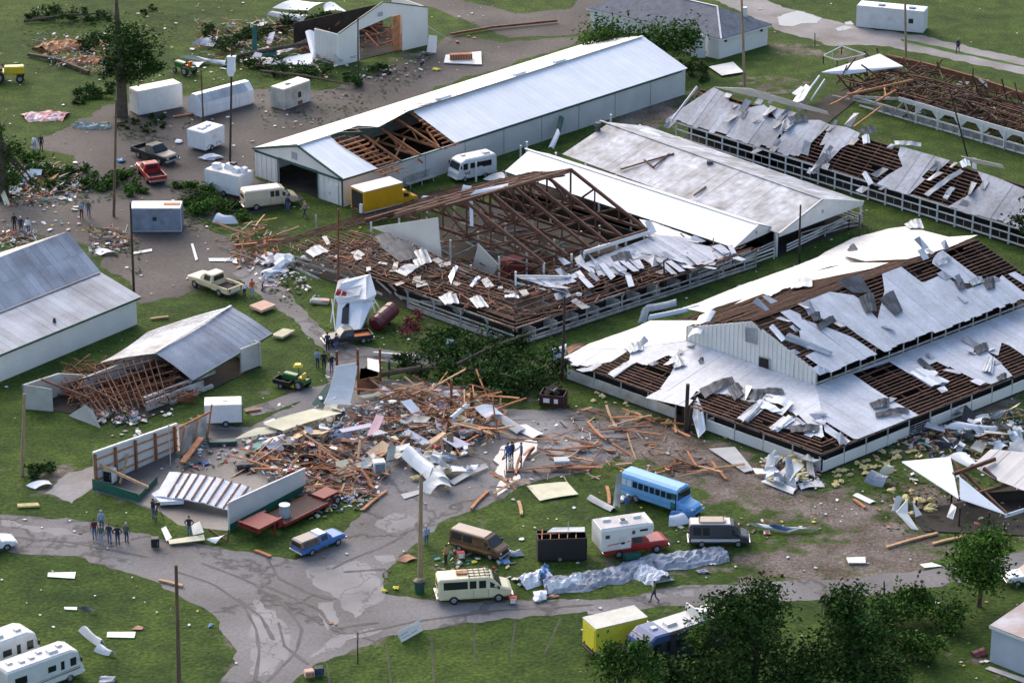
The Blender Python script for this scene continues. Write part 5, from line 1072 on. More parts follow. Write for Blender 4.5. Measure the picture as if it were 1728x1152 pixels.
def box_truck(label, A, B, body, roofm, L=6.6, rear_open=False):
    r = thing('box_truck', label, 'truck'); H = 2.9
    mb = MB(); rbox(mb, -3.3, 1.35, 1.12, .75, H, .03, .02); mb.build('cargo_box', body, r)
    mb = MB(); mb.prism([V3((-3.28, -1.1, H+.004)), V3((1.33, -1.1, H+.004)), V3((1.33, 1.1, H+.004)), V3((-3.28, 1.1, H+.004))], (0, 0, .03)); mb.build('box_roof', roofm, r)
    mb = MB()
    for s in (1, -1):
        mb.beam(V3((-3.3, s*1.12, H)), V3((1.35, s*1.12, H)), .06, .08); mb.beam(V3((-3.3, s*1.12, .75)), V3((1.35, s*1.12, .75)), .06, .1)
    for x in (-3.3, 1.35): mb.beam(V3((x, -1.12, H)), V3((x, 1.12, H)), .06, .08)
    mb.build('box_trim', 'rv_roof' if roofm != 'amber_paint' else body, r)
    st = [(1.4, .98, .6, 1.2, .86, 1.9), (2.0, .98, .6, 1.2, .84, 1.92), (2.55, .98, .6, 1.2, .92, 1.32), (3.2, .94, .6, 1.05, .85, 1.12), (3.35, .88, .65, .9, .8, 1.)]
    mb = MB(); mb.loft([ring(*s) for s in st]); mb.build('cab', body, r); side_win(r, st, [(1.6, 2.2)], .1, .8)
    plate(r, 'windshield', 'glass', [(2.05, .74, 1.86), (2.05, -.74, 1.86), (2.52, -.86, 1.36), (2.52, .86, 1.36)], (.03, 0, .03))
    lights(r, 3.34, .66, .85, -3.34, .9); bumpers(r, 3.42, -3.4, .95, .55, 'black_plastic'); wheels(r, (-2.0, 2.6), 1.08, .42, .34)
    mb = MB(); mb.box((-.5, 0, .62), (5.4, 1.4, .2)); mb.build('chassis', 'black_plastic', r)
    if rear_open: plate(r, 'rear_opening_shade', 'void_shade', [(-3.305, .95, .85), (-3.305, -.95, .85), (-3.305, -.95, 2.7), (-3.305, .95, 2.7)], (-.02, 0, 0)); mb = MB(); mb.box((-3.45, -.85, 1.2), (.2, .4, .9)); mb.build('rear_door', 'van_white', r)  # open rear is a dark plate standing for the shaded inside
    else: plate(r, 'rear_door', body, [(-3.305, .95, .85), (-3.305, -.95, .85), (-3.305, -.95, 2.7), (-3.305, .95, 2.7)], (-.03, 0, 0))
    place(r, A, B, L, 1.12)
box_truck('yellow box truck with a dirty white roof behind the trees at the bottom', (1004, 1116), (1128, 1086), 'yellow_paint', mat('dirty_roof', (.62, .60, .53), .7, .15, .8), L=6.7)
box_truck('amber yellow box truck beside the white barn', (614, 372), (708, 348), 'amber_paint', 'peach_lit_white', L=6.7, rear_open=True)
# ---- motor homes, campers and trailers
def motorhome(name, label, cat, A, B, L=7., H=2.95, W=1.2, body='rv_white', stripe=None, roofm='rv_roof', w_mark=False, vents=4, low_nose=True):
    r = thing(name, label, cat); h = L/2
    st = [(-h, W, .5, H-.2), (-h+.1, W, .45, H), (h-1.1, W, .45, H), (h-.5, W, .45, H-.25), (h-.15, W*.97, .45, 1.5), (h, W*.95, .55, 1.2)]
    mb = MB(); mb.loft([[V3((x, y, z)) for y, z in ((w*.97, z0), (w, z0+.1), (w, zr-.12), (w-.14, zr), (-w+.14, zr), (-w, zr-.12), (-w, z0+.1), (-w*.97, z0))] for x, w, z0, zr in st]); mb.build('body', body, r)
    mb = MB(); mb.prism([V3((-h+.15, -W+.16, H+.004)), V3((h-1.15, -W+.16, H+.004)), V3((h-1.15, W-.16, H+.004)), V3((-h+.15, W-.16, H+.004))], (0, 0, .03)); mb.build('roof', roofm, r)
    plate(r, 'windshield', 'glass', [(h-.46, W*.82, H-.42), (h-.46, -W*.82, H-.42), (h-.16, -W*.86, 1.58), (h-.16, W*.86, 1.58)], (.05, 0, .02))
    for s in (1, -1):
        for x0, x1, z0, z1 in ((h-1.35, h-.75, 1.55, 2.3), (h-2.3, h-1.95, 1.5, 2.3) if L > 6 else (h-2.9, h-1.7, 1.6, 2.25), (h-3.6, h-2.8, 1.65, 2.2), (-h+.7, -h+1.9, 1.5, 2.2)):
            plate(r, 'window', 'glass', [(x0, s*(W+.003), z0), (x1, s*(W+.003), z0), (x1, s*(W+.003), z1), (x0, s*(W+.003), z1)], (0, s*.02, 0))
        if stripe:
            for i, (z0, z1) in enumerate(((.95, 1.1), (1.16, 1.22))): plate(r, 'stripe', stripe, [(-h+.8, s*(W+.003), z0-.12), (h-.4, s*(W+.003), z0+.12), (h-.4, s*(W+.003), z1+.12), (-h+.8, s*(W+.003), z1-.2)], (0, s*.012, 0))
        mb = MB(); mb.box((h-.35, s*(W+.2), 2.), (.1, .2, .4)); mb.build('mirror', 'black_plastic', r)
    k = 0
    for i in range(vents): x = -h+1.+i*(L-2.6)/max(1, vents-1); mb = MB(); big = i == vents-2; mb.box((x, rnd.uniform(-.4, .4), H+.12), ((.95, .7, .24) if big else (.5, .45, .14)), top=.85); mb.build('roof_vent', 'rv_white', r)
    if w_mark:
        for s in (1, -1): mb = MB(); z1, z0, x = 1.35, .95, h-1.3; q = [(x-.35*s, z1), (x-.2*s, z0), (x, z1-.1), (x+.2*s, z0), (x+.35*s, z1)]; [mb.beam(V3((a[0], s*(W+.02), a[1])), V3((b[0], s*(W+.02), b[1])), .03, .08) for a, b in zip(q[:-1], q[1:])]; mb.build('logo', 'maroon_paint', r)
    lights(r, h, W*.7, .85, -h-.02, 1.); bumpers(r, h+.08, -h-.08, W*.92, .55, 'rv_roof'); wheels(r, (-h*.42, h*.62), W-.02, .4, .3)
    place(r, A, B, L, W)
mat('grey_stripe', (.22, .19, .19), .5)
motorhome('motorhome', 'big white motorhome with grey stripes in the lower left corner', 'motorhome', (16, 1188), (143, 1142), L=7.6, H=3.0, stripe='grey_stripe', vents=6)
motorhome('motorhome', 'white motorhome roof showing behind the bigger motorhome at lower left', 'motorhome', (-76, 1172), (72, 1116), L=8.2, H=3.0, vents=4)
motorhome('motorhome', 'older white motorhome with a W on its side behind the ruined arena', 'motorhome', (838, 297), (773, 311), L=5.3, H=2.75, W=1.12, body='van_white', roofm='peach_lit_white', w_mark=True, vents=2)
def coach():
    motorhome('coach', 'white roofed coach with a dark blue front hidden by trees at the bottom', 'bus', (1240, 1092), (1088, 1142), L=8.2, H=2.9, W=1.2, body='charcoal_paint', roofm='rv_roof', vents=5)
    r = [o for o in bpy.data.objects if o.name.startswith('coach')][0]
    mb = MB(); h = 4.1; mb.loft([[V3((x, y, z)) for y, z in ((1.22, zl), (1.22, zr-.1), (1.05, zr), (-1.05, zr), (-1.22, zr-.1), (-1.22, zl))] for x, zl, zr in ((h-2.2, 2.4, 2.96), (h-1.0, 2.4, 2.98), (h-.2, 1.5, 2.4), (h+.05, .9, 1.5))]); mb.build('front_cap', 'dark_blue_cap', r)
    mb = MB(); mb.box((-1.2, 0, 3.25), (.1, 2.1, .7)); mb.box((-1.7, .2, 3.15), (1.1, .8, .4), top=.8); mb.build('roof_pod', 'rv_white', r)
paint('dark_blue_cap', (.06, .10, .26)); coach()
def trailer(name, label, A, B, L, W, H, body, roofm=None, z0=.45, tilt=0., cat='trailer', wheels_=True, r_=.08, hitch=True, details=None, dz=0., wx=(-.3,)):
    r = thing(name, label, cat); h = L/2
    mb = MB(); rbox(mb, -h, h, W/2, z0, z0+H, r_, .05); mb.build('body', body, r)
    if roofm: mb = MB(); t = z0+H; mb.prism([V3((-h+.1, -W/2+r_, t+.003)), V3((h-.1, -W/2+r_, t+.003)), V3((h-.1, W/2-r_, t+.003)), V3((-h+.1, W/2-r_, t+.003))], (0, 0, .03)); mb.build('roof', roofm, r)
    mb = MB()
    for s in (1, -1):
        for z in (z0+.05, z0+H-.03): mb.beam(V3((-h, s*(W/2+.003), z)), V3((h, s*(W/2+.003), z)), .03, .06)
        for x in (-h+.04, h-.04): mb.beam(V3((x, s*(W/2+.003), z0)), V3((x, s*(W/2+.003), z0+H)), .03, .05)
    mb.build('trim', 'rv_roof', r)
    if wheels_: wheels(r, [h*x for x in wx], W/2+.05, .33, .2)
    if hitch: mb = MB(); mb.beam(V3((h-.1, .5, .5)), V3((h+1.0, 0, .5)), .08, .1); mb.beam(V3((h-.1, -.5, .5)), V3((h+1.0, 0, .5)), .08, .1); mb.beam(V3((h+.9, 0, .5)), V3((h+.9, 0, 0)), .07, .07); mb.build('hitch', 'black_plastic', r)
    if details: details(r, h, W, z0, H)
    place(r, A, B, L, W/2, z=dz, tilt=tilt, smin=.7, smax=1.3); return r
def win(r, m, x0, x1, s, y, z0, z1, name='window'): return plate(r, name, m, [(x0, s*y, z0), (x1, s*y, z0), (x1, s*y, z1), (x0, s*y, z1)], (0, s*.02, 0))
def d_cargo(r, h, W, z0, H): mb = MB(); mb.box((.2, 0, z0+H+.05), (.4, .4, .08)); mb.build('roof_vent', 'rv_roof', r); mb = MB(); mb.box((h+.04, -.5, z0+H/2), (.06, W/2-.1, H-.2)); mb.build('door', 'black_plastic', r)
trailer('cargo_trailer', 'clean white enclosed cargo trailer on the grass by the collapsed shed', (346, 722), (409, 720), 3.4, 2.0, 1.75, 'van_white', 'peach_lit_white', details=d_cargo, wx=(.12,), hitch=False)
def d_camp(r, h, W, z0, H):
    for x, y in ((-.6, 0), (.4, .2)): mb = MB(); mb.box((x, y, z0+H+.12), (.9, .7, .2), top=.85); mb.build('roof_vent', 'rv_white', r)
    for s in (1, -1):
        for x in (-h*.5, h*.35): mb = MB(); [mb.tube([V3((x+.42*math.cos(a/10*math.pi), s*(W/2+.012), z0+.15+.3*math.sin(a/10*math.pi))) for a in range(11)], .03, 5)]; mb.build('stripe', 'dark_blue', r)
    win(r, 'rv_roof', -.3, .3, -1, W/2+.003, z0+.9, z0+1.4)
trailer('camper', 'small boxy white camper with blue arches on its side', (346, 259), (380, 245), 3.4, 2.5, 2.0, 'van_white', 'van_white', details=d_camp, hitch=False, z0=.3)
def d_conc(r, h, W, z0, H):
    s = -1
    mb = MB(); [mb.beam(V3((a, -W/2-.01, b)), V3((c, -W/2-.01, d)), .03, .04) for a, b, c, d in ((-h*.8, z0+.6, h*.5, z0+.6), (-h*.8, z0+1.6, h*.5, z0+1.6), (-h*.8, z0+.6, -h*.8, z0+1.6), (h*.5, z0+.6, h*.5, z0+1.6))]; mb.build('serving_hatch', 'rv_roof', r)
    for x, y, sx in ((-h*.6, -.2, .9), (0, .3, 1.1), (h*.5, -.1, .7), (h*.8, .3, .5)): mb = MB(); mb.box((x, y, z0+H+.25), (sx, .7, .5), rot=Matrix.Rotation(rnd.uniform(-.4, .4), 3, 'Y'), top=.8); mb.build('roof_unit', 'van_white', r)
    mb = MB(); mb.box((h*.1, .5, z0+H+.4), (.5, .5, .5)); mb.build('roof_unit', 'black_plastic', r); win(r, 'grey_blue_panel', -h*.9, h*.9, 1, W/2+.003, z0+.3, z0+1.2, 'panel')
trailer('concession_trailer', 'white concession trailer with wrecked roof gear beside green branches', (346, 325), (404, 339), 4.2, 2.2, 1.95, 'van_white', 'peach_lit_white', details=d_conc, wx=(.1,), hitch=True)
def d_grey(r, h, W, z0, H): win(r, 'black_plastic', -.3, .1, -1, W/2+.003, z0+1.2, z0+1.6, 'hatch'); mb = MB(); mb.prism([V3((h-1.9, -.3, z0+H+.04)), V3((h-.2, -.3, z0+H+.04)), V3((h-.2, .5, z0+H+.04)), V3((h-1.9, .5, z0+H+.04))], (0, 0, .03)); mb.build('hatch', 'lumber', r)
trailer('trailer', 'grey trailer tipped on its side showing its white wall to the sky', (220, 392), (307, 392), 5.3, 2.2, 2.55, 'grey_blue_panel', 'van_white', z0=.05, wheels_=False, hitch=False, details=d_grey, r_=.03)
trailer('trailer', 'plain white box trailer tipped over by the broken tree', (234, 196), (309, 181), 5.2, 1.9, 2.55, 'rv_white', 'peach_lit_white', z0=.05, wheels_=False, hitch=False, r_=.1)
def d_tip(r, h, W, z0, H): win(r, 'black_plastic', .2, .7, -1, W/2+.003, z0+.9, z0+1.6, 'hatch'); mb = MB(); mb.box((-.4, 0, z0+H+.06), (.6, .4, .1)); mb.build('roof_vent', 'black_plastic', r); mb = MB(); mb.box((h+.1, .2, z0+H/2+.1), (.4, W*.9, H*.9)); mb.build('bumper', 'rv_white', r); win(r, 'timber_red', .1, .9, -1, W/2+.004, z0+.05, z0+.5, 'rust_patch')
trailer('camper', 'dirty white camper tipped on its side with a rusty patch', (479, 187), (524, 171), 4.6, 2.1, 2.5, 'stained_wall', 'peach_lit_white', z0=.05, wheels_=False, hitch=False, details=d_tip)
def d_top(r, h, W, z0, H):
    for x in (-h*.6, -.3, h*.55): win(r, 'black_plastic' if x > 1 else 'rv_roof', x, x+.6, -1, W/2+.003, z0+1.1, z0+1.7, 'hatch')
    for x in (-h*.3, h*.6): mb = MB(); mb.box((x, -.2, z0+H+.1), (.8, .6, .12)); mb.build('roof_vent', 'dark_blue', r)
trailer('camper', 'long pale camper tipped over beside the gravel track at the top', (1444, 46), (1558, 57), 8.6, 2.4, 2.75, 'rv_white', 'van_white', z0=.05, wheels_=False, hitch=False, details=d_top)
def hopper():
    r = thing('trailer', 'white slope sided trailer lying on its side behind a wooden pole', 'trailer'); L = 6.2; h = L/2
    mb = MB(); mb.loft([[V3((x, y*s, z)) for y, z in ((1.0, .05), (1.05, .2), (1.05, 1.35), (.35, 2.05), (-.35, 2.05), (-1.05, 1.35), (-1.05, .2), (-1.0, .05))] for x, s in ((-h, .96), (-h+.1, 1), (h-.6, 1), (h, .9))]); mb.build('body', 'van_white', r)
    mb = MB(); mb.prism([V3((-h+.1, -1.04, 1.40)), V3((h-.7, -1.04, 1.40)), V3((h-.7, -.38, 2.06)), V3((-h+.1, -.38, 2.06))], (0, -.02, .02)); mb.build('upper_panel', 'torn_metal', r)
    mb = MB(); [mb.beam(V3((x, -1.06, .1)), V3((x, -1.06, 1.35)), .05, .04) for x in (-h+.6, .9, 1.3)]; mb.beam(V3((-h, -1.06, .85)), V3((h-.6, -1.06, .85)), .04, .04); mb.build('trim', 'rv_roof', r)
    place(r, (335, 201), (435, 174), L, 1.05)
hopper()
def car():
    r = thing('car', 'white sedan with its front end at the left edge of the road', 'car')
    st = [(-2.2, .82, .35, .75, .78, .85), (-1.5, .86, .3, .8, .80, .9), (1.2, .86, .3, .82, .80, .9), (1.9, .84, .3, .7, .74, .76), (2.25, .72, .35, .6, .6, .62)]; mb = MB(); mb.loft([ring(*s, c=.03) for s in st]); mb.build('body', 'van_white', r)
    ca = [(-1.7, .8, .8, .88, .7, .92), (-1.0, .8, .8, .88, .62, 1.34), (.1, .8, .8, .88, .62, 1.36), (1.0, .8, .8, .88, .72, .93)]; mb = MB(); mb.loft([ring(*s, c=.04) for s in ca]); mb.build('cabin', 'van_white', r)
    side_win(r, ca, [(-1.0, -.5), (-.4, .35)], .1, .8); plate(r, 'windshield', 'glass', [(.16, .54, 1.32), (.16, -.54, 1.32), (.96, -.66, .97), (.96, .66, .97)], (.02, 0, .03)); lights(r, 2.18, .5, .62, -2.2, .7); bumpers(r, 2.26, -2.25, .8, .42, 'van_white'); wheels(r, (-1.35, 1.4), .86, .31, .2)
    place(r, (-62, 944), (29, 926), 4.4, .86)
car()
# ---- red lowboy trailer
def lowboy():
    r = thing('lowboy_trailer', 'long red lowboy trailer with a brown deck in front of the standing wall', 'trailer'); A, B = G(464, 905), G(558, 858); d = (B-A).normalized(); L = 8.8
    mb = MB(); mb.box((.6, 0, .62), (5.6, 2.2, .06)); mb.build('deck', 'deck_brown', r)
    mb = MB()
    for s in (1, -1): mb.box((.6, s*1.14, .55), (5.6, .08, .26))
    mb.box((-2.2, 0, .55), (.1, 2.3, .3)); mb.build('frame', 'lowboy_red', r)
    mb = MB(); mb.box((-3.9, 0, 1.15), (2.6, 2.1, .22)); mb.box((-2.5, .9, .85), (.5, .2, .8)); mb.box((-2.5, -.9, .85), (.5, .2, .8)); mb.box((-5.1, 0, 1.15), (.2, 2.3, .4)); mb.build('gooseneck', 'lowboy_red', r)
    for s in (1, -1): mb = MB(); mb.beam(V3((-3.2, s*.95, 1.1)), V3((-3.2, s*.95, .02)), .14, .14); mb.build('landing_leg', 'lowboy_red', r)
    wheels(r, (3.2, 4.1), 1.1, .42, .3); mb = MB(); mb.box((3.8, 0, .75), (1.8, 1.4, .3)); mb.build('axle_frame', 'lowboy_red', r)
    mb = MB(); mb.tube([V3((-1.2, -.2, .66)), V3((-1.2, -.2, .95)), V3((-1.2, -.2, 1.3)), V3((-1.2, -.2, 1.72))], [.42, .46, .44, .46], 14); o = mb.build('drum', 'clear_tank'); 
    mid = A+d*3.4; n = V3((-d.y, d.x, 0)); c = mid+n*1.15; r.location = c; r.rotation_euler.z = math.atan2(d.y, d.x); o.location = c; o.rotation_euler.z = r.rotation_euler.z; tag(o, 'clear plastic tank standing on the red lowboy deck', 'tank')
mat('clear_tank', (.36, .40, .46), .2, .2, 3.); lowboy()
# ---- tractors and mowers
def tractor(name, label, px, head, body, accent, s=1., mower=False):
    r = thing(name, label, 'tractor', loc=G(*px), rot=(0, 0, head), scale=s)
    mb = MB(); rbox(mb, -.2, 1.0, .27, .45, .95, .08, .06); mb.build('hood', body, r); mb = MB(); mb.box((-.55, 0, .55), (.8, .9, .25), top=.9); mb.build('fender', body, r)
    mb = MB(); mb.box((-.5, 0, .78), (.4, .42, .14)); mb.box((-.7, 0, .98), (.1, .42, .36)); mb.build('seat', accent, r)
    mb = MB(); mb.tube([V3((-.2, 0, .8)), V3((-.3, 0, 1.1))], .03, 6); mb.tube([V3((-.32+.0, .16*math.cos(a), 1.12+.16*math.sin(a)*.5)) for a in [i*.7 for i in range(10)]], .02, 5); mb.build('steering_wheel', 'black_plastic', r)
    for s_ in (1, -1): wheel(r, -.55, s_*.48, .38, .24); wheel(r, .72, s_*.42, .24, .16)
    if mower: mb = MB(); mb.box((.15, 0, .22), (.9, 1.1, .18), top=.9); mb.build('mower_deck', accent, r)
    return r
paint('tractor_yellow', (.62, .45, .03)); t = tractor('lawn_tractor', 'green and yellow lawn tractor with a cart on the lawn', (500, 652), 2.6, 'john_green', 'tractor_yellow', 1.25, True)
o = thing('tractor_canopy', 'small yellow canopy over the green lawn tractor', 'canopy', loc=G(504, 650)); mb = MB(); mb.box((0, 0, 1.95), (.8, .8, .2), top=.6); mb.build('cover', 'tractor_yellow', o); mb = MB(); mb.beam(V3((0, .05, .9)), V3((0, .05, 1.9)), .06, .06); mb.build('pole', 'black_plastic', o)
o = thing('garden_cart', 'black garden cart hitched to the lawn tractor', 'cart', loc=G(480, 652), rot=(0, 0, 2.6)); mb = MB(); mb.prism([V3((-.8, -.5, .35)), V3((.8, -.5, .35)), V3((.9, -.6, .8)), V3((-.9, -.6, .8))], (0, .06, 0)); mb.prism([V3((-.8, .5, .35)), V3((.8, .5, .35)), V3((.9, .6, .8)), V3((-.9, .6, .8))], (0, -.06, 0)); mb.box((0, 0, .35), (1.6, 1., .06)); mb.box((.85, 0, .56), (.06, 1.1, .44)); mb.box((-.85, 0, .56), (.06, 1.1, .44)); mb.build('tub', 'black_plastic', o)
for s_ in (1, -1): wheel(o, 0, s_*.55, .26, .16)
t = tractor('tractor', 'old yellow tractor at the upper left edge', (14, 137), .1, 'tractor_yellow', 'deck_brown', 1.9)
tractor('lawn_tractor', 'small green and orange mower by the fallen sheet at upper left', (312, 124), 2.4, 'john_green', 'orange_paint', 1.4)
# ---- wrecks in the middle lane
def wreck_camper():
    r = thing('wrecked_camper', 'white camper standing on its end, torn open beside the dark pole', 'camper'); c = G(592, 566)
    mb = MB(); q = [G(567, 540, 1.2), G(608, 546, 1.2), G(617, 466, 4.6), G(584, 478, 4.6)]
    mb.loft([[p, p+V3((.0, 1.7, -.15)), ] for p in q][:0] or [[G(566, 556, .5), G(606, 562, .5), G(622, 548, .5)+V3((0, 2., 0)), G(580, 545, .5)+V3((0, 2., 0))], [G(570, 512, 2.2), G(612, 512, 2.2), G(628, 520, 2.2)+V3((0, 1.8, 0)), G(582, 520, 2.2)+V3((0, 1.8, 0))], [G(564, 500, 2.7), G(618, 505, 2.7), G(634, 508, 2.5)+V3((0, 1.8, 0)), G(570, 505, 2.6)+V3((0, 1.8, 0))], [G(576, 478, 3.6), G(618, 466, 3.7), G(624, 470, 3.5)+V3((0, 1.2, 0)), G(582, 480, 3.5)+V3((0, 1.2, 0))]])
    mb.build('body', 'van_white', r)
    mb = MB(); mb.prism([x+V3((0, -.06, .02)) for x in (G(576, 545, .95), G(588, 546, .95), G(590, 510, 2.25), G(579, 509, 2.25))], (0, -.06, 0)); mb.build('window', 'glass', r)
    mb = MB(); mb.prism([x+V3((0, -.08, .1)) for x in (G(574, 502, 2.7), G(606, 500, 2.8), G(612, 482, 3.3), G(580, 490, 3.2))], (0, -.05, .05)); mb.build('roof_hatch', 'rv_roof', r)
    mb = MB(); [mb.beam(G(x0, y0, z0), G(x1, y1, z1), .1, .12) for x0, y0, z0, x1, y1, z1 in ((566, 495, 2.6, 558, 545, .3), (560, 505, 2.2, 566, 560, .2), (620, 480, 3., 634, 530, .4), (628, 500, 2., 650, 535, .2), (632, 510, 1.8, 612, 545, .4))]; mb.build('torn_frame', 'white_paint', r)
    mb = MB(); mb.prism([G(565, 500, 2.7), G(590, 494, 2.9), G(588, 470, 3.5), G(570, 476, 3.4)], (0, .1, .1)); mb.build('torn_lining', 'peach_lit_white', r)
    mb = MB(); [mb.box(G(563+rnd.uniform(0, 20), 475+rnd.uniform(0, 22), 3.2), (.4, .3, .3), rot=Euler((rnd.random(), rnd.random(), 0)).to_matrix()) for i in range(4)]; mb.build('torn_insulation', 'red_paint', r)
    r2 = pickup('pickup_truck', 'dark wrecked pickup half under the upended white camper', (620, 590), (552, 592), 'black_paint', L=5., place_it=False, bedm='orange_paint')
    c = G(586, 578); r2.location = (c.x, c.y, .0); r2.rotation_euler = (0, .0, math.radians(200)); r2.scale = (.85,)*3
    r3 = thing('tank', 'rusty maroon tank lying tilted behind the wrecked pickup', 'tank'); mb = MB(); a, b = G(632, 548, .75), G(664, 520, 1.2); mb.tube([a, a.lerp(b, .06), a.lerp(b, .94), b], [.5, .75, .75, .5], 16); mb.build('body', 'maroon_paint', r3); mb = MB(); d = (b-a).normalized(); [mb.tube([a.lerp(b, f), a.lerp(b, f)+d*.12], .78, 16) for f in (.25, .7)]; mb.build('band', 'deck_brown', r3); mb = MB(); [mb.box(a.lerp(b, f)*1+V3((0, 0, -.6)), (.3, 1., .8)) for f in (.25, .7)]; mb.build('saddle', 'black_plastic', r3)
    o = thing('sofa_cushion', 'white torn cushion on the grass beside the upended camper', 'cushion', loc=G(540, 512), rot=(0, 0, -.15)); mb = MB(); rbox(mb, -.95, .95, .45, 0, .45, .15, .15); mb.build('pad', 'stained_wall', o); mb = MB(); mb.box((.6, -.2, .46), (.7, .5, .06)); mb.build('stain', 'red_paint', o)
wreck_camper()
def burnt_box():
    r = thing('burnt_trailer', 'black box trailer with its roof torn open beside the red camper truck', 'trailer'); h, W, H = 2., 1.75, 1.95
    mb = MB()
    for s in (1, -1): mb.box((0, s*W/2, .2+H/2), (2*h, .06, H))
    for s in (1, -1): mb.box((s*h, 0, .2+H/2), (.06, W, H))
    mb.box((0, 0, .22), (2*h, W, .06)); mb.build('body', 'burnt_box', r)
    mb = MB()
    for i in range(5): mb.beam(V3((-h+.3+i*.7, -W/2, H+.2)), V3((-h+.5+i*.7, W/2, H+.25)), .07, .07)
    mb.beam(V3((-h, 0, H+.26)), V3((h*.4, .1, H+.26)), .07, .07); mb.build('roof_bow', 'lumber', r)
    mb = MB(); mb.prism([V3((-1.2, .2, H+.3)), V3((1.9, -.2, H+.4)), V3((2.0, .9, H+.3)), V3((-.6, .9, H+.35))], (0, 0, .05)); mb.build('torn_roof', 'torn_metal', r); wheels(r, (-.2, ), W/2, .3, .2); mb = MB(); mb.tube([V3((.6, .5, H+.3)), V3((.6, .5, H+1.1))], .03, 6); mb.build('aerial', 'worn_paint', r)
    place(r, (908, 950), (990, 947), 2*h, W/2)
burnt_box()
def dark_wreck():
    r = thing('dumpster', 'dark red dumpster heaped with wreckage in front of the fallen tree', 'dumpster'); h = .95
    mb = MB(); mb.prism([V3((-1, -.6, .1)), V3((1, -.6, .1)), V3((1.1, -.75, 1.25)), V3((-1.1, -.75, 1.25))], (0, .06, 0)); mb.box((0, .75, .7), (2.1, .06, 1.2)); mb.box((-1.05, 0, .7), (.06, 1.5, 1.15)); mb.box((1.05, 0, .7), (.06, 1.5, 1.15)); mb.build('body', mat('dumpster_red', (.05, .014, .014), .7, .4, 2.), r)
    for x in (-.45, .4): mb = MB(); mb.box((x, -.73, .72), (.55 if x < 0 else .35, .04, .4)); mb.build('plate', 'peach_lit_white', r)
    for i in range(5): mb = MB(); mb.box((rnd.uniform(-.6, .6), rnd.uniform(-.4, .4), 1.35), (1.2, .5, .06), rot=Euler((rnd.uniform(-.6, .6), rnd.uniform(-.5, .5), rnd.uniform(0, 3))).to_matrix()); mb.build('scrap', rnd.choice(('torn_metal', 'timber_dark', 'dark_metal')), r)
    c = G(934, 690); r.location = (c.x, c.y+.8, 0); r.rotation_euler.z = -.25
dark_wreck()
def edge_car():
    r = pickup('pickup_truck', 'white pickup mostly hidden behind the small tree at the right edge', (1790, 985), (1700, 992), 'van_white', L=5.3); return r
edge_car()
# ================================================================ POLES, FENCES
def pole(label, base, top, r=.15, m='pole_wood', name='utility_pole', cat='pole', arm=0, lamp=None, group=None, extra=None):
    P = G(*base); z = ZT(P, top[1]); T = G(top[0], top[1], z); d = T-P; root = thing(name, label, cat, (P.x, P.y, 0), group=group)
    mb = MB(); mb.tube([V3((0, 0, 0)), d*.5+V3((rnd.uniform(-.04, .04), 0, 0)), d], [r, r*.85, r*.7], 10); mb.build('shaft', m, root)
    if arm: mb = MB(); mb.beam(d*.96-V3((arm, 0, 0)), d*.96+V3((arm, 0, 0)), .1, .12); mb.build('crossarm', m, root)
    if lamp:
        mb = MB(); e = d+V3((lamp[0], 0, lamp[1])); mb.tube([d*.97, d*.97+V3((lamp[0]*.3, 0, lamp[1]*.8)), e], .05, 6); mb.build('lamp_arm', 'worn_paint', root); mb = MB(); mb.tube([e, e+V3((lamp[0]*.15, 0, -.05)), e+V3((lamp[0]*.5, 0, -.1))], [.1, .2, .14], 8); mb.build('lamp_head', 'white_paint', root)
    return root, P, d
pole('tall wooden pole standing on the grass island by the cream van', (709, 980), (711, 800), .2, 'pole_pale')
pole('bare grey pole on the round lawn at the bottom', (302, 1158), (297, 953), .17, 'pole_wood')
pole('leaning splintered pole on the lawn by the collapsed shed', (37, 802), (41, 664), .17, 'pole_pale')
pole('dark pole standing beside the tipped grey trailer', (226, 495), (220, 342), .13, 'timber_dark')
pole('pole standing in front of the black pickup', (192, 365), (196, 168), .15, 'pole_wood')
r_, P_, d_ = pole('dark pole with a white sheet wrapped round its top', (388, 278), (391, 74), .13, 'timber_dark')
mb = MB(); mb.loft([[P_+d_*f+V3((x*w, y, 0)) for x, y in ((-.5, -.3), (.4, -.35), (.5, .1), (-.4, .2))] for f, w in ((.74, .5), (.78, .9), (.86, .8), (.9, 1.0))]); tag(mb.build('roof_sheet', 'white_metal'), 'crumpled white sheet wrapped round the top of a dark pole', 'metal sheet')
pole('thin wooden pole in front of the slope sided trailer', (343, 205), (339, 118), .1, 'timber_brown')
pole('tall brown pole by the shingle house', (1257, 148), (1251, -12), .17, 'pole_pale'); pole('tall pole beside the wrecked shed roof', (1529, 108), (1527, -30), .16, 'pole_pale')
pole('rusty pole rising through the ruined arena roof', (571, 520), (571, 352), .13, 'timber_red'); pole('dark rusty lamp post by the arena corner', (948, 640), (953, 500), .15, 'timber_dark', name='lamp_post', cat='lamp post', lamp=(1.0, .25))
pole('dark pole in front of the stained shed gable', (1349, 446), (1351, 346), .12, 'timber_dark'); pole('rusty post in front of the top barn doorway', (605, 140), (604, 30), .1, 'timber_dark'); pole('short dark post on the grass by the pen shed', (1449, 410), (1451, 362), .09, 'timber_dark')
pole('thin black post at the edge of the bottom lawn', (604, 1118), (604, 1066), .06, 'timber_dark', name='fence_post', cat='post'); pole('short post in front of the tan van', (535, 395), (533, 362), .12, 'worn_paint', name='fence_post', cat='post')
pole('grey stub pole leaning in the ruined arena side yard', (1121, 498), (1120, 440), .1, 'timber_dark', name='fence_post', cat='post'); pole('dark post standing at the gravel track edge', (1375, 78), (1375, 56), .07, 'timber_dark', name='fence_post', cat='post')
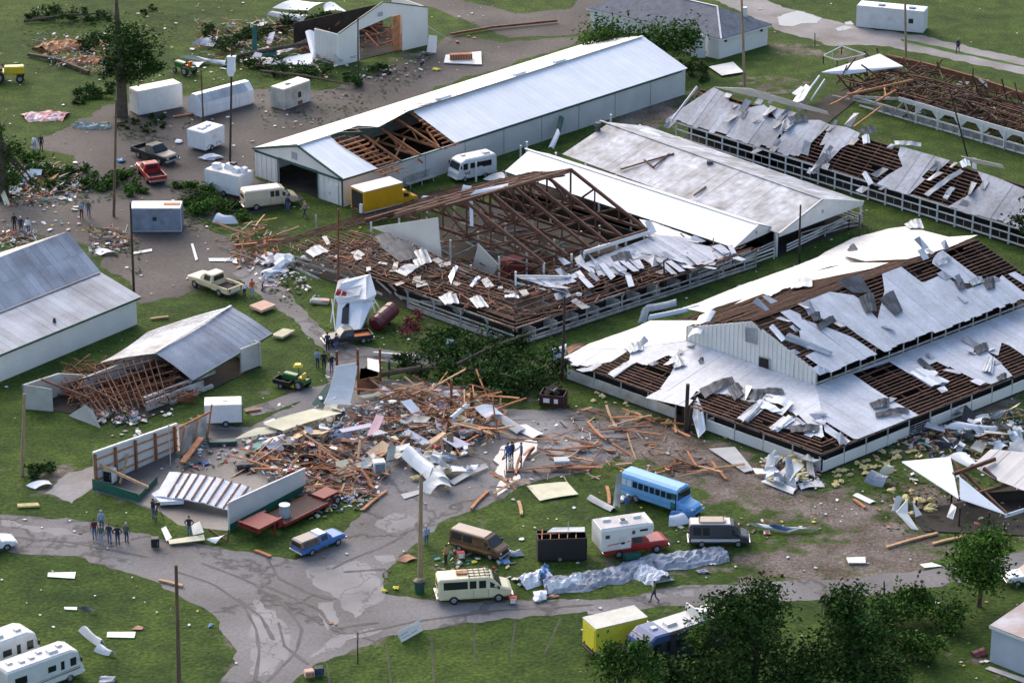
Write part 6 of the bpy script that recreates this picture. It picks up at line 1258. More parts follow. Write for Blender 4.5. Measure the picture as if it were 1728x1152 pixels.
pole('black post by the bushes along the right road', (1492, 1002), (1492, 980), .07, 'timber_dark', name='fence_post', cat='post'); pole('bent dark mast fallen over the wrecked pen shed', (1634, 270), (1602, 150), .1, 'timber_dark', name='mast', cat='pole')
def railing(label, pts, z=1.0, n=3, m='white_paint', name='fence', post=2.2):
    P = [G(*p) for p in pts]; root = thing(name, label, 'fence', (P[0].x, P[0].y, 0)); o = V3((P[0].x, P[0].y, 0))
    for a, b in zip(P[:-1], P[1:]):
        k = max(1, int((b-a).length/post))
        for i in range(k+1): mb = MB(); p = a.lerp(b, i/k)-o; mb.beam(p, p+V3((0, 0, z)), .1, .1); mb.build('post', m, root)
        mb = MB(); [mb.beam(a-o+V3((0, 0, z*(i+1)/n)), b-o+V3((0, 0, z*(i+1)/n)), .06, .12) for i in range(n)]; mb.build('rail', m, root)
railing('white board fence along the grass beside the long shed', [(1256, 455), (1306, 437)], 1.1); railing('white board fence below the stained shed gable', [(1352, 412), (1432, 388), (1452, 386)], 1.2, m='worn_paint')
railing('square white pen frame by the wrecked shed', [(1389, 108), (1420, 92), (1460, 106), (1412, 116), (1389, 108)], 1.0, 1)
railing('low worn rail lying along the ruined arena yard', [(1170, 474), (1240, 452)], .9, 2, 'worn_paint')
beam_thing('guard_rail', 'white fallen pipe lying across the lane', 'pipe', [(630, 595, .3), (712, 602, .3)], .18, .18, 'white_paint')
def bench(label, A, B, m, tip=0., name='bench'):
    a, b = G(*A), G(*B); d = b-a; L = d.length; r = thing(name, label, 'bench', a.lerp(b, .5), (tip, 0, math.atan2(d.y, d.x)))
    mb = MB(); [mb.box((0, y, .48), (L, .2, .05)) for y in (-.22, .02, .26)]; mb.build('seat', m, r); mb = MB(); [mb.box((0, .42+.04*i, z), (L, .05, .14)) for i, z in enumerate((.65, .85, 1.05))]; mb.build('backrest', m, r)
    for x in (-L*.42, 0, L*.42): mb = MB(); mb.beam(V3((x, -.3, 0)), V3((x, -.25, .46)), .08, .08); mb.beam(V3((x, .38, 0)), V3((x, .52, 1.1)), .08, .08); mb.beam(V3((x, -.3, .42)), V3((x, .4, .42)), .06, .06); mb.build('leg', m, r)
bench('long weathered bench beside the white barn wall', (686, 318), (732, 304), 'worn_paint'); bench('white bench tipped over at the edge of the road', (668, 1080), (704, 1060), 'white_paint', .9)
# ================================================================ PEOPLE
SKIN = mat('skin', (.45, .27, .19), .6, .08, 6.)
def cloth(n, c): return mat('cloth_'+n, c, .9, .2, 6.)
for n, c in dict(maroon=(.10, .02, .03), ltblue=(.28, .36, .50), grey=(.10, .11, .11), black=(.02, .02, .025), navy=(.03, .04, .09), white=(.62, .62, .64), tan=(.40, .26, .10), orange=(.55, .10, .03), denim=(.09, .14, .26), dkdenim=(.04, .055, .10), pinkish=(.42, .25, .24), blue=(.06, .12, .30), khaki=(.22, .20, .16), shoe=(.03, .025, .02), red=(.30, .03, .03), green=(.10, .13, .09), hairdk=(.03, .02, .015), hairlt=(.30, .20, .10), hairgr=(.40, .38, .36), cap=(.70, .70, .70)).items(): cloth(n, c)
def body_mesh(name, arms, stride=0., lean=0.):
    J = {'pel': ((0, 0, .95), .15, .115), 'bel': ((0, .01, 1.12), .15, .115), 'che': ((0, 0, 1.32), .17, .12), 'nek': ((0, .01, 1.47), .06, .06), 'hdb': ((0, .02, 1.56), .075, .085), 'hd': ((0, .025, 1.65), .082, .10), 'top': ((0, .01, 1.73), .06, .075), 'nos': ((0, .13, 1.63), .014, .018)}
    E = [('pel', 'bel', 1), ('bel', 'che', 1), ('che', 'nek', 1), ('nek', 'hdb', 0), ('hdb', 'hd', 0), ('hd', 'top', 0), ('hd', 'nos', 0)]
    for s, k in ((1, 'r'), (-1, 'l')):
        st = stride*s; el, wr = arms[0 if s > 0 else 1]
        J['sh'+k] = ((.185*s, 0, 1.41), .07, .07); J['el'+k] = ((el[0]*s, el[1], el[2]), .048, .048); J['wr'+k] = ((wr[0]*s, wr[1], wr[2]), .032, .032)
        d = (V3(J['wr'+k][0])-V3(J['el'+k][0])).normalized(); w = V3(J['wr'+k][0]); J['ha'+k] = (tuple(w+d*.08), .04, .025)
        J['ea'+k] = ((.088*s, .02, 1.64), .012, .02); E.append(('hd', 'ea'+k, 0))
        E += [('che', 'sh'+k, 1), ('sh'+k, 'el'+k, 1), ('el'+k, 'wr'+k, 1), ('wr'+k, 'ha'+k, 0)]
        sd_ = d.cross(V3((1, 0, 0))); sd_ = sd_.normalized() if sd_.length > .1 else V3((0, 1, 0))
        for i, (o, l) in enumerate(((-.03, .075), (-.01, .09), (.01, .085), (.03, .065))): J['f%d%s' % (i, k)] = (tuple(w+d*(.1+l)+sd_*o+V3((-.02*s, 0, 0))), .009, .009); E.append(('ha'+k, 'f%d%s' % (i, k), 0))
        J['th'+k] = (tuple(w+d*.09+sd_*.06), .011, .011); E.append(('wr'+k, 'th'+k, 0))
        J['hp'+k] = ((.09*s, 0, .88), .095, .1); J['kn'+k] = ((.1*s, .05+st*.5, .49), .062, .065); J['an'+k] = ((.1*s, -.02+st*(1 if st > 0 else 1.3), .09 if st >= 0 else .14), .045, .05); J['to'+k] = ((.12*s, .16+st*(1 if st > 0 else 1.2), .04), .04, .032)
        E += [('pel', 'hp'+k, 2), ('hp'+k, 'kn'+k, 2), ('kn'+k, 'an'+k, 2), ('an'+k, 'to'+k, 3)]
    keys = list(J); me = bpy.data.meshes.new(name+'_skeleton'); me.from_pydata([J[k][0] for k in keys], [(keys.index(a), keys.index(b)) for a, b, _ in E], [])
    ob = bpy.data.objects.new('tmp', me); COL.objects.link(ob); ob.modifiers.new('s', 'SKIN')
    for i, k in enumerate(keys): me.skin_vertices[0].data[i].radius = J[k][1:]; me.skin_vertices[0].data[i].use_root = (k == 'pel')
    sb = ob.modifiers.new('b', 'SUBSURF'); sb.levels = 1; sb.render_levels = 1
    dg = bpy.context.evaluated_depsgraph_get(); out = bpy.data.meshes.new_from_object(ob.evaluated_get(dg)); out.name = name; bpy.data.objects.remove(ob)
    out.materials.clear(); [out.materials.append(SKIN) for _ in range(4)]
    segs = [(V3(J[a][0]), V3(J[b][0]), m) for a, b, m in E]
    for p in out.polygons:
        best = 9; bm_ = 0; c = V3(p.center)
        for a, b, m in segs:
            d = b-a; k = max(0, min(1, (c-a).dot(d)/d.dot(d))); q = (c-a-d*k).length-(.08 if m in (1, 2) and abs(a.x) < .1 else 0)
            if q < best: best = q; bm_ = m
        if bm_ == 1 and c.z < .97 and abs(c.x) < .17: bm_ = 2
        if bm_ == 1 and c.z > 1.5: bm_ = 0
        p.material_index = bm_; p.use_smooth = True
    ca = out.color_attributes.new('tint', 'FLOAT_COLOR', 'CORNER'); ca.data.foreach_set('color', [1.]*4*len(out.loops)); return out
POSE = {'stand': body_mesh('body_standing', (((.25, .0, 1.13), (.27, .08, .88)), ((.24, -.03, 1.13), (.26, .04, .88)))), 'walk': body_mesh('body_walking', (((.24, -.12, 1.15), (.25, -.1, .92)), ((.24, .10, 1.15), (.25, .28, .98))), .26),
        'hips': body_mesh('body_hands_on_hips', (((.36, -.06, 1.18), (.20, .06, 1.0)), ((.36, -.06, 1.18), (.20, .06, 1.0)))), 'camera': body_mesh('body_filming', (((.26, .18, 1.25), (.14, .28, 1.48)), ((.26, .18, 1.22), (.12, .30, 1.40)))), 'point': body_mesh('body_holding', (((.24, .12, 1.18), (.18, .34, 1.10)), ((.25, .0, 1.13), (.24, .12, .90))))}
def hair_mesh(cap):
    bm = bmesh.new(); bmesh.ops.create_uvsphere(bm, u_segments=12, v_segments=8, radius=1.)
    for v in list(bm.verts):
        if v.co.z < (-.15 if v.co.y < .2 else .25): bm.verts.remove(v)
    for v in bm.verts: v.co = V3((v.co.x*.104, v.co.y*.118+.012, v.co.z*.118+1.655))
    me = bpy.data.meshes.new('hair'); bm.to_mesh(me); bm.free()
    if cap:
        bm = bmesh.new(); bm.from_mesh(me); q = [bm.verts.new(p) for p in ((-.08, .10, 1.69), (.08, .10, 1.69), (.07, .23, 1.675), (-.07, .23, 1.675))]; bm.faces.new(q); bm.to_mesh(me); bm.free()
    ca = me.color_attributes.new('tint', 'FLOAT_COLOR', 'CORNER'); ca.data.foreach_set('color', [1.]*4*len(me.loops)); me.materials.append(SKIN); return me
HAIR = {False: hair_mesh(False), True: hair_mesh(True)}
def person(label, px, face, pose='stand', top='grey', legs='denim', hair='hairdk', cap=False, s=1.0):
    P = G(*px); b = bpy.data.objects.new('person', POSE[pose]); COL.objects.link(b); b.location = P; b.rotation_euler.z = R(face); b.scale = (1.05*s, 1.05*s, 1.04*s)
    for i, m in ((1, 'cloth_'+top), (2, 'cloth_'+legs), (3, 'cloth_shoe')): b.material_slots[i].link = 'OBJECT'; b.material_slots[i].material = MATS[m]
    b.material_slots[0].link = 'OBJECT'; b.material_slots[0].material = SKIN
    h = bpy.data.objects.new('cap' if cap else 'hair', HAIR[cap]); COL.objects.link(h); h.parent = b; h.material_slots[0].link = 'OBJECT'; h.material_slots[0].material = MATS['cloth_'+hair]
    return tag(b, label, 'person')
person('person in a maroon top and jeans at the left of the road group', (160, 910), 20, 'stand', 'maroon', 'denim', 'hairdk'); person('tall person in a light blue shirt behind the road group', (172, 897), 0, 'stand', 'ltblue', 'denim', 'hairgr', s=1.06)
person('person in a grey green jacket and pale jeans at the front of the road group', (171, 919), 10, 'stand', 'green', 'ltblue', 'hairdk'); person('person in a dark top with a red collar in the road group', (185, 917), -15, 'stand', 'navy', 'denim', 'red'); person('person all in black with hands on hips in the road group', (199, 920), 5, 'hips', 'black', 'dkdenim', 'hairdk', True); person('person in a dark green jacket at the right of the road group', (214, 916), -20, 'stand', 'green', 'dkdenim', 'hairgr')
person('person filming at the tripod beside the fallen white roof', (259, 876), -40, 'camera', 'black', 'denim', 'hairdk'); person('person in a black shirt behind the white board by the torn wall', (320, 905), 180, 'hips', 'black', 'denim', 'hairdk')
person('person in a blue overall standing on the wet slab', (857, 780), 10, 'stand', 'blue', 'blue', 'hairdk'); person('person in a dark jacket beside the blue overall on the wet slab', (864, 778), 40, 'stand', 'navy', 'dkdenim', 'hairdk'); person('person in a blue sweater by the puddle on the slab', (880, 779), 100, 'point', 'blue', 'dkdenim', 'hairlt')
person('person in a denim shirt walking by the tall wooden pole', (720, 921), 30, 'stand', 'ltblue', 'denim', 'hairgr', True); person('person in a tan jacket beside the brown van', (753, 954), 60, 'point', 'tan', 'black', 'hairdk'); person('person in a dark coat walking along the road past the tarp', (1104, 1016), 100, 'walk', 'green', 'dkdenim', 'hairdk'); person('person in a dark jacket and grey trousers on the grass by the road', (1389, 1036), 170, 'stand', 'black', 'khaki', 'hairlt')
person('person in dark clothes walking on the gravel track at the top right', (1616, 90), 160, 'walk', 'navy', 'black', 'hairlt'); person('person in a white shirt on the parking lot at upper left', (59, 256), 160, 'stand', 'white', 'ltblue', 'hairdk'); person('person in navy beside the white shirt on the parking lot', (70, 254), 180, 'stand', 'navy', 'black', 'hairdk')
person('person in a black jacket at the left of the trio near the grey barn', (25, 389), 20, 'stand', 'black', 'black', 'hairdk'); person('person in navy with a white cap in the trio near the grey barn', (36, 394), 0, 'stand', 'navy', 'dkdenim', 'cap', True); person('person in a white top at the right of the trio near the grey barn', (48, 396), -20, 'stand', 'white', 'denim', 'hairdk')
person('person in a light blue shirt with a dark bag near the wooden pole', (138, 369), 10, 'point', 'ltblue', 'maroon', 'hairlt'); person('person in a grey shirt and blue jeans near the wooden pole', (150, 366), -10, 'stand', 'grey', 'denim', 'hairgr'); person('person in a navy shirt at the tan van door', (486, 358), 150, 'stand', 'navy', 'denim', 'hairdk'); person('person in a pinkish shirt walking on the grass by the tan van', (515, 368), 60, 'walk', 'pinkish', 'dkdenim', 'hairlt')
person('small person in white behind the cream pickup', (413, 501), 40, 'stand', 'white', 'black', 'hairlt', s=.85); person('person in a bright orange top behind the cream pickup', (426, 501), 20, 'stand', 'orange', 'ltblue', 'red'); person('person in a white and blue top on the lane by the lumber heap', (444, 491), 90, 'stand', 'white', 'dkdenim', 'hairdk')
person('person in a pale blue shirt near the upright panel', (536, 621), -20, 'stand', 'ltblue', 'dkdenim', 'hairdk'); person('person in black in the middle of the trio near the upright panel', (547, 624), 0, 'stand', 'black', 'black', 'hairdk'); person('grey haired person in a dark shirt near the upright panel', (560, 629), 30, 'hips', 'black', 'denim', 'hairgr'); person('person in navy standing by the wrecked dark pickup', (553, 592), 10, 'stand', 'navy', 'black', 'hairdk'); person('person in a blue jacket close to the wrecked dark pickup', (568, 594), 40, 'stand', 'navy', 'denim', 'hairdk')
person('person in a dark jacket and blue cap under the fallen tree', (657, 637), 80, 'stand', 'navy', 'black', 'blue', True); person('person in a purple top with a white cap behind the school bus', (1058, 868), -20, 'point', 'blue', 'green', 'cap', True)
o = thing('tripod', 'black tripod with a video camera in front of a filming person', 'tripod', G(267, 876)); [(lambda mb, a: (mb.beam(V3((0, 0, 1.3)), V3((.45*math.cos(a), .45*math.sin(a), 0)), .05, .05), mb.build('leg', 'black_plastic', o)))(MB(), a) for a in (.3, 2.4, 4.5)]; mb = MB(); mb.box((0, 0, 1.42), (.4, .18, .22)); mb.build('camera_body', 'black_plastic', o)
# ================================================================ TREES
def leaves(mb, c, rad, n, size=.3, clumps=None, flat_=1., m=0):
    cl = clumps or max(6, n//70); cs = []
    for i in range(cl):
        d = V3((rnd.gauss(0, 1), rnd.gauss(0, 1), rnd.gauss(0, 1))).normalized()*(rnd.random()**.45); cs.append((V3((c[0]+d.x*rad[0], c[1]+d.y*rad[1], c[2]+d.z*rad[2])), rnd.uniform(.2, .42)*min(rad[0], rad[2]*1.4), rnd.uniform(.65, 1.4)))
    for i in range(n):
        q, r, t = rnd.choice(cs); p = q+V3((rnd.gauss(0, r), rnd.gauss(0, r), rnd.gauss(0, r*.7*flat_)))
        if p.z < .03: p.z = rnd.uniform(.03, .2)
        a = V3((rnd.uniform(-1, 1), rnd.uniform(-1, 1), rnd.uniform(-.6, .6))).normalized(); b = a.cross(V3((rnd.uniform(-1, 1), rnd.uniform(-1, 1), rnd.uniform(-1, 1)))).normalized(); s = size*rnd.uniform(.6, 1.4); tt = t*rnd.uniform(.7, 1.35)
        mb.face([p-a*s*.5, p+b*s*.28, p+a*s*.6, p-b*s*.28], m, (tt*rnd.uniform(.9, 1.15), tt, tt*.9))
    return cs
def tree(name, label, base, H, crown, n, m='leaf', cat='tree', trunk_r=.22, size=.34, group=None, bare=0, lean=(0, 0)):
    """crown: list of (dx, dy, z, rx, ry, rz, share)"""
    P = G(*base); root = thing(name, label, cat, (P.x, P.y, 0), group=group); mb = MB(); tp = MB(); tops = []
    for dx, dy, z, rx, ry, rz, sh in crown: cs = leaves(mb, (dx, dy, z), (rx, ry, rz), int(n*sh), size); tops += cs[:4]
    mb.build('crown', m, root)
    tp.tube([V3((0, 0, 0)), V3((lean[0]*.4+.1, lean[1]*.4, H*.3)), V3((lean[0], lean[1], H*.62)), V3((lean[0]*1.3, lean[1]*1.2, H*.85))], [trunk_r*1.25, trunk_r, trunk_r*.6, trunk_r*.15], 9)
    for q, r, t in tops[:14]: a = V3((lean[0]*.7, lean[1]*.7, H*rnd.uniform(.25, .55))); tp.tube([a, a.lerp(q, .5)+V3((0, 0, .3)), q], [trunk_r*.4, trunk_r*.25, .03], 6)
    for i in range(bare): a = V3((0, 0, H*rnd.uniform(.3, .7))); tp.tube([a, a+V3((rnd.uniform(-1.5, 1.5), rnd.uniform(-1, 1), rnd.uniform(.5, 2)))], [.08, .02], 5)
    tp.build('trunk', 'bark', root); return root
tree('tree', 'round light green tree by the road at the right', (1652, 1022), 6.6, [(0, 0, 4.3, 2.1, 2., 2.2, .6), (-.6, 0, 3.1, 1.9, 1.7, 1.3, .25), (.9, .2, 5.1, 1.0, 1., 1.2, .15)], 5200, 'leaf_light', trunk_r=.16, size=.3)
tree('tree', 'big dark bushy tree in the bottom right grass', (1440, 1170), 9., [(0, 0, 5.6, 1.9, 1.9, 2.6, .45), (.2, .3, 3.2, 2.6, 2.2, 2.2, .4), (-.9, 0, 7.2, 1.1, 1, 1.1, .15)], 6400, 'leaf_dark', size=.32)
tree('tree', 'dark tree spreading behind the coach at the bottom', (1272, 1165), 9.5, [(0, 0, 6.2, 2.3, 2, 2.4, .5), (-.4, .3, 3.6, 2.7, 2.2, 1.8, .35), (-1.8, 0, 6.6, 1.2, 1, 1.2, .15)], 6000, 'leaf_dark', size=.32)
tree('tree', 'sparse feathery tree in front of the coach', (1196, 1150), 7.6, [(0, 0, 5.4, 1.5, 1.2, 1.7, .6), (-.3, .2, 3.4, 1.4, 1.2, 1.4, .4)], 1300, 'leaf', size=.26, trunk_r=.12, bare=5)
tree('tree', 'leafy tree in front of the yellow box truck', (1046, 1196), 6.4, [(0, 0, 3.6, 1.8, 1.5, 1.5, .45), (1.2, 0, 4.6, 1.0, .8, 1.0, .2), (-.9, 0, 4.4, .8, .8, 1.1, .15), (1.9, .3, 3.2, 1.2, 1., 1., .2)], 3000, 'leaf', size=.3)
for i, (x, y, h, rr, lb) in enumerate(((1350, 1160, 4.2, 2.2, 'dark bush filling the gap between the two dark trees'), (1548, 1040, 2.6, 1.9, 'green bush beside the road at the right'), (1596, 1060, 2.4, 1.7, 'loose bush in front of the round light green tree'), (1500, 1060, 2.4, 1.8, 'bush right of the big dark bushy tree'), (1545, 1110, 1.9, 2.4, 'low bush on the grass left of the block hut'), (1140, 1165, 2.6, 2.4, 'dark bush under the coach front'), (1360, 1180, 3.0, 3.0, 'dark shrub at the bottom edge under the big tree'), (1205, 1185, 3.2, 2.6, 'dark shrub at the bottom edge under the feathery tree'), (1490, 1150, 2.2, 2.6, 'low shrub at the bottom edge right of the big tree'))):
    tree('bush', lb, (x, y), h, [(0, 0, h*.5, rr, rr*.8, h*.45, 1.)], int(700*rr), 'leaf' if i in (1, 2, 3, 4) else 'leaf_dark', cat='bush', trunk_r=.1, size=.3)
tree('tree', 'tall storm stripped tree with a thick trunk at upper left', (206, 196), 17, [(0.8, 0, 8.4, 2.6, 2.2, 2.6, .4), (2.6, 0, 7.4, 2.0, 1.6, 1.8, .2), (-1.2, 0, 6.0, 1.2, 1.2, 1.6, .12), (.6, 0, 5.0, 1.8, 1.6, 1.2, .16), (3.4, .2, 5.4, 1.4, 1.2, 1.3, .12)], 4600, 'leaf_dark', trunk_r=.55, size=.36, bare=6)
tree('tree', 'thick broken trunk with a few leaves at the left edge', (4, 336), 12.5, [(.8, 0, 3.0, 1.7, 1.2, 1.6, .4), (1.6, 0, 5.0, 1.4, 1., 1.3, .3), (-.3, 0, 7.2, .8, .8, 1., .2), (2.8, 0, 1.4, 1.2, 1., .8, .1)], 1500, 'leaf', trunk_r=.62, size=.32, bare=7)
tree('tree', 'broad green tree in front of the shingle house', (1050, 118), 6.2, [(-1.8, 0, 3.2, 3.0, 2.4, 2.4, .45), (2.4, .3, 2.8, 3.2, 2., 2.2, .3), (6.2, -.2, 4.0, 2.4, 1.8, 2.0, .25)], 6200, 'leaf', size=.4)
tree('tree', 'tree top leaning in over the pen shed at the right edge', (1752, 452), 9., [(0, 0, 6.2, 1.7, 1.6, 2.4, .7), (-1.6, 0, 5.0, 1.1, 1, 1.2, .3)], 1600, 'leaf_dark', size=.32)
def brush(name, label, blobs, n, m='leaf_dark', cat='branches', trunk=None, group=None, size=.32):
    c = G(*blobs[0][:2]); root = thing(name, label, cat, (c.x, c.y, 0), group=group); mb = MB(); tot = sum(b[2]*b[3] for b in blobs)
    for x, y, rx, rz in blobs: q = G(x, y)-c; leaves(mb, (q.x, q.y, rz*.45), (rx, rx*1.3, rz*.6), int(n*rx*rz/tot), size)
    mb.build('foliage', m, root); tb = MB()
    for a, b, r in (trunk or []): p, q = G(*a)-c, G(*b)-c; tb.tube([p, p.lerp(q, .5)+V3((0, 0, .25)), q], [r, r*.8, r*.35], 8)
    for i in range(10 if trunk else 5):
        x, y, rx, rz = rnd.choice(blobs); p = G(x, y, .3)-c; tb.tube([p, p+V3((rnd.uniform(-rx, rx), rnd.uniform(-rx, rx), rnd.uniform(.3, rz)))], [.07, .02], 5)
    tb.build('branches', 'bark', root); return root
brush('fallen_tree', 'big uprooted green tree lying in front of the ruined arena', [(740, 608, 2.6, 1.6), (700, 622, 2., 1.2), (800, 600, 2.6, 1.8), (850, 628, 2.8, 2.), (890, 650, 2.6, 2.1), (830, 655, 2.4, 1.8), (780, 636, 2.4, 1.7), (920, 625, 2.2, 1.8), (760, 575, 1.8, 1.2), (870, 592, 2., 1.4)], 9500, 'leaf_dark', 'tree', trunk=[((640, 632, .5), (760, 620, .7), .3), ((760, 620, .7), (900, 560, 1.6), .2), ((780, 622, .6), (880, 640, 1.2), .2)])
brush('red_shrub', 'small red leaved shrub by the ruined arena corner', [(700, 548, 1.4, .9), (690, 560, 1.1, .7)], 700, 'red_leaf', 'shrub', size=.25)
brush('fallen_branches', 'green leafy branches around the concession trailer', [(330, 338, 2., 1.3), (312, 322, 1.5, .9), (350, 352, 2., 1.3), (385, 358, 1.5, .9), (320, 360, 1.5, 1.), (410, 366, 1.2, .7)], 4200, 'leaf')
brush('fallen_branches', 'leafy branches heaped beside the red pickup', [(210, 310, 1.8, 1.), (180, 318, 1.6, .9), (228, 328, 1.6, .8), (150, 306, 1.4, .8), (200, 296, 1.4, .8)], 2600, 'leaf')
brush('fallen_branches', 'leafy limb lying by the left edge trunk', [(140, 318, 1.5, .9), (95, 318, 1.6, .9), (80, 296, 1.8, 1.), (110, 300, 1.5, .9), (50, 280, 1.5, 1.2), (130, 290, 1.2, .8), (30, 310, 1.4, 1.)], 3400, 'leaf')
brush('fallen_tree', 'dark fallen tree across the top barn ruins', [(430, 112, 2.4, 1.2), (480, 118, 2.4, 1.3), (540, 128, 2.4, 1.3), (590, 140, 2.2, 1.), (640, 120, 1.6, .9), (500, 40, 2.2, 1.6), (560, 45, 2., 1.6), (420, 62, 2.2, 1.5), (380, 80, 2.2, 1.3), (350, 60, 1.8, 1.)], 6500, 'leaf_dark', 'tree', trunk=[((400, 95, .6), (620, 60, 1.6), .3), ((440, 120, .4), (600, 145, .5), .2)])
brush('fallen_tree', 'dark fallen branches on the grass at the top left', [(100, 26, 2.6, 1.1), (140, 32, 2.2, 1.), (60, 34, 2., .8), (170, 30, 1.8, .8), (250, 20, 1.6, .5)], 2400, 'leaf_dark', 'tree', trunk=[((40, 36, .3), (190, 22, .6), .2)])
brush('fallen_branches', 'dark leafy branch at the edge of the lot by the tipped white trailer', [(150, 162, 1.9, .9), (175, 160, 1.6, .8), (130, 172, 1.2, .6)], 1500, 'leaf_dark')
brush('fallen_branches', 'crushed leaves under the tipped white trailer', [(240, 205, 1.8, .4), (275, 208, 1.8, .4), (210, 210, 1.3, .35), (255, 218, 1.4, .3)], 1100, 'leaf_dark')
brush('fallen_tree', 'green uprooted brush behind the big orange debris at upper left', [(165, 70, 2., 1.2), (150, 80, 1.6, 1.)], 1500, 'leaf_dark', 'tree')
brush('weeds', 'weeds growing along the back wall of the white barn', [(1185, 130, 1.6, .8), (1170, 112, 1.8, 1.2)], 900, 'leaf_dark', 'weeds')
brush('bush', 'small dark bush at the foot of the leaning pole', [(66, 798, 1.0, .8)], 500, 'leaf_dark', 'bush')
beam_thing('fallen_log', 'long bare tree trunk lying on the grass at upper left', 'log', [(48, 92, .3), (95, 100, .4), (150, 122, .3)], .4, .35, 'bark')
# ================================================================ WRECKAGE
mat('pink_panel', (.62, .38, .42), .8, .1, 2.); mat('pink_foam', (.62, .40, .30), .9, .1, 2.); mat('beige_pad', (.58, .52, .36), .9, .15, 2.); mat('pale_yellow', (.66, .62, .44), .8, .12, .8); mat('tarp_grey', (.30, .33, .40), .6, .25, 1.2, bump=.6); mat('tarp_blue', (.05, .18, .42), .6, .2, 2., bump=.4); mat('teal_paint', (.03, .19, .19), .6); mat('red_cloth', (.52, .06, .04), .8); mat('bright_yellow', (.68, .58, .06), .8); mat('blue_plastic', (.03, .10, .40), .5); mat('terracotta', (.45, .22, .13), .85, .3, 2., col2=(.30, .16, .11)); mat('grey_panel', (.42, .42, .42), .7, .12, 1.); mat('lavender_panel', (.45, .44, .55), .7, .1, 1.)
def sheet(label, q, m, cat='metal sheet', name='metal_sheet', bend=.0, twist=.0, group=None, n=6, th=.04, ribs=False):
    """a sheet given by its outline (px, py, height); four-cornered ones may be bent"""
    P = [G(p[0], p[1], p[2] if len(p) > 2 else .06) for p in q]; c = sum(P, V3())/len(P); o = V3((c.x, c.y, 0)); mb = MB()
    if len(P) == 4 and (bend or twist or ribs):
        for i in range(n):
            f0, f1 = i/n, (i+1)/n
            e = lambda f: (P[0].lerp(P[1], f)-o+V3((0, 0, bend*math.sin(f*math.pi))), P[3].lerp(P[2], f)-o+V3((0, 0, bend*math.sin(f*math.pi)+twist*math.sin(f*5))))
            (a0, b0), (a1, b1) = e(f0), e(f1)
            for k in range(3): g0, g1 = k/3, (k+1)/3; lift = lambda g: V3((0, 0, -bend*.25*math.sin(g*math.pi))); mb.prism([a0.lerp(b0, g0)+lift(g0), a1.lerp(b1, g0)+lift(g0), a1.lerp(b1, g1)+lift(g1), a0.lerp(b0, g1)+lift(g1)], (0, 0, th), 0, rnd.uniform(.93, 1.05))
    else: mb.prism([p-o for p in P], (0, 0, th))
    ob = mb.build(name, m, origin=None); ob.location = o
    return tag(ob, label, cat, group)
Sx = sheet
# -- named single pieces, traced
Sx('long cream wall panel lying at the edge of the lumber pile', [(444, 716, .9), (530, 690, 1.0), (577, 697, .9), (478, 727, .8)], 'pale_yellow', 'wall panel', 'wall_panel', .1)
Sx('cream wall panel with a green edge at the left end of the long panel', [(396, 741, .5), (432, 722, .6), (488, 717, .6), (466, 730, .5)], 'pale_yellow', 'wall panel', 'wall_panel', .05)
Sx('green ribbed panel behind the long cream wall panel', [(460, 712, .5), (470, 705, .6), (530, 689, .6), (534, 692, .5)], 'pale_yellow', 'wall panel', 'wall_panel')
Sx('small white panel resting on the long cream wall panel', [(444, 713, .9), (462, 706, .9), (480, 719, .8), (466, 723, .8)], 'white_paint', 'wall panel', 'wall_panel')
Sx('dark green beam lying by the leaning torn panel', [(352, 745, .2), (400, 742, .2), (400, 748, .2), (353, 750, .2)], 'green_trim', 'beam', 'beam', th=.2)
Sx('white ribbed metal sheet below the long cream panel', [(438, 752, .2), (466, 736, .3), (526, 735, .4), (505, 748, .3)], 'white_metal', bend=.15, twist=.08, n=10)
Sx('pink panel standing tilted among the wreckage', [(619, 735, .5), (634, 737, .5), (648, 703, 1.1), (635, 699, 1.2)], 'pink_panel', 'panel', 'panel')
Sx('lavender panel lying in the middle of the lumber pile', [(745, 740, .9), (765, 736, .9), (795, 750, .7), (770, 756, .7)], 'lavender_panel', 'panel', 'panel')
Sx('white board by the fallen roof, in front of the black shirt', [(322, 886, .2), (337, 880, 1.2), (344, 898, 1.0), (326, 903, .1)], 'white_paint', 'panel', 'panel')
Sx('white and green striped panel at the front of the shattered building', [(284, 911, .2), (344, 902, .3), (346, 911, .3), (286, 918, .2)], 'pale_yellow', 'wall panel', 'wall_panel')
Sx('green edged panel leaning behind the striped panel', [(272, 892, .3), (280, 888, .3), (290, 907, .2), (281, 913, .2)], 'white_paint', 'wall panel', 'wall_panel')
Sx('white curled sheet at the foot of the standing grey wall', [(348, 910, .2), (368, 908, .2), (382, 900, .7), (364, 917, .1)], 'white_metal', bend=.1)
Sx('square cream panel lying on the grass island', [(889, 820, .1), (957, 813, .1), (976, 834, .1), (911, 845, .1)], 'pale_yellow', 'wall panel', 'wall_panel', .06)
Sx('grey white torn sheet on the grass by the school bus', [(990, 842, .15), (1000, 836, .2), (1042, 858, .1), (1030, 863, .1)], 'grey_panel', bend=.2)
Sx('white sheet leaning under the school bus front', [(1128, 888, .1), (1130, 870, .6), (1148, 865, .7), (1164, 882, .2)], 'white_metal', bend=.3)
Sx('long grey panel with a green edge by the broken arena post', [(1196, 757, .2), (1240, 754, .4), (1272, 793, .2), (1256, 797, .1)], 'grey_panel', 'wall panel', 'wall_panel')
Sx('white rectangular panel on the round lawn, the upper one', [(81, 966), (128, 965), (126, 976), (80, 973)], 'white_paint', 'panel', 'panel'); Sx('white rectangular panel on the round lawn beside the curled blue sheet', [(181, 1066), (229, 1066), (227, 1076), (180, 1075)], 'white_paint', 'panel', 'panel')
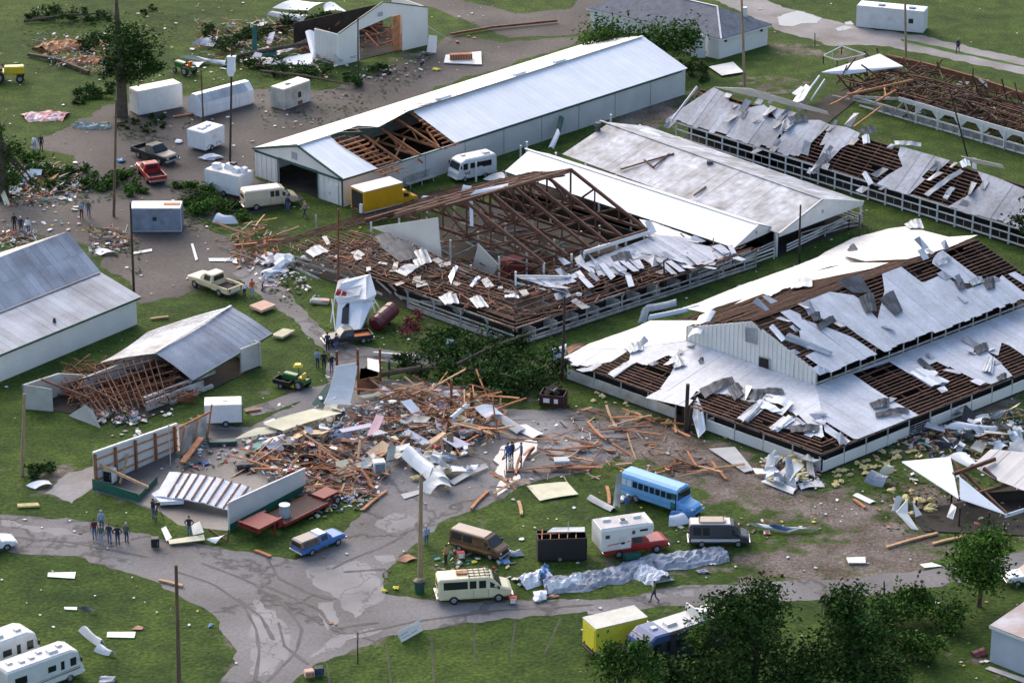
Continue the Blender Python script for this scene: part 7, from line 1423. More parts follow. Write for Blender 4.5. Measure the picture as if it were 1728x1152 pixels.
Sx('blue and white curled sheet on the round lawn, the long arm', [(132, 1064, .1), (155, 1068, .4), (178, 1088, .3), (168, 1092, .1)], 'white_metal', bend=.5, twist=.1); Sx('blue tipped curled sheet on the round lawn, the short arm', [(158, 1098, .1), (176, 1090, .3), (196, 1104, .2), (184, 1106, .1)], 'cloth_white', bend=.35)
Sx('dark curled strip on the round lawn', [(132, 1026, .1), (156, 1025, .3), (165, 1034, .1), (150, 1032, .1)], 'dark_metal', bend=.15); Sx('white strip on the round lawn beside the dark curled strip', [(108, 1024), (130, 1024), (130, 1029), (109, 1028)], 'white_paint', 'panel', 'panel')
Sx('terracotta scrap of roofing on the round lawn', [(222, 1062), (232, 1055), (242, 1058), (240, 1062)], 'terracotta', 'scrap', 'roofing_scrap'); Sx('terracotta board on the road edge by the tall wooden pole', [(668, 945, .1), (690, 935, .15), (704, 942, .1), (685, 949, .05)], 'terracotta', 'scrap', 'roofing_scrap', .1)
Sx('peach coloured foam board lying on the lane', [(421, 519, .25), (445, 510, .25), (466, 518, .25), (441, 528, .25)], 'pink_foam', 'foam board', 'foam_board', th=.25); Sx('beige mattress with a stain by the shed corner', [(458, 568, .2), (478, 557, .2), (498, 560, .2), (476, 572, .2)], 'beige_pad', 'mattress', 'mattress', th=.2)
Sx('yellow insulation strip on the lawn left of the road', [(29, 852), (64, 850), (67, 855), (31, 857)], 'insulation', 'insulation', 'insulation', th=.15); Sx('blue and white sheet by the foot of the leaning pole', [(44, 819, .1), (82, 811, .2), (88, 817, .2), (60, 825, .1)], 'cloth_white', bend=.2)
Sx('white curved trim strip on the parking lot', [(322, 412), (326, 411), (334, 438), (330, 440)], 'white_paint', 'trim', 'trim_strip'); Sx('white plank pointing at the lumber heap', [(352, 436), (400, 436), (400, 441), (353, 441)], 'white_paint', 'plank', 'plank'); Sx('white plank right of the dark pole', [(224, 426), (256, 420), (257, 424), (226, 429)], 'white_paint', 'plank', 'plank')
Sx('torn white sheet on the lot below the tipped grey trailer', [(156, 424, .1), (182, 421, .3), (199, 426, .2), (170, 431, .1)], 'white_metal', bend=.2); Sx('white bundle of cloth on the grass by green branches', [(358, 376, .1), (374, 362, .5), (384, 368, .4), (402, 377, .1)], 'cloth_white', 'cloth', 'cloth', bend=.5)
Sx('long white sheet bent across the grass at upper left', [(304, 96, .2), (345, 101, .5), (381, 105, .3), (380, 110, .2)], 'white_metal', bend=.3); Sx('white folded sheet beside the long bent one', [(318, 110, .1), (330, 106, .3), (350, 104, .3), (335, 114, .1)], 'white_metal', bend=.2)
Sx('large white roof sheet at the top of the barn ruins', [(460, 14, 1.2), (508, 2, 1.8), (560, 6, 1.8), (520, 18, 1.6)], 'white_metal', bend=.4); Sx('torn white roof sheet hanging right of the top ruins', [(545, 10, 1.8), (565, 6, 1.8), (592, 24, 1.2), (548, 20, 1.4)], 'white_metal', bend=.3); Sx('greyish roof sheet below the large white one', [(450, 26, 1.2), (462, 20, 1.4), (520, 26, 1.2), (512, 38, .8)], 'torn_metal', bend=.2)
Sx('ribbed metal sheet with dark battens at upper left', [(322, 76, .3), (335, 66, .9), (368, 62, .9), (362, 79, .3)], 'torn_metal', bend=.1, ribs=True); Sx('ribbed metal sheet with dark battens in front of the top barn', [(456, 109, .3), (485, 97, .8), (528, 90, .9), (527, 110, .3)], 'white_metal', ribs=True); Sx('grey ribbed sheet left of the battened one', [(424, 110, .3), (432, 97, .6), (464, 98, .6), (456, 108, .3)], 'torn_metal', ribs=True)
Sx('white flap of siding hanging at the barn end', [(515, 54, 2.4), (530, 54, 2.4), (534, 102, .3), (528, 104, .2)], 'white_metal', bend=.2); Sx('teal panel in the top barn ruins', [(437, 94, .3), (440, 85, .8), (466, 86, .8), (468, 95, .3)], 'teal_paint', 'panel', 'panel'); Sx('green and white post standing in the ruins', [(426, 92, .2), (434, 92, .2), (433, 46, 3.), (425, 46, 3.)], 'green_metal', 'panel', 'panel'); Sx('thin cream plank at the edge of the fallen tree', [(530, 110), (534, 109), (554, 131), (550, 132)], 'pale_yellow', 'plank', 'plank')
Sx('white door panel with a wood crate on it on the gravel', [(749, 107, .1), (752, 94, .2), (812, 88, .2), (813, 110, .1)], 'white_paint', 'panel', 'panel', th=.1); Sx('pale sheet panel leaning on the top barn corner', [(720, 88, .1), (736, 90, .1), (738, 61, 1.8), (724, 60, 1.8)], 'peach_lit_white', 'panel', 'panel'); Sx('white framed panel lying in front of the shingle house', [(1196, 113, .2), (1237, 105, .2), (1255, 122, .2), (1218, 128, .2)], 'white_paint', 'panel', 'panel')
o = thing('crate', 'brown slatted crate on the white door panel', 'crate', G(778, 99, .3), (0, 0, .1)); mb = MB(); mb.box((0, 0, .3), (2.6, .7, .6)); mb.build('box', 'lumber', o); mb = MB(); [mb.box((-1.2+i*.3, -.37, .3), (.08, .04, .6)) for i in range(9)]; mb.build('slats', 'timber_brown', o)
Sx('white torn sheet between the barn and the rusty shed', [(925, 250, .3), (934, 252, .3), (945, 226, 1.6), (940, 218, 1.8)], 'white_metal', bend=.2); Sx('green and white bent sheet behind the stained shed', [(937, 224, 1.2), (946, 224, 1.2), (952, 200, 2.2), (944, 196, 2.4)], 'green_trim', bend=.1); Sx('white sheet lying on the stained shed ridge', [(1060, 224, 3.6), (1090, 218, 3.7), (1118, 230, 3.4), (1092, 234, 3.4)], 'white_metal'); Sx('cream sheet on the grass left of the smooth white shed', [(815, 303, .3), (848, 291, .5), (858, 300, .4), (850, 308, .3)], 'cream_lit_metal', bend=.2)
Sx('white bundle lying on the grass behind the yellow truck', [(704, 340, .3), (718, 331, .6), (745, 331, .6), (735, 340, .3)], 'cloth_white', 'cloth', 'cloth', .2); Sx('white sheet crumpled over the ruined ridge end', [(776, 336, 3.), (782, 312, 4.2), (796, 314, 4.2), (792, 336, 3.)], 'white_metal', bend=.2); Sx('long white strip along the ruined ridge', [(793, 330, 7.4), (802, 322, 7.6), (858, 310, 7.4), (856, 316, 7.3)], 'white_metal'); Sx('white end post cover on the ruined gable', [(792, 340, 6.2), (798, 340, 6.2), (799, 382, 4.4), (793, 382, 4.4)], 'white_metal')
Sx('large pale bent sheet in front of the arena corner', [(1080, 528, .3), (1100, 514, .5), (1140, 506, .8), (1142, 516, .6)], 'torn_metal', bend=.3); Sx('long pale blue sheet draped over the arena eave', [(1093, 540, 1.0), (1098, 532, 1.2), (1180, 514, 1.6), (1178, 522, 1.4)], 'white_metal', bend=.2); Sx('bent upright sheet at the arena eave end', [(1076, 545, .3), (1090, 546, .4), (1096, 520, 1.8), (1085, 520, 1.6)], 'torn_metal', bend=.1)
Sx('white torn sheet folded over the arena gable top', [(1160, 570, 4.2), (1182, 564, 4.6), (1202, 530, 5.2), (1180, 534, 5.)], 'white_metal', bend=.2); Sx('second white sheet folded over the arena gable', [(1178, 549, 4.8), (1192, 552, 4.8), (1208, 526, 5.4), (1192, 524, 5.4)], 'white_metal', bend=.1)
Sx('white crumpled canvas by the lamp post', [(928, 606, .3), (934, 588, .9), (956, 580, 1.1), (955, 604, .3)], 'cloth_white', 'cloth', 'cloth', .4); Sx('orange and white boat shaped debris by the lamp post', [(955, 588, .4), (986, 580, .6), (988, 586, .4), (960, 598, .2)], 'terracotta', 'scrap', 'scrap', bend=.2); Sx('white post wrapped in the fallen tree', [(752, 592, .4), (764, 590, .4), (766, 574, 1.5), (754, 572, 1.5)], 'cloth_white', 'cloth', 'cloth'); Sx('white sheet tangled low in the fallen tree', [(776, 600, .4), (792, 596, .7), (800, 600, .5), (784, 604, .3)], 'white_metal')
# -- the white heap by the arena's broken post, and the big curled sheets of the lumber pile
for lb, q, m, b in (('big curled white sheet with yellow insulation, nearest the road', [(704, 822, .3), (756, 806, .9), (762, 820, .7), (726, 834, .1)], 'white_wall', .5), ('curled white sheet arching over the lumber pile end', [(676, 770, .8), (700, 758, 1.5), (740, 790, .9), (724, 808, .6)], 'white_metal', .6), ('upright torn sheet beside the white appliance', [(650, 790, .2), (662, 792, .2), (668, 752, 1.8), (654, 756, 1.8)], 'stained_wall', .3), ('flat white sheet right of the curled heap', [(716, 790, .4), (780, 788, .4), (798, 796, .3), (740, 802, .3)], 'white_metal', .2), ('long cream plank of siding right of the curled heap', [(758, 812, .2), (818, 782, .3), (825, 788, .2), (766, 818, .1)], 'grey_panel', .1), ('crumpled white sheet with a bulge above the wooden pole', [(712, 800, .6), (748, 796, 1.1), (764, 812, .8), (730, 816, .5)], 'white_wall', .5), ('grey sheet lying on the road by the curled heap', [(676, 834, .06), (710, 826, .06), (712, 832, .06), (682, 842, .06)], 'grey_panel', 0),
              ('long pale roof panel at the right end of the lumber pile', [(828, 700, .8), (842, 694, 1.), (888, 724, .3), (872, 732, .2)], 'grey_panel', .1), ('white slab with a dark underside at the right of the pile', [(800, 688, 1.2), (832, 684, 1.4), (850, 700, .9), (820, 706, .8)], 'white_metal', .2), ('flat white plank stack at the pile edge near the puddle', [(864, 722, .2), (888, 716, .3), (918, 732, .2), (900, 740, .1)], 'white_paint', .1), ('bent white gutter standing in the pile', [(758, 704, 1.), (766, 706, 1.), (792, 684, 2.), (784, 682, 2.)], 'white_metal', .1), ('white triangle of siding beside the brown posts', [(636, 660, .4), (650, 650, .8), (664, 662, .4), (648, 668, .3)], 'white_metal', 0), ('wide cream board under the brown posts', [(604, 668, .3), (660, 662, .4), (672, 666, .3), (614, 672, .2)], 'pale_yellow', .05), ('white panel lying in front of the dark beam', [(742, 664, .4), (770, 658, .5), (778, 668, .3), (750, 672, .2)], 'white_metal', .1)):
    Sx(lb, q, m, bend=b, twist=b*.2)
for i, (lb, q, m) in enumerate((('white siding piece on top of the arena corner heap', [(1316, 796, .8), (1342, 778, 1.6), (1356, 786, 1.4), (1334, 812, .6)], 'white_wall'), ('grey curled upright sheet in the arena corner heap', [(1326, 820, .2), (1344, 822, .3), (1336, 772, 1.9), (1325, 772, 1.9)], 'torn_metal'), ('flat white siding at the front of the corner heap', [(1284, 812, .2), (1320, 804, .4), (1346, 822, .2), (1338, 834, .1)], 'white_wall'), ('narrow white siding strip at the left of the corner heap', [(1270, 790, .4), (1318, 796, .6), (1322, 806, .4), (1276, 800, .3)], 'cream_lit_metal'), ('white siding strip pointing to the hogs lane', [(1346, 816, .3), (1386, 812, .2), (1392, 820, .1), (1352, 826, .1)], 'white_wall'), ('bent sheet leaning on the broken arena corner', [(1362, 800, .3), (1376, 806, .3), (1370, 770, 1.3), (1360, 768, 1.3)], 'stained_wall'), ('small upright white sheet in the corner heap', [(1290, 790, .3), (1306, 796, .3), (1308, 770, 1.2), (1296, 768, 1.2)], 'white_wall'))): Sx(lb, q, m, bend=.06, twist=.08)
for lb, q, m, b in (('long pile of white roof sheets by the arena side', [(1592, 722, .4), (1630, 714, .6), (1694, 722, .5), (1680, 730, .3)], 'white_metal', .3), ('grey sheet lying under the long pile of white sheets', [(1616, 728, .2), (1660, 726, .3), (1690, 728, .2), (1650, 738, .1)], 'torn_metal', .1), ('pale sheet beside the arena side wall', [(1630, 712, .3), (1668, 698, .5), (1672, 706, .4), (1650, 712, .2)], 'torn_metal', .2), ('long grey curved sheet near the arena side opening', [(1668, 706, .3), (1700, 692, .6), (1708, 690, .6), (1690, 704, .2)], 'torn_metal', .3), ('white sheet corner at the right edge of the yard', [(1700, 730, .3), (1722, 720, .5), (1728, 728, .4), (1712, 734, .2)], 'white_metal', .1), ('small white tented sheet in the right yard', [(1612, 762, .2), (1620, 744, .9), (1630, 750, .8), (1622, 764, .2)], 'white_metal', .1), ('dark and white twisted sheet in the right yard', [(1582, 752, .2), (1590, 738, 1.), (1608, 750, .6), (1600, 758, .2)], 'dark_metal', .3), ('white twisted sheet on a dark frame left of the tented sheet', [(1586, 744, .6), (1594, 738, .9), (1606, 748, .6), (1596, 752, .4)], 'white_metal', .2), ('grey crumpled cloth left of the white pavilion', [(1458, 812, .3), (1478, 796, .7), (1508, 806, .5), (1490, 822, .1)], 'tarp_grey', .5), ('cream crumpled cloth left of the white pavilion', [(1482, 800, .5), (1500, 784, 1.), (1512, 786, .9), (1506, 798, .5)], 'pale_yellow', .3), ('white plank lying in the muddy yard', [(1439, 836), (1448, 832), (1478, 846), (1468, 850)], 'white_paint', 0.05), ('white upright torn sheet in the right yard', [(1504, 862, .2), (1512, 864, .2), (1524, 840, 1.2), (1512, 838, 1.3)], 'white_wall', .1), ('white panel by the arena wall right end', [(1600, 770, .5), (1630, 764, 1.0), (1652, 784, .8), (1634, 788, .5)], 'white_metal', .2), ('white tents of sheet behind the ribbed cream roof', [(1676, 756, 1.5), (1690, 746, 2.0), (1702, 752, 1.8), (1688, 762, 1.4)], 'white_metal', .2), ('pale sheet standing behind the ribbed cream roof', [(1700, 758, 1.6), (1722, 738, 2.2), (1745, 760, 1.8), (1728, 770, 1.5)], 'torn_metal', .2)):
    Sx(lb, q, m, bend=b, twist=b*.25)
Sx('white board on the muddy ground at lower right', [(1428, 942, .1), (1460, 941, .1), (1461, 951, .1), (1432, 951, .1)], 'white_paint', 'panel', 'panel', th=.12); Sx('cream scraps at the right road edge', [(1552, 952), (1572, 949), (1590, 955), (1560, 958)], 'peach_lit_white', 'scrap', 'scrap'); Sx('small white box panel near the dark van', [(1288, 895, .1), (1298, 894, .1), (1299, 900, .1), (1289, 901, .1)], 'white_paint', 'panel', 'panel')
Sx('long board leaning on the dark van', [(1184, 903, .5), (1186, 897, .8), (1215, 905, .7), (1214, 912, .4)], 'plywood', 'board', 'board'); Sx('blue and white cloth strip trailing past the dark van', [(1262, 884, .3), (1290, 890, .4), (1384, 892, .2), (1330, 898, .1)], 'cloth_white', 'cloth', 'cloth', .2); Sx('dark blue cloth on the trailing strip', [(1296, 887, .45), (1316, 887, .5), (1350, 892, .4), (1326, 896, .3)], 'dark_blue', 'cloth', 'cloth', .1)
Sx('blue tarp heaped behind the dark van', [(1128, 880, .2), (1134, 862, .8), (1180, 858, .8), (1165, 876, .3)], 'tarp_blue', 'tarp', 'tarp', .3); Sx('pale cloth hanging from the bus rear', [(1034, 856, .1), (1046, 858, .1), (1050, 800, 2.3), (1040, 802, 2.4)], 'stained_wall', 'cloth', 'cloth', .2)
# -- crumpled roof metal lying on the arenas
def on(pl, q, off): return [pl.pt(*pl.px(x, y), off) for x, y in q]
def curl(label, pl, q, m, off=.22, bend=.2, group='loose roof sheets on the arena roofs'):
    P = on(pl, q, off); c = sum(P, V3())/len(P); mb = MB(); n = 7
    for i in range(n):
        e = lambda f: [P[0].lerp(P[1], f)-c+pl.n*(bend*math.sin(f*2.6)**2+.04*math.sin(f*19)), P[3].lerp(P[2], f)-c+pl.n*(bend*.5*math.sin(f*2.9)+.05*math.sin(f*13))]
        (a0, b0), (a1, b1) = e(i/n), e((i+1)/n)
        for k in range(2): mb.prism([a0.lerp(b0, k/2), a1.lerp(b1, k/2), a1.lerp(b1, (k+1)/2), a0.lerp(b0, (k+1)/2)], pl.n*.03, 0, rnd.uniform(.7, 1.2))
    o = mb.build('roof_sheet', m); o.location = c; tag(o, label, 'metal sheet', None)
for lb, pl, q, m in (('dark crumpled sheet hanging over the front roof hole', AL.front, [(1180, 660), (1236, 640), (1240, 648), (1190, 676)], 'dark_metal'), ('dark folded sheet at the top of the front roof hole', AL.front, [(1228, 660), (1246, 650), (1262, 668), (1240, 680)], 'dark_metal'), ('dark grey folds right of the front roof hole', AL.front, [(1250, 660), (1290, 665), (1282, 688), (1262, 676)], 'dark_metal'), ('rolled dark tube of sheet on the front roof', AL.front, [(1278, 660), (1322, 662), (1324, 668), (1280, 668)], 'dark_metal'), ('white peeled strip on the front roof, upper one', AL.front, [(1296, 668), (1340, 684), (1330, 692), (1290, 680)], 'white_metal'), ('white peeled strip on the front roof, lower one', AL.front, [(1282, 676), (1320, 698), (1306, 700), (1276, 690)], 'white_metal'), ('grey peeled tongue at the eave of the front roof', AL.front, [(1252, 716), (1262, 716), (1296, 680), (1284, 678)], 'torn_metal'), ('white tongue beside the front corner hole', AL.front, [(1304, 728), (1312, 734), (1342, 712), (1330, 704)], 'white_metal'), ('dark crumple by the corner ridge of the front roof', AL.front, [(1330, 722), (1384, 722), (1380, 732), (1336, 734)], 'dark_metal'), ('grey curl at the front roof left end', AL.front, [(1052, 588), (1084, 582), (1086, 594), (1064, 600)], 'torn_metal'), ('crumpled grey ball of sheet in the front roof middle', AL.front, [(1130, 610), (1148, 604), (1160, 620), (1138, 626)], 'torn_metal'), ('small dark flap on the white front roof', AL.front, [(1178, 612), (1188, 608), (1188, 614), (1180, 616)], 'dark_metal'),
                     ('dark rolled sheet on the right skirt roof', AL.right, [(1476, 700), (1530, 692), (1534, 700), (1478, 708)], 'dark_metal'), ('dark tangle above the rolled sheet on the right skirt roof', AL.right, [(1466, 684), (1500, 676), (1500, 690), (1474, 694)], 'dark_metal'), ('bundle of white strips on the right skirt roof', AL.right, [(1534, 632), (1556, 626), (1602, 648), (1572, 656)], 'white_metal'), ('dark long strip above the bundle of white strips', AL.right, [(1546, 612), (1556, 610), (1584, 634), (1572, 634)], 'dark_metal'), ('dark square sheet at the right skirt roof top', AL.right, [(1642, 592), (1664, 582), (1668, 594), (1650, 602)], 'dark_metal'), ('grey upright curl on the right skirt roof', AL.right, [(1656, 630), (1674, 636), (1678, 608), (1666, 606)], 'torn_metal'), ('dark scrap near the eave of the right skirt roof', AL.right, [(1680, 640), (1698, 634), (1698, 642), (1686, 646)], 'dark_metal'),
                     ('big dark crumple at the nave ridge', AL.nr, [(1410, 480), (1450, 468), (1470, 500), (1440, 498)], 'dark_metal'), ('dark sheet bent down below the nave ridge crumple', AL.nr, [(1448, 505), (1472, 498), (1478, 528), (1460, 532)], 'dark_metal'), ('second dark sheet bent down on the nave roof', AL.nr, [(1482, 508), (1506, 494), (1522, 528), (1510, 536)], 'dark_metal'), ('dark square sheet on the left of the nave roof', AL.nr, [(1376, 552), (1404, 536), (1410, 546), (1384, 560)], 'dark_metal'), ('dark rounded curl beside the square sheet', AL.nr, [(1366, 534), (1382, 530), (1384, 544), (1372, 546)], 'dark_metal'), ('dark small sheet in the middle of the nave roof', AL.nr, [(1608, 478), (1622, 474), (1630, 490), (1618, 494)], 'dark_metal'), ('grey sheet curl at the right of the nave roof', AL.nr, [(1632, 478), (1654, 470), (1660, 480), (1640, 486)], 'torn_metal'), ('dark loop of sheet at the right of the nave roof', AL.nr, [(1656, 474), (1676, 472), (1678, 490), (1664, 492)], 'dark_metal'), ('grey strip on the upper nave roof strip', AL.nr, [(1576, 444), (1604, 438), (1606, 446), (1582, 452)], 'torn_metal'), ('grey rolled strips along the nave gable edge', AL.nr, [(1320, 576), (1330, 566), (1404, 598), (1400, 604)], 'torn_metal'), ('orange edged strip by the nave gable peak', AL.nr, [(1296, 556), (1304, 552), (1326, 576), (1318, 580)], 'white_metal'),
                     ('grey crumple of sheets on the far nave slope', AL.nl, [(1330, 480), (1372, 474), (1372, 488), (1336, 492)], 'torn_metal'), ('long pale fold on the far nave slope', AL.nl, [(1290, 500), (1330, 482), (1336, 488), (1302, 504)], 'white_metal'), ('pale curled sheet standing on the far skirt roof', AL.left, [(1468, 432), (1490, 412), (1496, 416), (1480, 434)], 'torn_metal'), ('long pale blue curl on the far skirt roof', AL.left, [(1500, 424), (1560, 398), (1568, 408), (1506, 432)], 'white_metal'), ('dark fold on the far skirt roof', AL.left, [(1430, 426), (1442, 416), (1450, 428), (1444, 432)], 'dark_metal'), ('grey curl at the end of the far skirt roof', AL.left, [(1526, 382), (1554, 374), (1560, 390), (1536, 390)], 'torn_metal'),
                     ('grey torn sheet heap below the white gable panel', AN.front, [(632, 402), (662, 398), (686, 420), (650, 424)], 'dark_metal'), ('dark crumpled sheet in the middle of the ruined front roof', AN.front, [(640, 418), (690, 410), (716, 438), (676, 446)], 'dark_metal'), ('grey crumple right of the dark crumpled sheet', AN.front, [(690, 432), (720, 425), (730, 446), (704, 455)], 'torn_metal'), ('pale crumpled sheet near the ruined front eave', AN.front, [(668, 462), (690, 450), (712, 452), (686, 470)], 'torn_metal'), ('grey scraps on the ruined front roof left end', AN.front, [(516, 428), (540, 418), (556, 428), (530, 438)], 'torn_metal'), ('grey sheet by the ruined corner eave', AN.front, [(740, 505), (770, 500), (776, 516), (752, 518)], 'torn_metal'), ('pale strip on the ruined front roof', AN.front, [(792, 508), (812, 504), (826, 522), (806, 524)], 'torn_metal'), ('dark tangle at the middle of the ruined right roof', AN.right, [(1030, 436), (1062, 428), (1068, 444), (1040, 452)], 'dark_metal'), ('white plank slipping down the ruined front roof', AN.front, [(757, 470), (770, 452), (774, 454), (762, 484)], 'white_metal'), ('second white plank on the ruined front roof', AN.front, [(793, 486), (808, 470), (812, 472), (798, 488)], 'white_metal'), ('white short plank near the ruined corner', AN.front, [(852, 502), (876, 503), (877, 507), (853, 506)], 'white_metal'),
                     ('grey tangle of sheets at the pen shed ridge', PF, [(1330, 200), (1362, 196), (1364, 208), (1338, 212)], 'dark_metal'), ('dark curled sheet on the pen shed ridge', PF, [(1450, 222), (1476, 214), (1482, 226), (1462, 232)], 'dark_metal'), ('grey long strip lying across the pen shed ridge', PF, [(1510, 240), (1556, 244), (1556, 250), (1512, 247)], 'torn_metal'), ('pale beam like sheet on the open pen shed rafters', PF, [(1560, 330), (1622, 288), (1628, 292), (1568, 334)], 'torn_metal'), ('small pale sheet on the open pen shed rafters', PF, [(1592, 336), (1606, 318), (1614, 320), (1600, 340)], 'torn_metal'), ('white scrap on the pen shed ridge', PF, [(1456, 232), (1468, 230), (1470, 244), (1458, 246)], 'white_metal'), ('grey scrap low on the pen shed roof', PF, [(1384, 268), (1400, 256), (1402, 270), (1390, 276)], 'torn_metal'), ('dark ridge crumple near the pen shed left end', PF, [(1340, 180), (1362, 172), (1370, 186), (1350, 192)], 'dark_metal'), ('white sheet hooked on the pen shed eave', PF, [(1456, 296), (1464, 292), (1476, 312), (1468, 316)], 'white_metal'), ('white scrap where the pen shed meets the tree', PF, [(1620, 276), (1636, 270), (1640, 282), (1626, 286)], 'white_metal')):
    curl(lb, pl, q, m)
# -- lumber: one board of each length, copied
def board_mesh(L, w, t):
    mb = MB(); n = 4; pts = [V3((L*(i/n-.5), .02*L*math.sin(i/n*3.1), 0)) for i in range(n+1)]
    mb.loft([[p+V3((0, -w/2, -t/2)), p+V3((0, w/2, -t/2)), p+V3((rnd.uniform(-.02, .08) if i in (0, n) else 0, w/2, t/2)), p+V3((0, -w/2, t/2))] for i, p in enumerate(pts)]); return mb
LENS = [1.6, 2.6, 3.6, 4.6, 6.]; PROTO = {}
BOARDM = ['lumber', 'lumber_red', 'lumber_pale', 'timber_red', 'lumber_dk']; mat('lumber_red', (.50, .19, .08), .8, .3, 2.); mat('lumber_dk', (.19, .085, .045), .85, .3, 2.)
nb = [0]
def board(P, yaw, pitch, L, m, label, group):
    if L not in PROTO: o = board_mesh(L, .15, .07).build('lumber_board', 'lumber'); PROTO[L] = o
    else: o = PROTO[L].copy(); COL.objects.link(o)
    o.material_slots[0].link = 'OBJECT'; o.material_slots[0].material = MATS[m]; o.location = P; o.rotation_euler = Euler((rnd.uniform(-.5, .5), pitch, yaw), 'XYZ'); o.scale = (1, rnd.uniform(.7, 1.5), rnd.uniform(.8, 1.4)); nb[0] += 1; return tag(o, label, 'board', group)
def region_points(poly, n):
    q = [G(*p) for p in poly]; q2 = [(p.x, p.y) for p in q]; x0 = min(p[0] for p in q2); x1 = max(p[0] for p in q2); y0 = min(p[1] for p in q2); y1 = max(p[1] for p in q2); out = []
    while len(out) < n:
        p = (rnd.uniform(x0, x1), rnd.uniform(y0, y1))
        if inside(p, q2): out.append(p)
    return out
ZONES = [([(640, 668), (700, 655), (830, 668), (862, 712), (840, 748), (760, 742), (690, 715)], 84, 1.2, 'reddish board in the tangled pile right of the pink panel', 'boards in the tangled pile', .25), ([(430, 772), (500, 752), (560, 752), (640, 770), (650, 800), (630, 838), (540, 845), (515, 800), (420, 800)], 88, .6, 'reddish board strewn behind the standing grey wall', 'boards behind the standing grey wall', .12), ([(640, 700), (760, 720), (800, 770), (700, 780), (640, 750)], 26, .8, 'reddish board between the pink panel and the curled white sheets', 'boards beside the curled white sheets', .1),
         ([(862, 742), (960, 735), (1085, 715), (1060, 790), (960, 800), (880, 800), (850, 838)], 36, .35, 'loose board scattered between the puddle and the school bus', 'boards between puddle and bus', .1), ([(1080, 765), (1150, 768), (1225, 800), (1190, 812), (1090, 790)], 14, .25, 'loose board on the mud behind the school bus', 'boards behind the bus', .2), ([(970, 690), (1150, 712), (1150, 735), (990, 705)], 12, .25, 'loose board along the arena front wall', 'boards along the arena front', .45), ([(390, 392), (440, 380), (470, 412), (480, 448), (420, 452), (385, 440)], 26, 1.0, 'splintered board in the heap left of the ruined arena', 'boards in the heap by the lane', 1.2)]
for poly, n, hz, lb, gp, yaw0 in ZONES:
    for i, p in enumerate(region_points(poly, n)):
        L = rnd.choice(LENS if hz > .5 else LENS[:4]); board(V3((p[0], p[1], rnd.uniform(.12, hz)+.05)), yaw0+rnd.choice((rnd.gauss(0, .35), rnd.gauss(1.2, .4), rnd.gauss(-.7, .4))), rnd.gauss(0, .14 if hz < .5 else .28), L, rnd.choice(BOARDM), lb, gp)
for lb, a, b in (('long pale board on the mud at the lower right, the longer one', (1496, 923), (1582, 899)), ('second long pale board at the lower right by the round tree', (1574, 917), (1624, 905)), ('pale board across the grass below the square cream panel', (875, 845), (880, 868)), ('board slanting on the road edge by the square cream panel', (795, 858), (824, 828)), ('board lying near the grass edge below the pile', (612, 860), (652, 828)), ('board beside the road under the lowboy trailer', (430, 928), (456, 938)), ('board leaning upright behind the torn cloth of the bus', (1024, 820), (1028, 850)), ('thin board on the grass beside the orange strips', (1440, 842), (1460, 856)), ('orange board pair on the lot by the slope sided trailer', (292, 197), (326, 192)), ('short boards stacked on the grass by the grey barn', (254, 538), (284, 534)), ('pale board beside the road curve on the round lawn', (268, 978), (308, 988)), ('board beside the white cargo trailer', (414, 694), (440, 690))):
    A, B = G(*a, .15), G(*b, .15); d = B-A; o = board_mesh(d.length, .26, .14).build('lumber_board', 'lumber_pale' if 'pale' in lb or 'short' in lb else 'lumber'); o.location = (A+B)/2; o.rotation_euler.z = math.atan2(d.y, d.x); tag(o, lb, 'board')
# -- lumps: insulation, cloth, boxes
def lump_mesh(seed, sx=1., sy=.8, sz=.45, n=1, rough_=.35):
    bm = bmesh.new(); bmesh.ops.create_icosphere(bm, subdivisions=2, radius=.5)
    for v in bm.verts: k = 1+rough_*mnoise.noise(v.co*3+V3((seed*7.1, 0, 0)))*2; v.co = V3((v.co.x*sx*k, v.co.y*sy*k, max(-.02, v.co.z*sz*k+.1)))
    me = bpy.data.meshes.new('lump'); bm.to_mesh(me); bm.free(); ca = me.color_attributes.new('tint', 'FLOAT_COLOR', 'CORNER'); ca.data.foreach_set('color', [1.]*4*len(me.loops)); me.materials.append(MATS['insulation']); return me
LUMPS = [lump_mesh(i) for i in range(5)]
def lump(name, label, cat, P, s, m, group=None):
    o = bpy.data.objects.new(name, rnd.choice(LUMPS)); COL.objects.link(o); o.location = P; o.scale = (s*rnd.uniform(.8, 1.3), s*rnd.uniform(.7, 1.2), s*rnd.uniform(.6, 1.1)); o.rotation_euler.z = rnd.uniform(0, 6); o.material_slots[0].link = 'OBJECT'; o.material_slots[0].material = MATS[m]; return tag(o, label, cat, group)
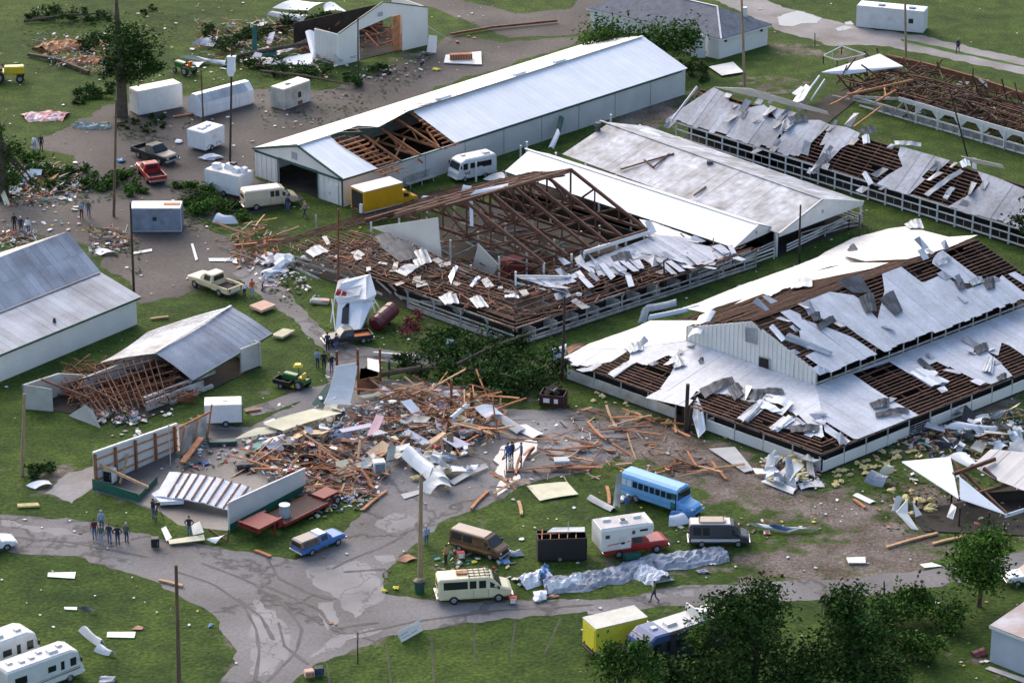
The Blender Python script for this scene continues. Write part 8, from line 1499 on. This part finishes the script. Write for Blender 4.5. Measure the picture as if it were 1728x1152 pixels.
for poly, n, lb, gp, s0, s1 in (([(1400, 800), (1480, 760), (1560, 725), (1600, 728), (1560, 770), (1460, 800), (1400, 830)], 56, 'yellow insulation tuft on the grass along the arena side wall', 'insulation along the arena side', .2, .75), ([(1270, 770), (1390, 770), (1390, 815), (1300, 820)], 14, 'yellow insulation tuft in the white heap at the arena corner', 'insulation in the corner heap', .5, 1.1), ([(720, 690), (800, 680), (830, 720), (760, 730)], 9, 'yellow insulation tuft on the tangled pile', 'insulation on the tangled pile', .5, 1.3), ([(680, 775), (770, 770), (770, 830), (700, 820)], 12, 'yellow insulation tuft among the curled white sheets', 'insulation among the curled sheets', .5, 1.2), ([(980, 640), (1100, 690), (1180, 720), (1100, 720), (1000, 680)], 18, 'yellow insulation tuft along the arena front wall', 'insulation along the arena front', .25, .8), ([(1470, 830), (1540, 840), (1600, 860), (1540, 880)], 16, 'yellow insulation tuft by the collapsed pavilion', 'insulation by the pavilion', .4, 1.)):
    for p in region_points(poly, n): lump('insulation_tuft', lb, 'insulation', V3((p[0], p[1], rnd.uniform(0, .1) if 'grass' in lb or 'wall' in lb else rnd.uniform(.1, .7))), rnd.uniform(s0, s1), 'insulation', gp)
for x, y, s, m, lb in ((1050, 843, 1.1, 'cloth_white', 'white bundle behind the bus'), (447, 440, 2.2, 'cloth_white', 'large white plastic bundle in the heap by the lane'), (478, 446, 2.6, 'cloth_white', 'second white plastic bundle in the heap by the lane'), (464, 462, 1.8, 'cloth_white', 'lower white plastic bundle in the heap by the lane'), (735, 688, .9, 'cloth_white', 'white bag on top of the tangled pile'), (640, 690, 1., 'cloth_white', 'white bag behind the pink panel'), (690, 690, 1., 'blue_plastic', 'bright blue bag in the wreckage'), (534, 762, 1.4, 'dark_blue', 'dark blue heap on the slab'), (412, 790, 1.8, 'black_plastic', 'black heap with a blue lid on the slab'), (412, 781, .9, 'blue_plastic', 'blue lid on the black heap'), (612, 815, .7, 'orange_paint', 'bright orange jacket on the lumber'), (600, 778, 1.2, 'pink_panel', 'pink cloth in the lumber'), (533, 820, .5, 'red_paint', 'red can beside the standing grey wall'), (345, 783, .6, 'blue_plastic', 'blue container inside the shattered building'), (330, 788, .5, 'red_paint', 'red container inside the shattered building'), (850, 948, .9, 'tarp_blue', 'blue bag in front of the brown van'), (868, 936, 1.2, 'tarp_grey', 'silver bag by the burnt trailer'), (800, 948, .5, 'bright_yellow', 'yellow scrap by the cream van'), (668, 992, .5, 'bright_yellow', 'yellow bag on the road edge'), (649, 997, .5, 'bright_yellow', 'yellow wrapper on the road edge'), (1066, 913, .8, 'teal_paint', 'green barrel beside the red truck wheel'), (912, 1008, 1.4, 'cloth_white', 'white bag of junk by the tarp end'), (935, 1006, .6, 'terracotta', 'orange scrap by the tarp end'), (1110, 979, .5, 'cloth_white', 'white block on the grass by the white bundle'), (540, 840, 1.4, 'red_paint', 'red tarp by the lowboy end'), (588, 842, 1.3, 'dark_blue', 'dark blue bin tipped near the lowboy'), (1650, 884, .5, 'red_paint', 'red can under the pavilion'), (700, 290, .5, 'cloth_white', 'white scrap near the bench'), (205, 272, .9, 'tarp_blue', 'blue tarp bit by the black pickup'), (302, 240, 1., 'cloth_white', 'white bag beside the small white camper'), (355, 268, 1.6, 'cloth_white', 'white crumpled awning above the concession trailer'), (800, 108, .7, 'bright_yellow', 'yellow cloth on the gravel'), (737, 118, .7, 'bright_yellow', 'second yellow cloth on the gravel'), (772, 72, .6, 'red_paint', 'red and white bag on the top grass'), (118, 30, .9, 'teal_paint', 'teal cloth in the dark fallen branches'), (355, 1055, .5, 'tarp_blue', 'blue box on the round lawn'), (178, 1148, 1.2, 'tarp_grey', 'grey bin at the bottom edge of the lawn'), (1186, 965, 1., 'tarp_grey', 'grey cloth bunch at the tarp end'), (1095, 908, .8, 'tarp_blue', 'blue box under the red truck bumper'), (1330, 940, .3, 'cloth_white', 'small white cup on the mud')):
    lump('bundle', lb, 'bundle', G(x, y, .05), s, m)
# -- long grey tarp and white awning on the grass
def tarp(label, pts, w, h, m, name='tarp', n=40):
    P = [G(*p) for p in pts]; c = P[0]; mb = MB(); rings = []
    for i in range(n+1):
        t = i/n*(len(P)-1); k = min(int(t), len(P)-2); p = P[k].lerp(P[k+1], t-k)-c; d = (P[k+1]-P[k]).normalized(); s = V3((-d.y, d.x, 0)); ww = w*(.7+.5*abs(mnoise.noise(V3((i*.3, 1, 1)))+.4)); ring_ = []
        for j in range(13):
            f = j/12; y = (f-.5)*ww; z = h*(math.sin(f*math.pi)**.6)*(.6+.6*abs(mnoise.noise(V3((i*.42, j*.6, 3)))))+.22*mnoise.noise(V3((i*.9, j*1.3, 8))); ring_.append(p+s*y+V3((rnd.uniform(-.05, .05), 0, max(.02, z))))
        rings.append(ring_)
    for i in range(n):
        for j in range(12): mb.face([rings[i][j], rings[i+1][j], rings[i+1][j+1], rings[i][j+1]], 0, rnd.uniform(.85, 1.1))
    mb.face([r[0]*1-V3((0, 0, 0)) for r in rings[::6]]+[r[-1] for r in rings[::-6]], 0); o = mb.build(name, m); o.location = c; tag(o, label, 'tarp')
tarp('long crumpled grey tarp laid along the grass beside the road', [(915, 990), (975, 984), (1040, 972), (1100, 952), (1170, 944), (1222, 936)], 2.9, .75, 'tarp_grey', n=56); tarp('pale end of the tarp heap by the white bag', [(876, 988), (905, 978), (925, 972)], 2.0, .8, 'cloth_white', n=14); tarp('white folded corner on the long grey tarp', [(922, 996), (950, 992), (980, 982)], 1.3, .95, 'cloth_white', n=14); tarp('blue tarp between the pale end and the grey tarp', [(914, 985), (920, 964)], 1.0, 1., 'tarp_blue', n=10); tarp('round white tarp lying over the grey tarp', [(1080, 968), (1100, 974), (1120, 985)], 2.2, 1.0, 'cloth_white', n=16); tarp('red and white striped awning torn on the grass at upper left', [(40, 200), (70, 196), (112, 198)], 3.4, .45, mat('awning_stripe', (.75, .72, .72), .8, .1, .9, col2=(.55, .06, .05), amt=.45), n=20)
tarp('pinkish plywood and orange roof boards heaped at upper left', [(70, 88), (100, 78), (140, 80)], 3.8, .9, mat('orange_boards', (.58, .30, .12), .85, .3, 1.4, col2=(.16, .05, .03), amt=.4, detail=9), n=18, name='roofing_heap'); tarp('orange board heap in front of the dark fallen branches', [(112, 108), (150, 102), (172, 104)], 2.6, .5, 'lumber', n=14, name='roofing_heap'); tarp('mixed torn roofing heap by the parking lot edge', [(128, 212), (160, 215), (185, 213)], 2.0, .5, mat('mixed_heap', (.28, .30, .33), .7, .3, 1.5, col2=(.05, .14, .10), amt=.4), n=14, name='roofing_heap')
# -- furniture and boxes in the wreckage
def folding_table(label, px, yaw, m, tip=0., L=2.0):
    r = thing('folding_table', label, 'table', G(*px), (tip, 0, yaw)); mb = MB(); rbox(mb, -L/2, L/2, .4, .70, .76, .02, .02); mb.build('tabletop', m, r)
    for x in (-L*.38, L*.38): mb = MB(); mb.beam(V3((x, -.33, 0)), V3((x, -.33, .7)), .05, .05); mb.beam(V3((x, .33, 0)), V3((x, .33, .7)), .05, .05); mb.beam(V3((x, -.33, .2)), V3((x, .33, .2)), .04, .04); mb.build('leg', 'white_paint', r)
folding_table('grey folding table standing in the wreckage', (602, 735), .45, 'lavender_panel', L=3.); folding_table('grey folding table tipped over left of the standing one', (570, 738), .6, 'lavender_panel', 1.2); folding_table('white folding table frame by the white appliance', (625, 780), .25, 'white_paint', 1.6, 2.6); folding_table('small table lying on its side in the lumber', (555, 722), 1.1, 'white_paint', 1.5)
def appliance(label, px, yaw, sz, m, front, tip=0., name='appliance', cat='appliance'):
    r = thing(name, label, cat, G(*px, .15), (tip, 0, yaw)); mb = MB(); rbox(mb, -sz[0]/2, sz[0]/2, sz[1]/2, 0, sz[2], .05, .04); mb.build('case', m, r); mb = MB(); mb.box((0, -sz[1]/2-.02, sz[2]*.5), (sz[0]*.8, .05, sz[2]*.75)); mb.build('front_panel', front, r); mb = MB(); mb.beam(V3((sz[0]*.3, -sz[1]/2-.07, sz[2]*.3)), V3((sz[0]*.3, -sz[1]/2-.07, sz[2]*.7)), .05, .05); mb.build('handle', 'chrome', r)
appliance('white appliance cabinet by the upright torn sheet', (640, 797), .25, (1., .9, 1.1), 'white_paint', 'grey_blue_panel'); appliance('white cooker inside the green corner of the building', (186, 812), -.4, (.9, .8, 1.2), 'white_paint', 'black_plastic'); appliance('metal sink tub on the slab near the scattered boards', (948, 783), .1, (1.3, 1., .5), 'torn_metal', 'torn_metal'); appliance('black box on the road left of the striped panel', (262, 921), .15, (.65, .6, .75), 'black_plastic', 'burnt_box', name='box', cat='box'); appliance('black box at the edge of the bottom lawn', (538, 1136), .2, (.7, .6, .55), 'burnt_box', 'dark_blue', name='box', cat='box'); appliance('pinkish box beside the black box at the bottom lawn', (522, 1140), .3, (.7, .6, .5), 'pink_foam', 'terracotta', name='box', cat='box'); appliance('red and white cooler at the nose of the cream van', (866, 1016), .1, (.6, .45, .5), 'red_cloth', 'white_paint', name='cooler', cat='cooler'); appliance('red and white cooler below the brown van door', (778, 940), .2, (.6, .45, .5), 'red_cloth', 'white_paint', name='cooler', cat='cooler'); appliance('green toolbox lying beside the red truck', (1066, 942), .2, (1.4, .6, .5), 'green_trim', 'green_metal', name='toolbox', cat='box')
o = thing('trash_can', 'dark green trash can at the foot of the tall wooden pole', 'trash can', G(708, 999)); mb = MB(); mb.tube([V3((0, 0, 0)), V3((0, 0, .95))], [.36, .42], 14); mb.build('can', 'green_trim', o); mb = MB(); mb.tube([V3((0, 0, .95)), V3((0, 0, 1.02)), V3((0, 0, 1.12))], [.46, .46, .2], 14); mb.build('lid', 'black_plastic', o)
o = thing('grill', 'round dark red barrel by the block hut', 'barrel', G(1652, 1104), (0, 1.35, .3)); mb = MB(); mb.tube([V3((0, 0, -.5)), V3((0, 0, .5))], .42, 14); mb.build('barrel', 'maroon_paint', o); mb = MB(); [mb.tube([V3((0, 0, z)), V3((0, 0, z+.05))], .44, 14) for z in (-.48, -.02, .43)]; mb.build('rim', 'black_plastic', o)
sheet('wooden bridge of boards under the path by the hut', [(1662, 1128), (1670, 1124), (1735, 1146), (1728, 1152)], 'concrete', 'path slab', 'path_slab')
for poly, n, lb, gp in (([(430, 735), (600, 690), (760, 690), (800, 760), (660, 800), (520, 800), (420, 780)], 46, 'flat broken panel in the central wreckage', 'broken panels in the central wreckage'), ([(330, 50), (520, 40), (580, 110), (420, 118)], 18, 'flat broken panel in the top barn ruins', 'broken panels in the top ruins'), ([(0, 290), (110, 290), (120, 340), (0, 345)], 12, 'flat broken panel by the left edge trunk', 'broken panels by the left trunk'), ([(1520, 720), (1720, 700), (1720, 770), (1560, 770)], 14, 'flat broken panel behind the collapsed pavilion', 'broken panels behind the pavilion')):
    for p in region_points(poly, n):
        w, d = rnd.uniform(.5, 1.5), rnd.uniform(.3, .8); mb = MB(); mb.prism([V3((-w, -d, 0)), V3((w*.9, -d*.8, .05)), V3((w, d, 0)), V3((-w*.6, d*.9, .1))], (0, 0, .04)); o = mb.build('debris_sheet', rnd.choice(('white_paint', 'grey_panel', 'pale_yellow', 'stained_wall', 'torn_metal', 'plywood', 'teal_paint', 'timber_red', 'lavender_panel', 'white_metal', 'black_plastic', 'dark_metal', 'tarp_grey'))); o.location = (p[0], p[1], rnd.uniform(.2, .9)); o.rotation_euler = (rnd.gauss(0, .3), rnd.gauss(0, .3), rnd.uniform(0, 6)); tag(o, lb, 'panel', gp)
# -- small scraps everywhere: the larger ones one by one, the finest as litter
SCR = []
def scrap_mesh():
    mb = MB(); n = rnd.choice((4, 5)); q = [V3((math.cos(i*6.28/n)*rnd.uniform(.3, .6), math.sin(i*6.28/n)*rnd.uniform(.3, .6), rnd.uniform(0, .12))) for i in range(n)]; mb.prism(q, (0, 0, .03)); return mb
for i in range(6): o = scrap_mesh().build('debris_scrap', 'white_paint'); SCR.append(o.data); bpy.data.objects.remove(o)
def scrap(P, s, m, lb, gp):
    o = bpy.data.objects.new('debris_scrap', rnd.choice(SCR)); COL.objects.link(o); o.location = P; o.scale = (s*rnd.uniform(.6, 1.5), s*rnd.uniform(.5, 1.), s); o.rotation_euler = (rnd.uniform(-.2, .2), rnd.uniform(-.2, .2), rnd.uniform(0, 6)); o.material_slots[0].link = 'OBJECT'; o.material_slots[0].material = MATS[m]; tag(o, lb, 'scrap', gp)
PAL = ['white_paint']*5+['white_metal', 'pale_yellow', 'grey_panel', 'grey_panel', 'terracotta', 'torn_metal', 'torn_metal', 'teal_paint', 'pink_panel', 'lavender_panel']
for poly, n, lb, gp, s0, s1 in (([(420, 700), (600, 665), (700, 660), (830, 690), (840, 760), (700, 800), (520, 830), (400, 790)], 74, 'scrap of siding or cloth among the central lumber', 'scraps among the central lumber', .3, .9), ([(150, 700), (300, 690), (260, 740), (200, 735)], 26, 'pale block rubble in front of the collapsed block shed', 'rubble of the collapsed shed', .3, .8), ([(1280, 775), (1385, 778), (1385, 822), (1300, 826)], 26, 'scrap in the white heap at the arena corner', 'scraps in the corner heap', .4, 1.1), ([(230, 160), (430, 210), (560, 150), (680, 120), (560, 200), (430, 240), (300, 250)], 22, 'scrap lying on the lot among the tipped trailers', 'scraps among the tipped trailers', .2, .6), ([(380, 440), (500, 440), (560, 500), (520, 520), (440, 480)], 18, 'scrap on the ground by the lane heap', 'scraps by the lane heap', .3, .7), ([(0, 280), (130, 270), (150, 400), (0, 400)], 56, 'scrap strewn on the lot left of the wooden pole', 'scraps on the left lot', .3, .9), ([(300, 40), (560, 30), (620, 120), (420, 140), (310, 120)], 34, 'scrap in the top barn ruins', 'scraps in the top barn ruins', .3, .9), ([(780, 860), (1000, 870), (1250, 930), (1240, 980), (880, 1000), (720, 960)], 30, 'scrap on the grass around the parked vans', 'scraps around the parked vans', .2, .5), ([(1440, 760), (1728, 690), (1728, 780), (1500, 860)], 26, 'scrap in the yard by the collapsed pavilion', 'scraps by the pavilion', .3, .8), ([(880, 690), (1100, 720), (1180, 800), (900, 830)], 20, 'scrap on the slab and mud before the arena', 'scraps before the arena', .25, .6)):
    for p in region_points(poly, n): scrap(V3((p[0], p[1], rnd.uniform(.05, .1) if 'central' not in lb else rnd.uniform(.2, .9))), rnd.uniform(s0, s1), rnd.choice(PAL) if 'rubble' not in lb else rnd.choice(('block_wall', 'grey_panel', 'white_paint')), lb, gp)
mb = MB(); mb2 = MB(); mb3 = MB()
LZ = [([(0, 860), (1728, 860), (1728, 1152), (0, 1152)], 170), ([(0, 560), (560, 560), (560, 900), (0, 900)], 120), ([(0, 150), (560, 60), (560, 500), (0, 560)], 330), ([(0, 0), (860, 0), (860, 130), (0, 150)], 240), ([(1240, 0), (1728, 0), (1728, 150), (1240, 150)], 50), ([(560, 560), (1280, 660), (1280, 860), (400, 860)], 420), ([(1380, 690), (1728, 640), (1728, 930), (1300, 900)], 260), ([(1100, 400), (1480, 340), (1480, 420), (1120, 520)], 40), ([(420, 380), (700, 380), (900, 600), (520, 600)], 150)]
for poly, n in LZ:
    for p in region_points(poly, n):
        if mnoise.noise(V3((p[0]*.13, p[1]*.13, 2))) < rnd.uniform(-.25, .2): continue
        s = rnd.uniform(.04, .14)*rnd.choice((1, 1, 1.8)); t = rnd.choice((mb, mb, mb, mb, mb, mb2, mb3, mb3)); q = [V3((p[0]+math.cos(a)*s*rnd.uniform(.6, 1.3), p[1]+math.sin(a)*s*rnd.uniform(.6, 1.3), .05+rnd.uniform(0, .06))) for a in (0, 1.6, 3.1, 4.7)]; t.prism(q, (0, 0, .03), 0, rnd.uniform(.6, 1.1))
for t, m, n in ((mb, 'white_paint', 'white'), (mb2, 'bright_yellow', 'yellow'), (mb3, 'terracotta', 'reddish')): o = t.build('litter', m); tag(o, 'fine %s litter strewn over the whole ground' % n, 'litter', kind='stuff')
# -- dense low wreckage under the central boards: splinters nobody could count
mb = MB()
for poly, n, hz in ((ZONES[0][0], 260, .7), (ZONES[1][0], 280, .35), (ZONES[2][0], 120, .4), ([(400, 740), (600, 690), (700, 670), (700, 740), (560, 760)], 130, .3), (ZONES[6][0], 140, .5), ([(1500, 740), (1728, 690), (1728, 780), (1600, 770)], 160, .25), ([(330, 40), (540, 40), (600, 110), (420, 120), (330, 110)], 420, .8), ([(0, 270), (130, 280), (150, 330), (60, 340), (0, 330)], 260, .4), ([(60, 70), (180, 70), (190, 130), (100, 120)], 160, .5), ([(150, 385), (215, 385), (215, 420), (160, 425)], 50, .3), ([(480, 420), (700, 400), (860, 540), (600, 470)], 160, .4), ([(960, 700), (1180, 725), (1200, 790), (900, 820)], 120, .15), ([(0, 395), (60, 395), (60, 415), (0, 420)], 50, .2)):
    for p in region_points(poly, n):
        c = V3((p[0], p[1], rnd.uniform(.05, hz))); a = rnd.uniform(0, 6.3); d = V3((math.cos(a), math.sin(a), rnd.gauss(0, .2)))*rnd.uniform(.2, .9); t = rnd.uniform(.4, 1.4); mb.beam(c-d, c+d, rnd.uniform(.03, .11), rnd.uniform(.03, .07), rnd.choice((0, 0, 1, 1, 2, 2, 3)), t)
o = mb.build('debris', ['lumber_red', 'timber_brown', 'worn_paint', 'lumber_pale']); tag(o, 'splintered wood and small wreckage under the boards', 'debris', kind='stuff')
# -- torn leaves and dirt blown over the lot and the yards
mb = MB()
for poly, n in (([(190, 190), (330, 200), (300, 240), (200, 240)], 420), ([(430, 130), (690, 110), (740, 80), (700, 140), (560, 215), (440, 220)], 900), ([(0, 270), (160, 285), (240, 330), (150, 345), (0, 350)], 900), ([(280, 300), (430, 330), (420, 390), (300, 390)], 700), ([(150, 380), (240, 400), (240, 470), (150, 420)], 350), ([(20, 20), (330, 20), (420, 130), (60, 120)], 1100), ([(640, 540), (960, 580), (960, 690), (660, 640)], 900), ([(1400, 770), (1728, 690), (1728, 900), (1500, 900)], 700), ([(420, 480), (560, 560), (700, 600), (620, 520)], 300)):
    for p in region_points(poly, n):
        if mnoise.noise(V3((p[0]*.2, p[1]*.2, 9))) < rnd.uniform(-.4, .2): continue
        a = rnd.uniform(0, 6.3); s = rnd.uniform(.08, .3); c = V3((p[0], p[1], rnd.uniform(.03, .16))); d = V3((math.cos(a)*s, math.sin(a)*s, rnd.uniform(-.02, .05))); e = V3((-d.y, d.x, .03))*.5; mb.face([c-d, c-e, c+d, c+e], rnd.choice((0, 0, 1, 2)), rnd.uniform(.5, 1.3))
o = mb.build('leaf_litter', ['leaf_dark', 'timber_dark', 'leaf']); tag(o, 'torn leaves and twigs blown over the lot and yards', 'leaf litter', kind='stuff')
# -- crumpled sheeting and household bits between the boards
for poly, n, lb, gp, mm in (([(690, 770), (780, 780), (810, 800), (760, 830), (700, 826)], 9, 'small crumpled sheet beside the big curled sheets', 'crumpled sheets beside the curled ones', ('white_metal', 'white_wall', 'torn_metal', 'pale_yellow')), ([(1285, 780), (1385, 785), (1385, 825), (1300, 825)], 9, 'small crumpled sheet in the arena corner heap', 'crumpled sheets in the corner heap', ('white_metal', 'white_wall', 'torn_metal')), ([(740, 660), (860, 700), (830, 750), (720, 740)], 8, 'small crumpled sheet on the tangled pile', 'crumpled sheets on the tangled pile', ('white_metal', 'torn_metal', 'white_wall', 'lavender_panel')), ([(1580, 700), (1728, 690), (1728, 770), (1600, 770)], 10, 'small crumpled sheet in the right yard', 'crumpled sheets in the right yard', ('white_metal', 'torn_metal', 'dark_metal'))):
    for p in region_points(poly, n):
        mb = MB(); l, w = rnd.uniform(.8, 2.), rnd.uniform(.4, .9); f = lambda t, e: V3(((t-.5)*l, e*w*(1-.3*t), .35*abs(math.sin(t*4+e*.7))+.1*math.sin(t*13)))
        for i in range(7):
            for e in (-1, 0): mb.prism([f(i/7, e), f((i+1)/7, e), f((i+1)/7, e+1), f(i/7, e+1)], (0, 0, .03), 0, rnd.uniform(.6, 1.1))
        o = mb.build('metal_sheet', rnd.choice(mm)); o.location = (p[0], p[1], rnd.uniform(.1, .7)); o.rotation_euler = (rnd.gauss(0, .3), rnd.gauss(0, .3), rnd.uniform(0, 6)); tag(o, lb, 'metal sheet', gp)
mb = MB(); CH_ = ['white_paint', 'stained_wall', 'torn_metal', 'dark_blue', 'teal_paint', 'red_cloth', 'pink_panel', 'black_plastic', 'lavender_panel', 'insulation', 'plywood']
for poly, n, hz in (([(410, 745), (600, 690), (720, 665), (840, 690), (830, 760), (660, 790), (630, 838), (540, 845), (420, 800)], 900, .5), ([(290, 740), (360, 735), (430, 780), (300, 800)], 90, .1), ([(0, 275), (140, 285), (150, 335), (0, 350)], 190, .4), ([(0, 380), (60, 390), (60, 420), (0, 425)], 60, .2), ([(60, 60), (185, 65), (190, 125), (80, 115)], 150, .6), ([(150, 395), (215, 395), (215, 425), (150, 430)], 60, .3), ([(600, 120), (720, 90), (720, 130), (620, 145)], 60, .2), ([(540, 835), (650, 830), (620, 860), (520, 880)], 80, .2), ([(1285, 775), (1390, 780), (1385, 828), (1290, 822)], 150, .5), ([(330, 45), (540, 30), (600, 115), (420, 122)], 260, .6), ([(1500, 740), (1728, 690), (1728, 800), (1560, 780)], 240, .3), ([(230, 690), (140, 700), (180, 722), (240, 715)], 130, .3), ([(720, 930), (870, 930), (880, 990), (730, 960)], 60, .08), ([(1130, 860), (1300, 880), (1300, 905), (1140, 900)], 50, .1), ([(385, 420), (520, 440), (540, 510), (440, 480)], 160, .4)):
    for p in region_points(poly, n):
        s = rnd.uniform(.06, .26); c = V3((p[0], p[1], rnd.uniform(.05, hz+.05))); mb.box(c, (s*2, s*rnd.uniform(.5, 1.6), s*rnd.uniform(.1, .8)), rnd.choice((0, 0, 0, 1, 1, 2, 2, 3, 4, 5, 6, 7, 7, 8, 9, 10)), rnd.uniform(.6, 1.1), Euler((rnd.uniform(-.5, .5), rnd.uniform(-.5, .5), rnd.uniform(0, 6))).to_matrix())
o = mb.build('rubble', CH_); tag(o, 'small household rubble strewn through the wreckage', 'rubble', kind='stuff')
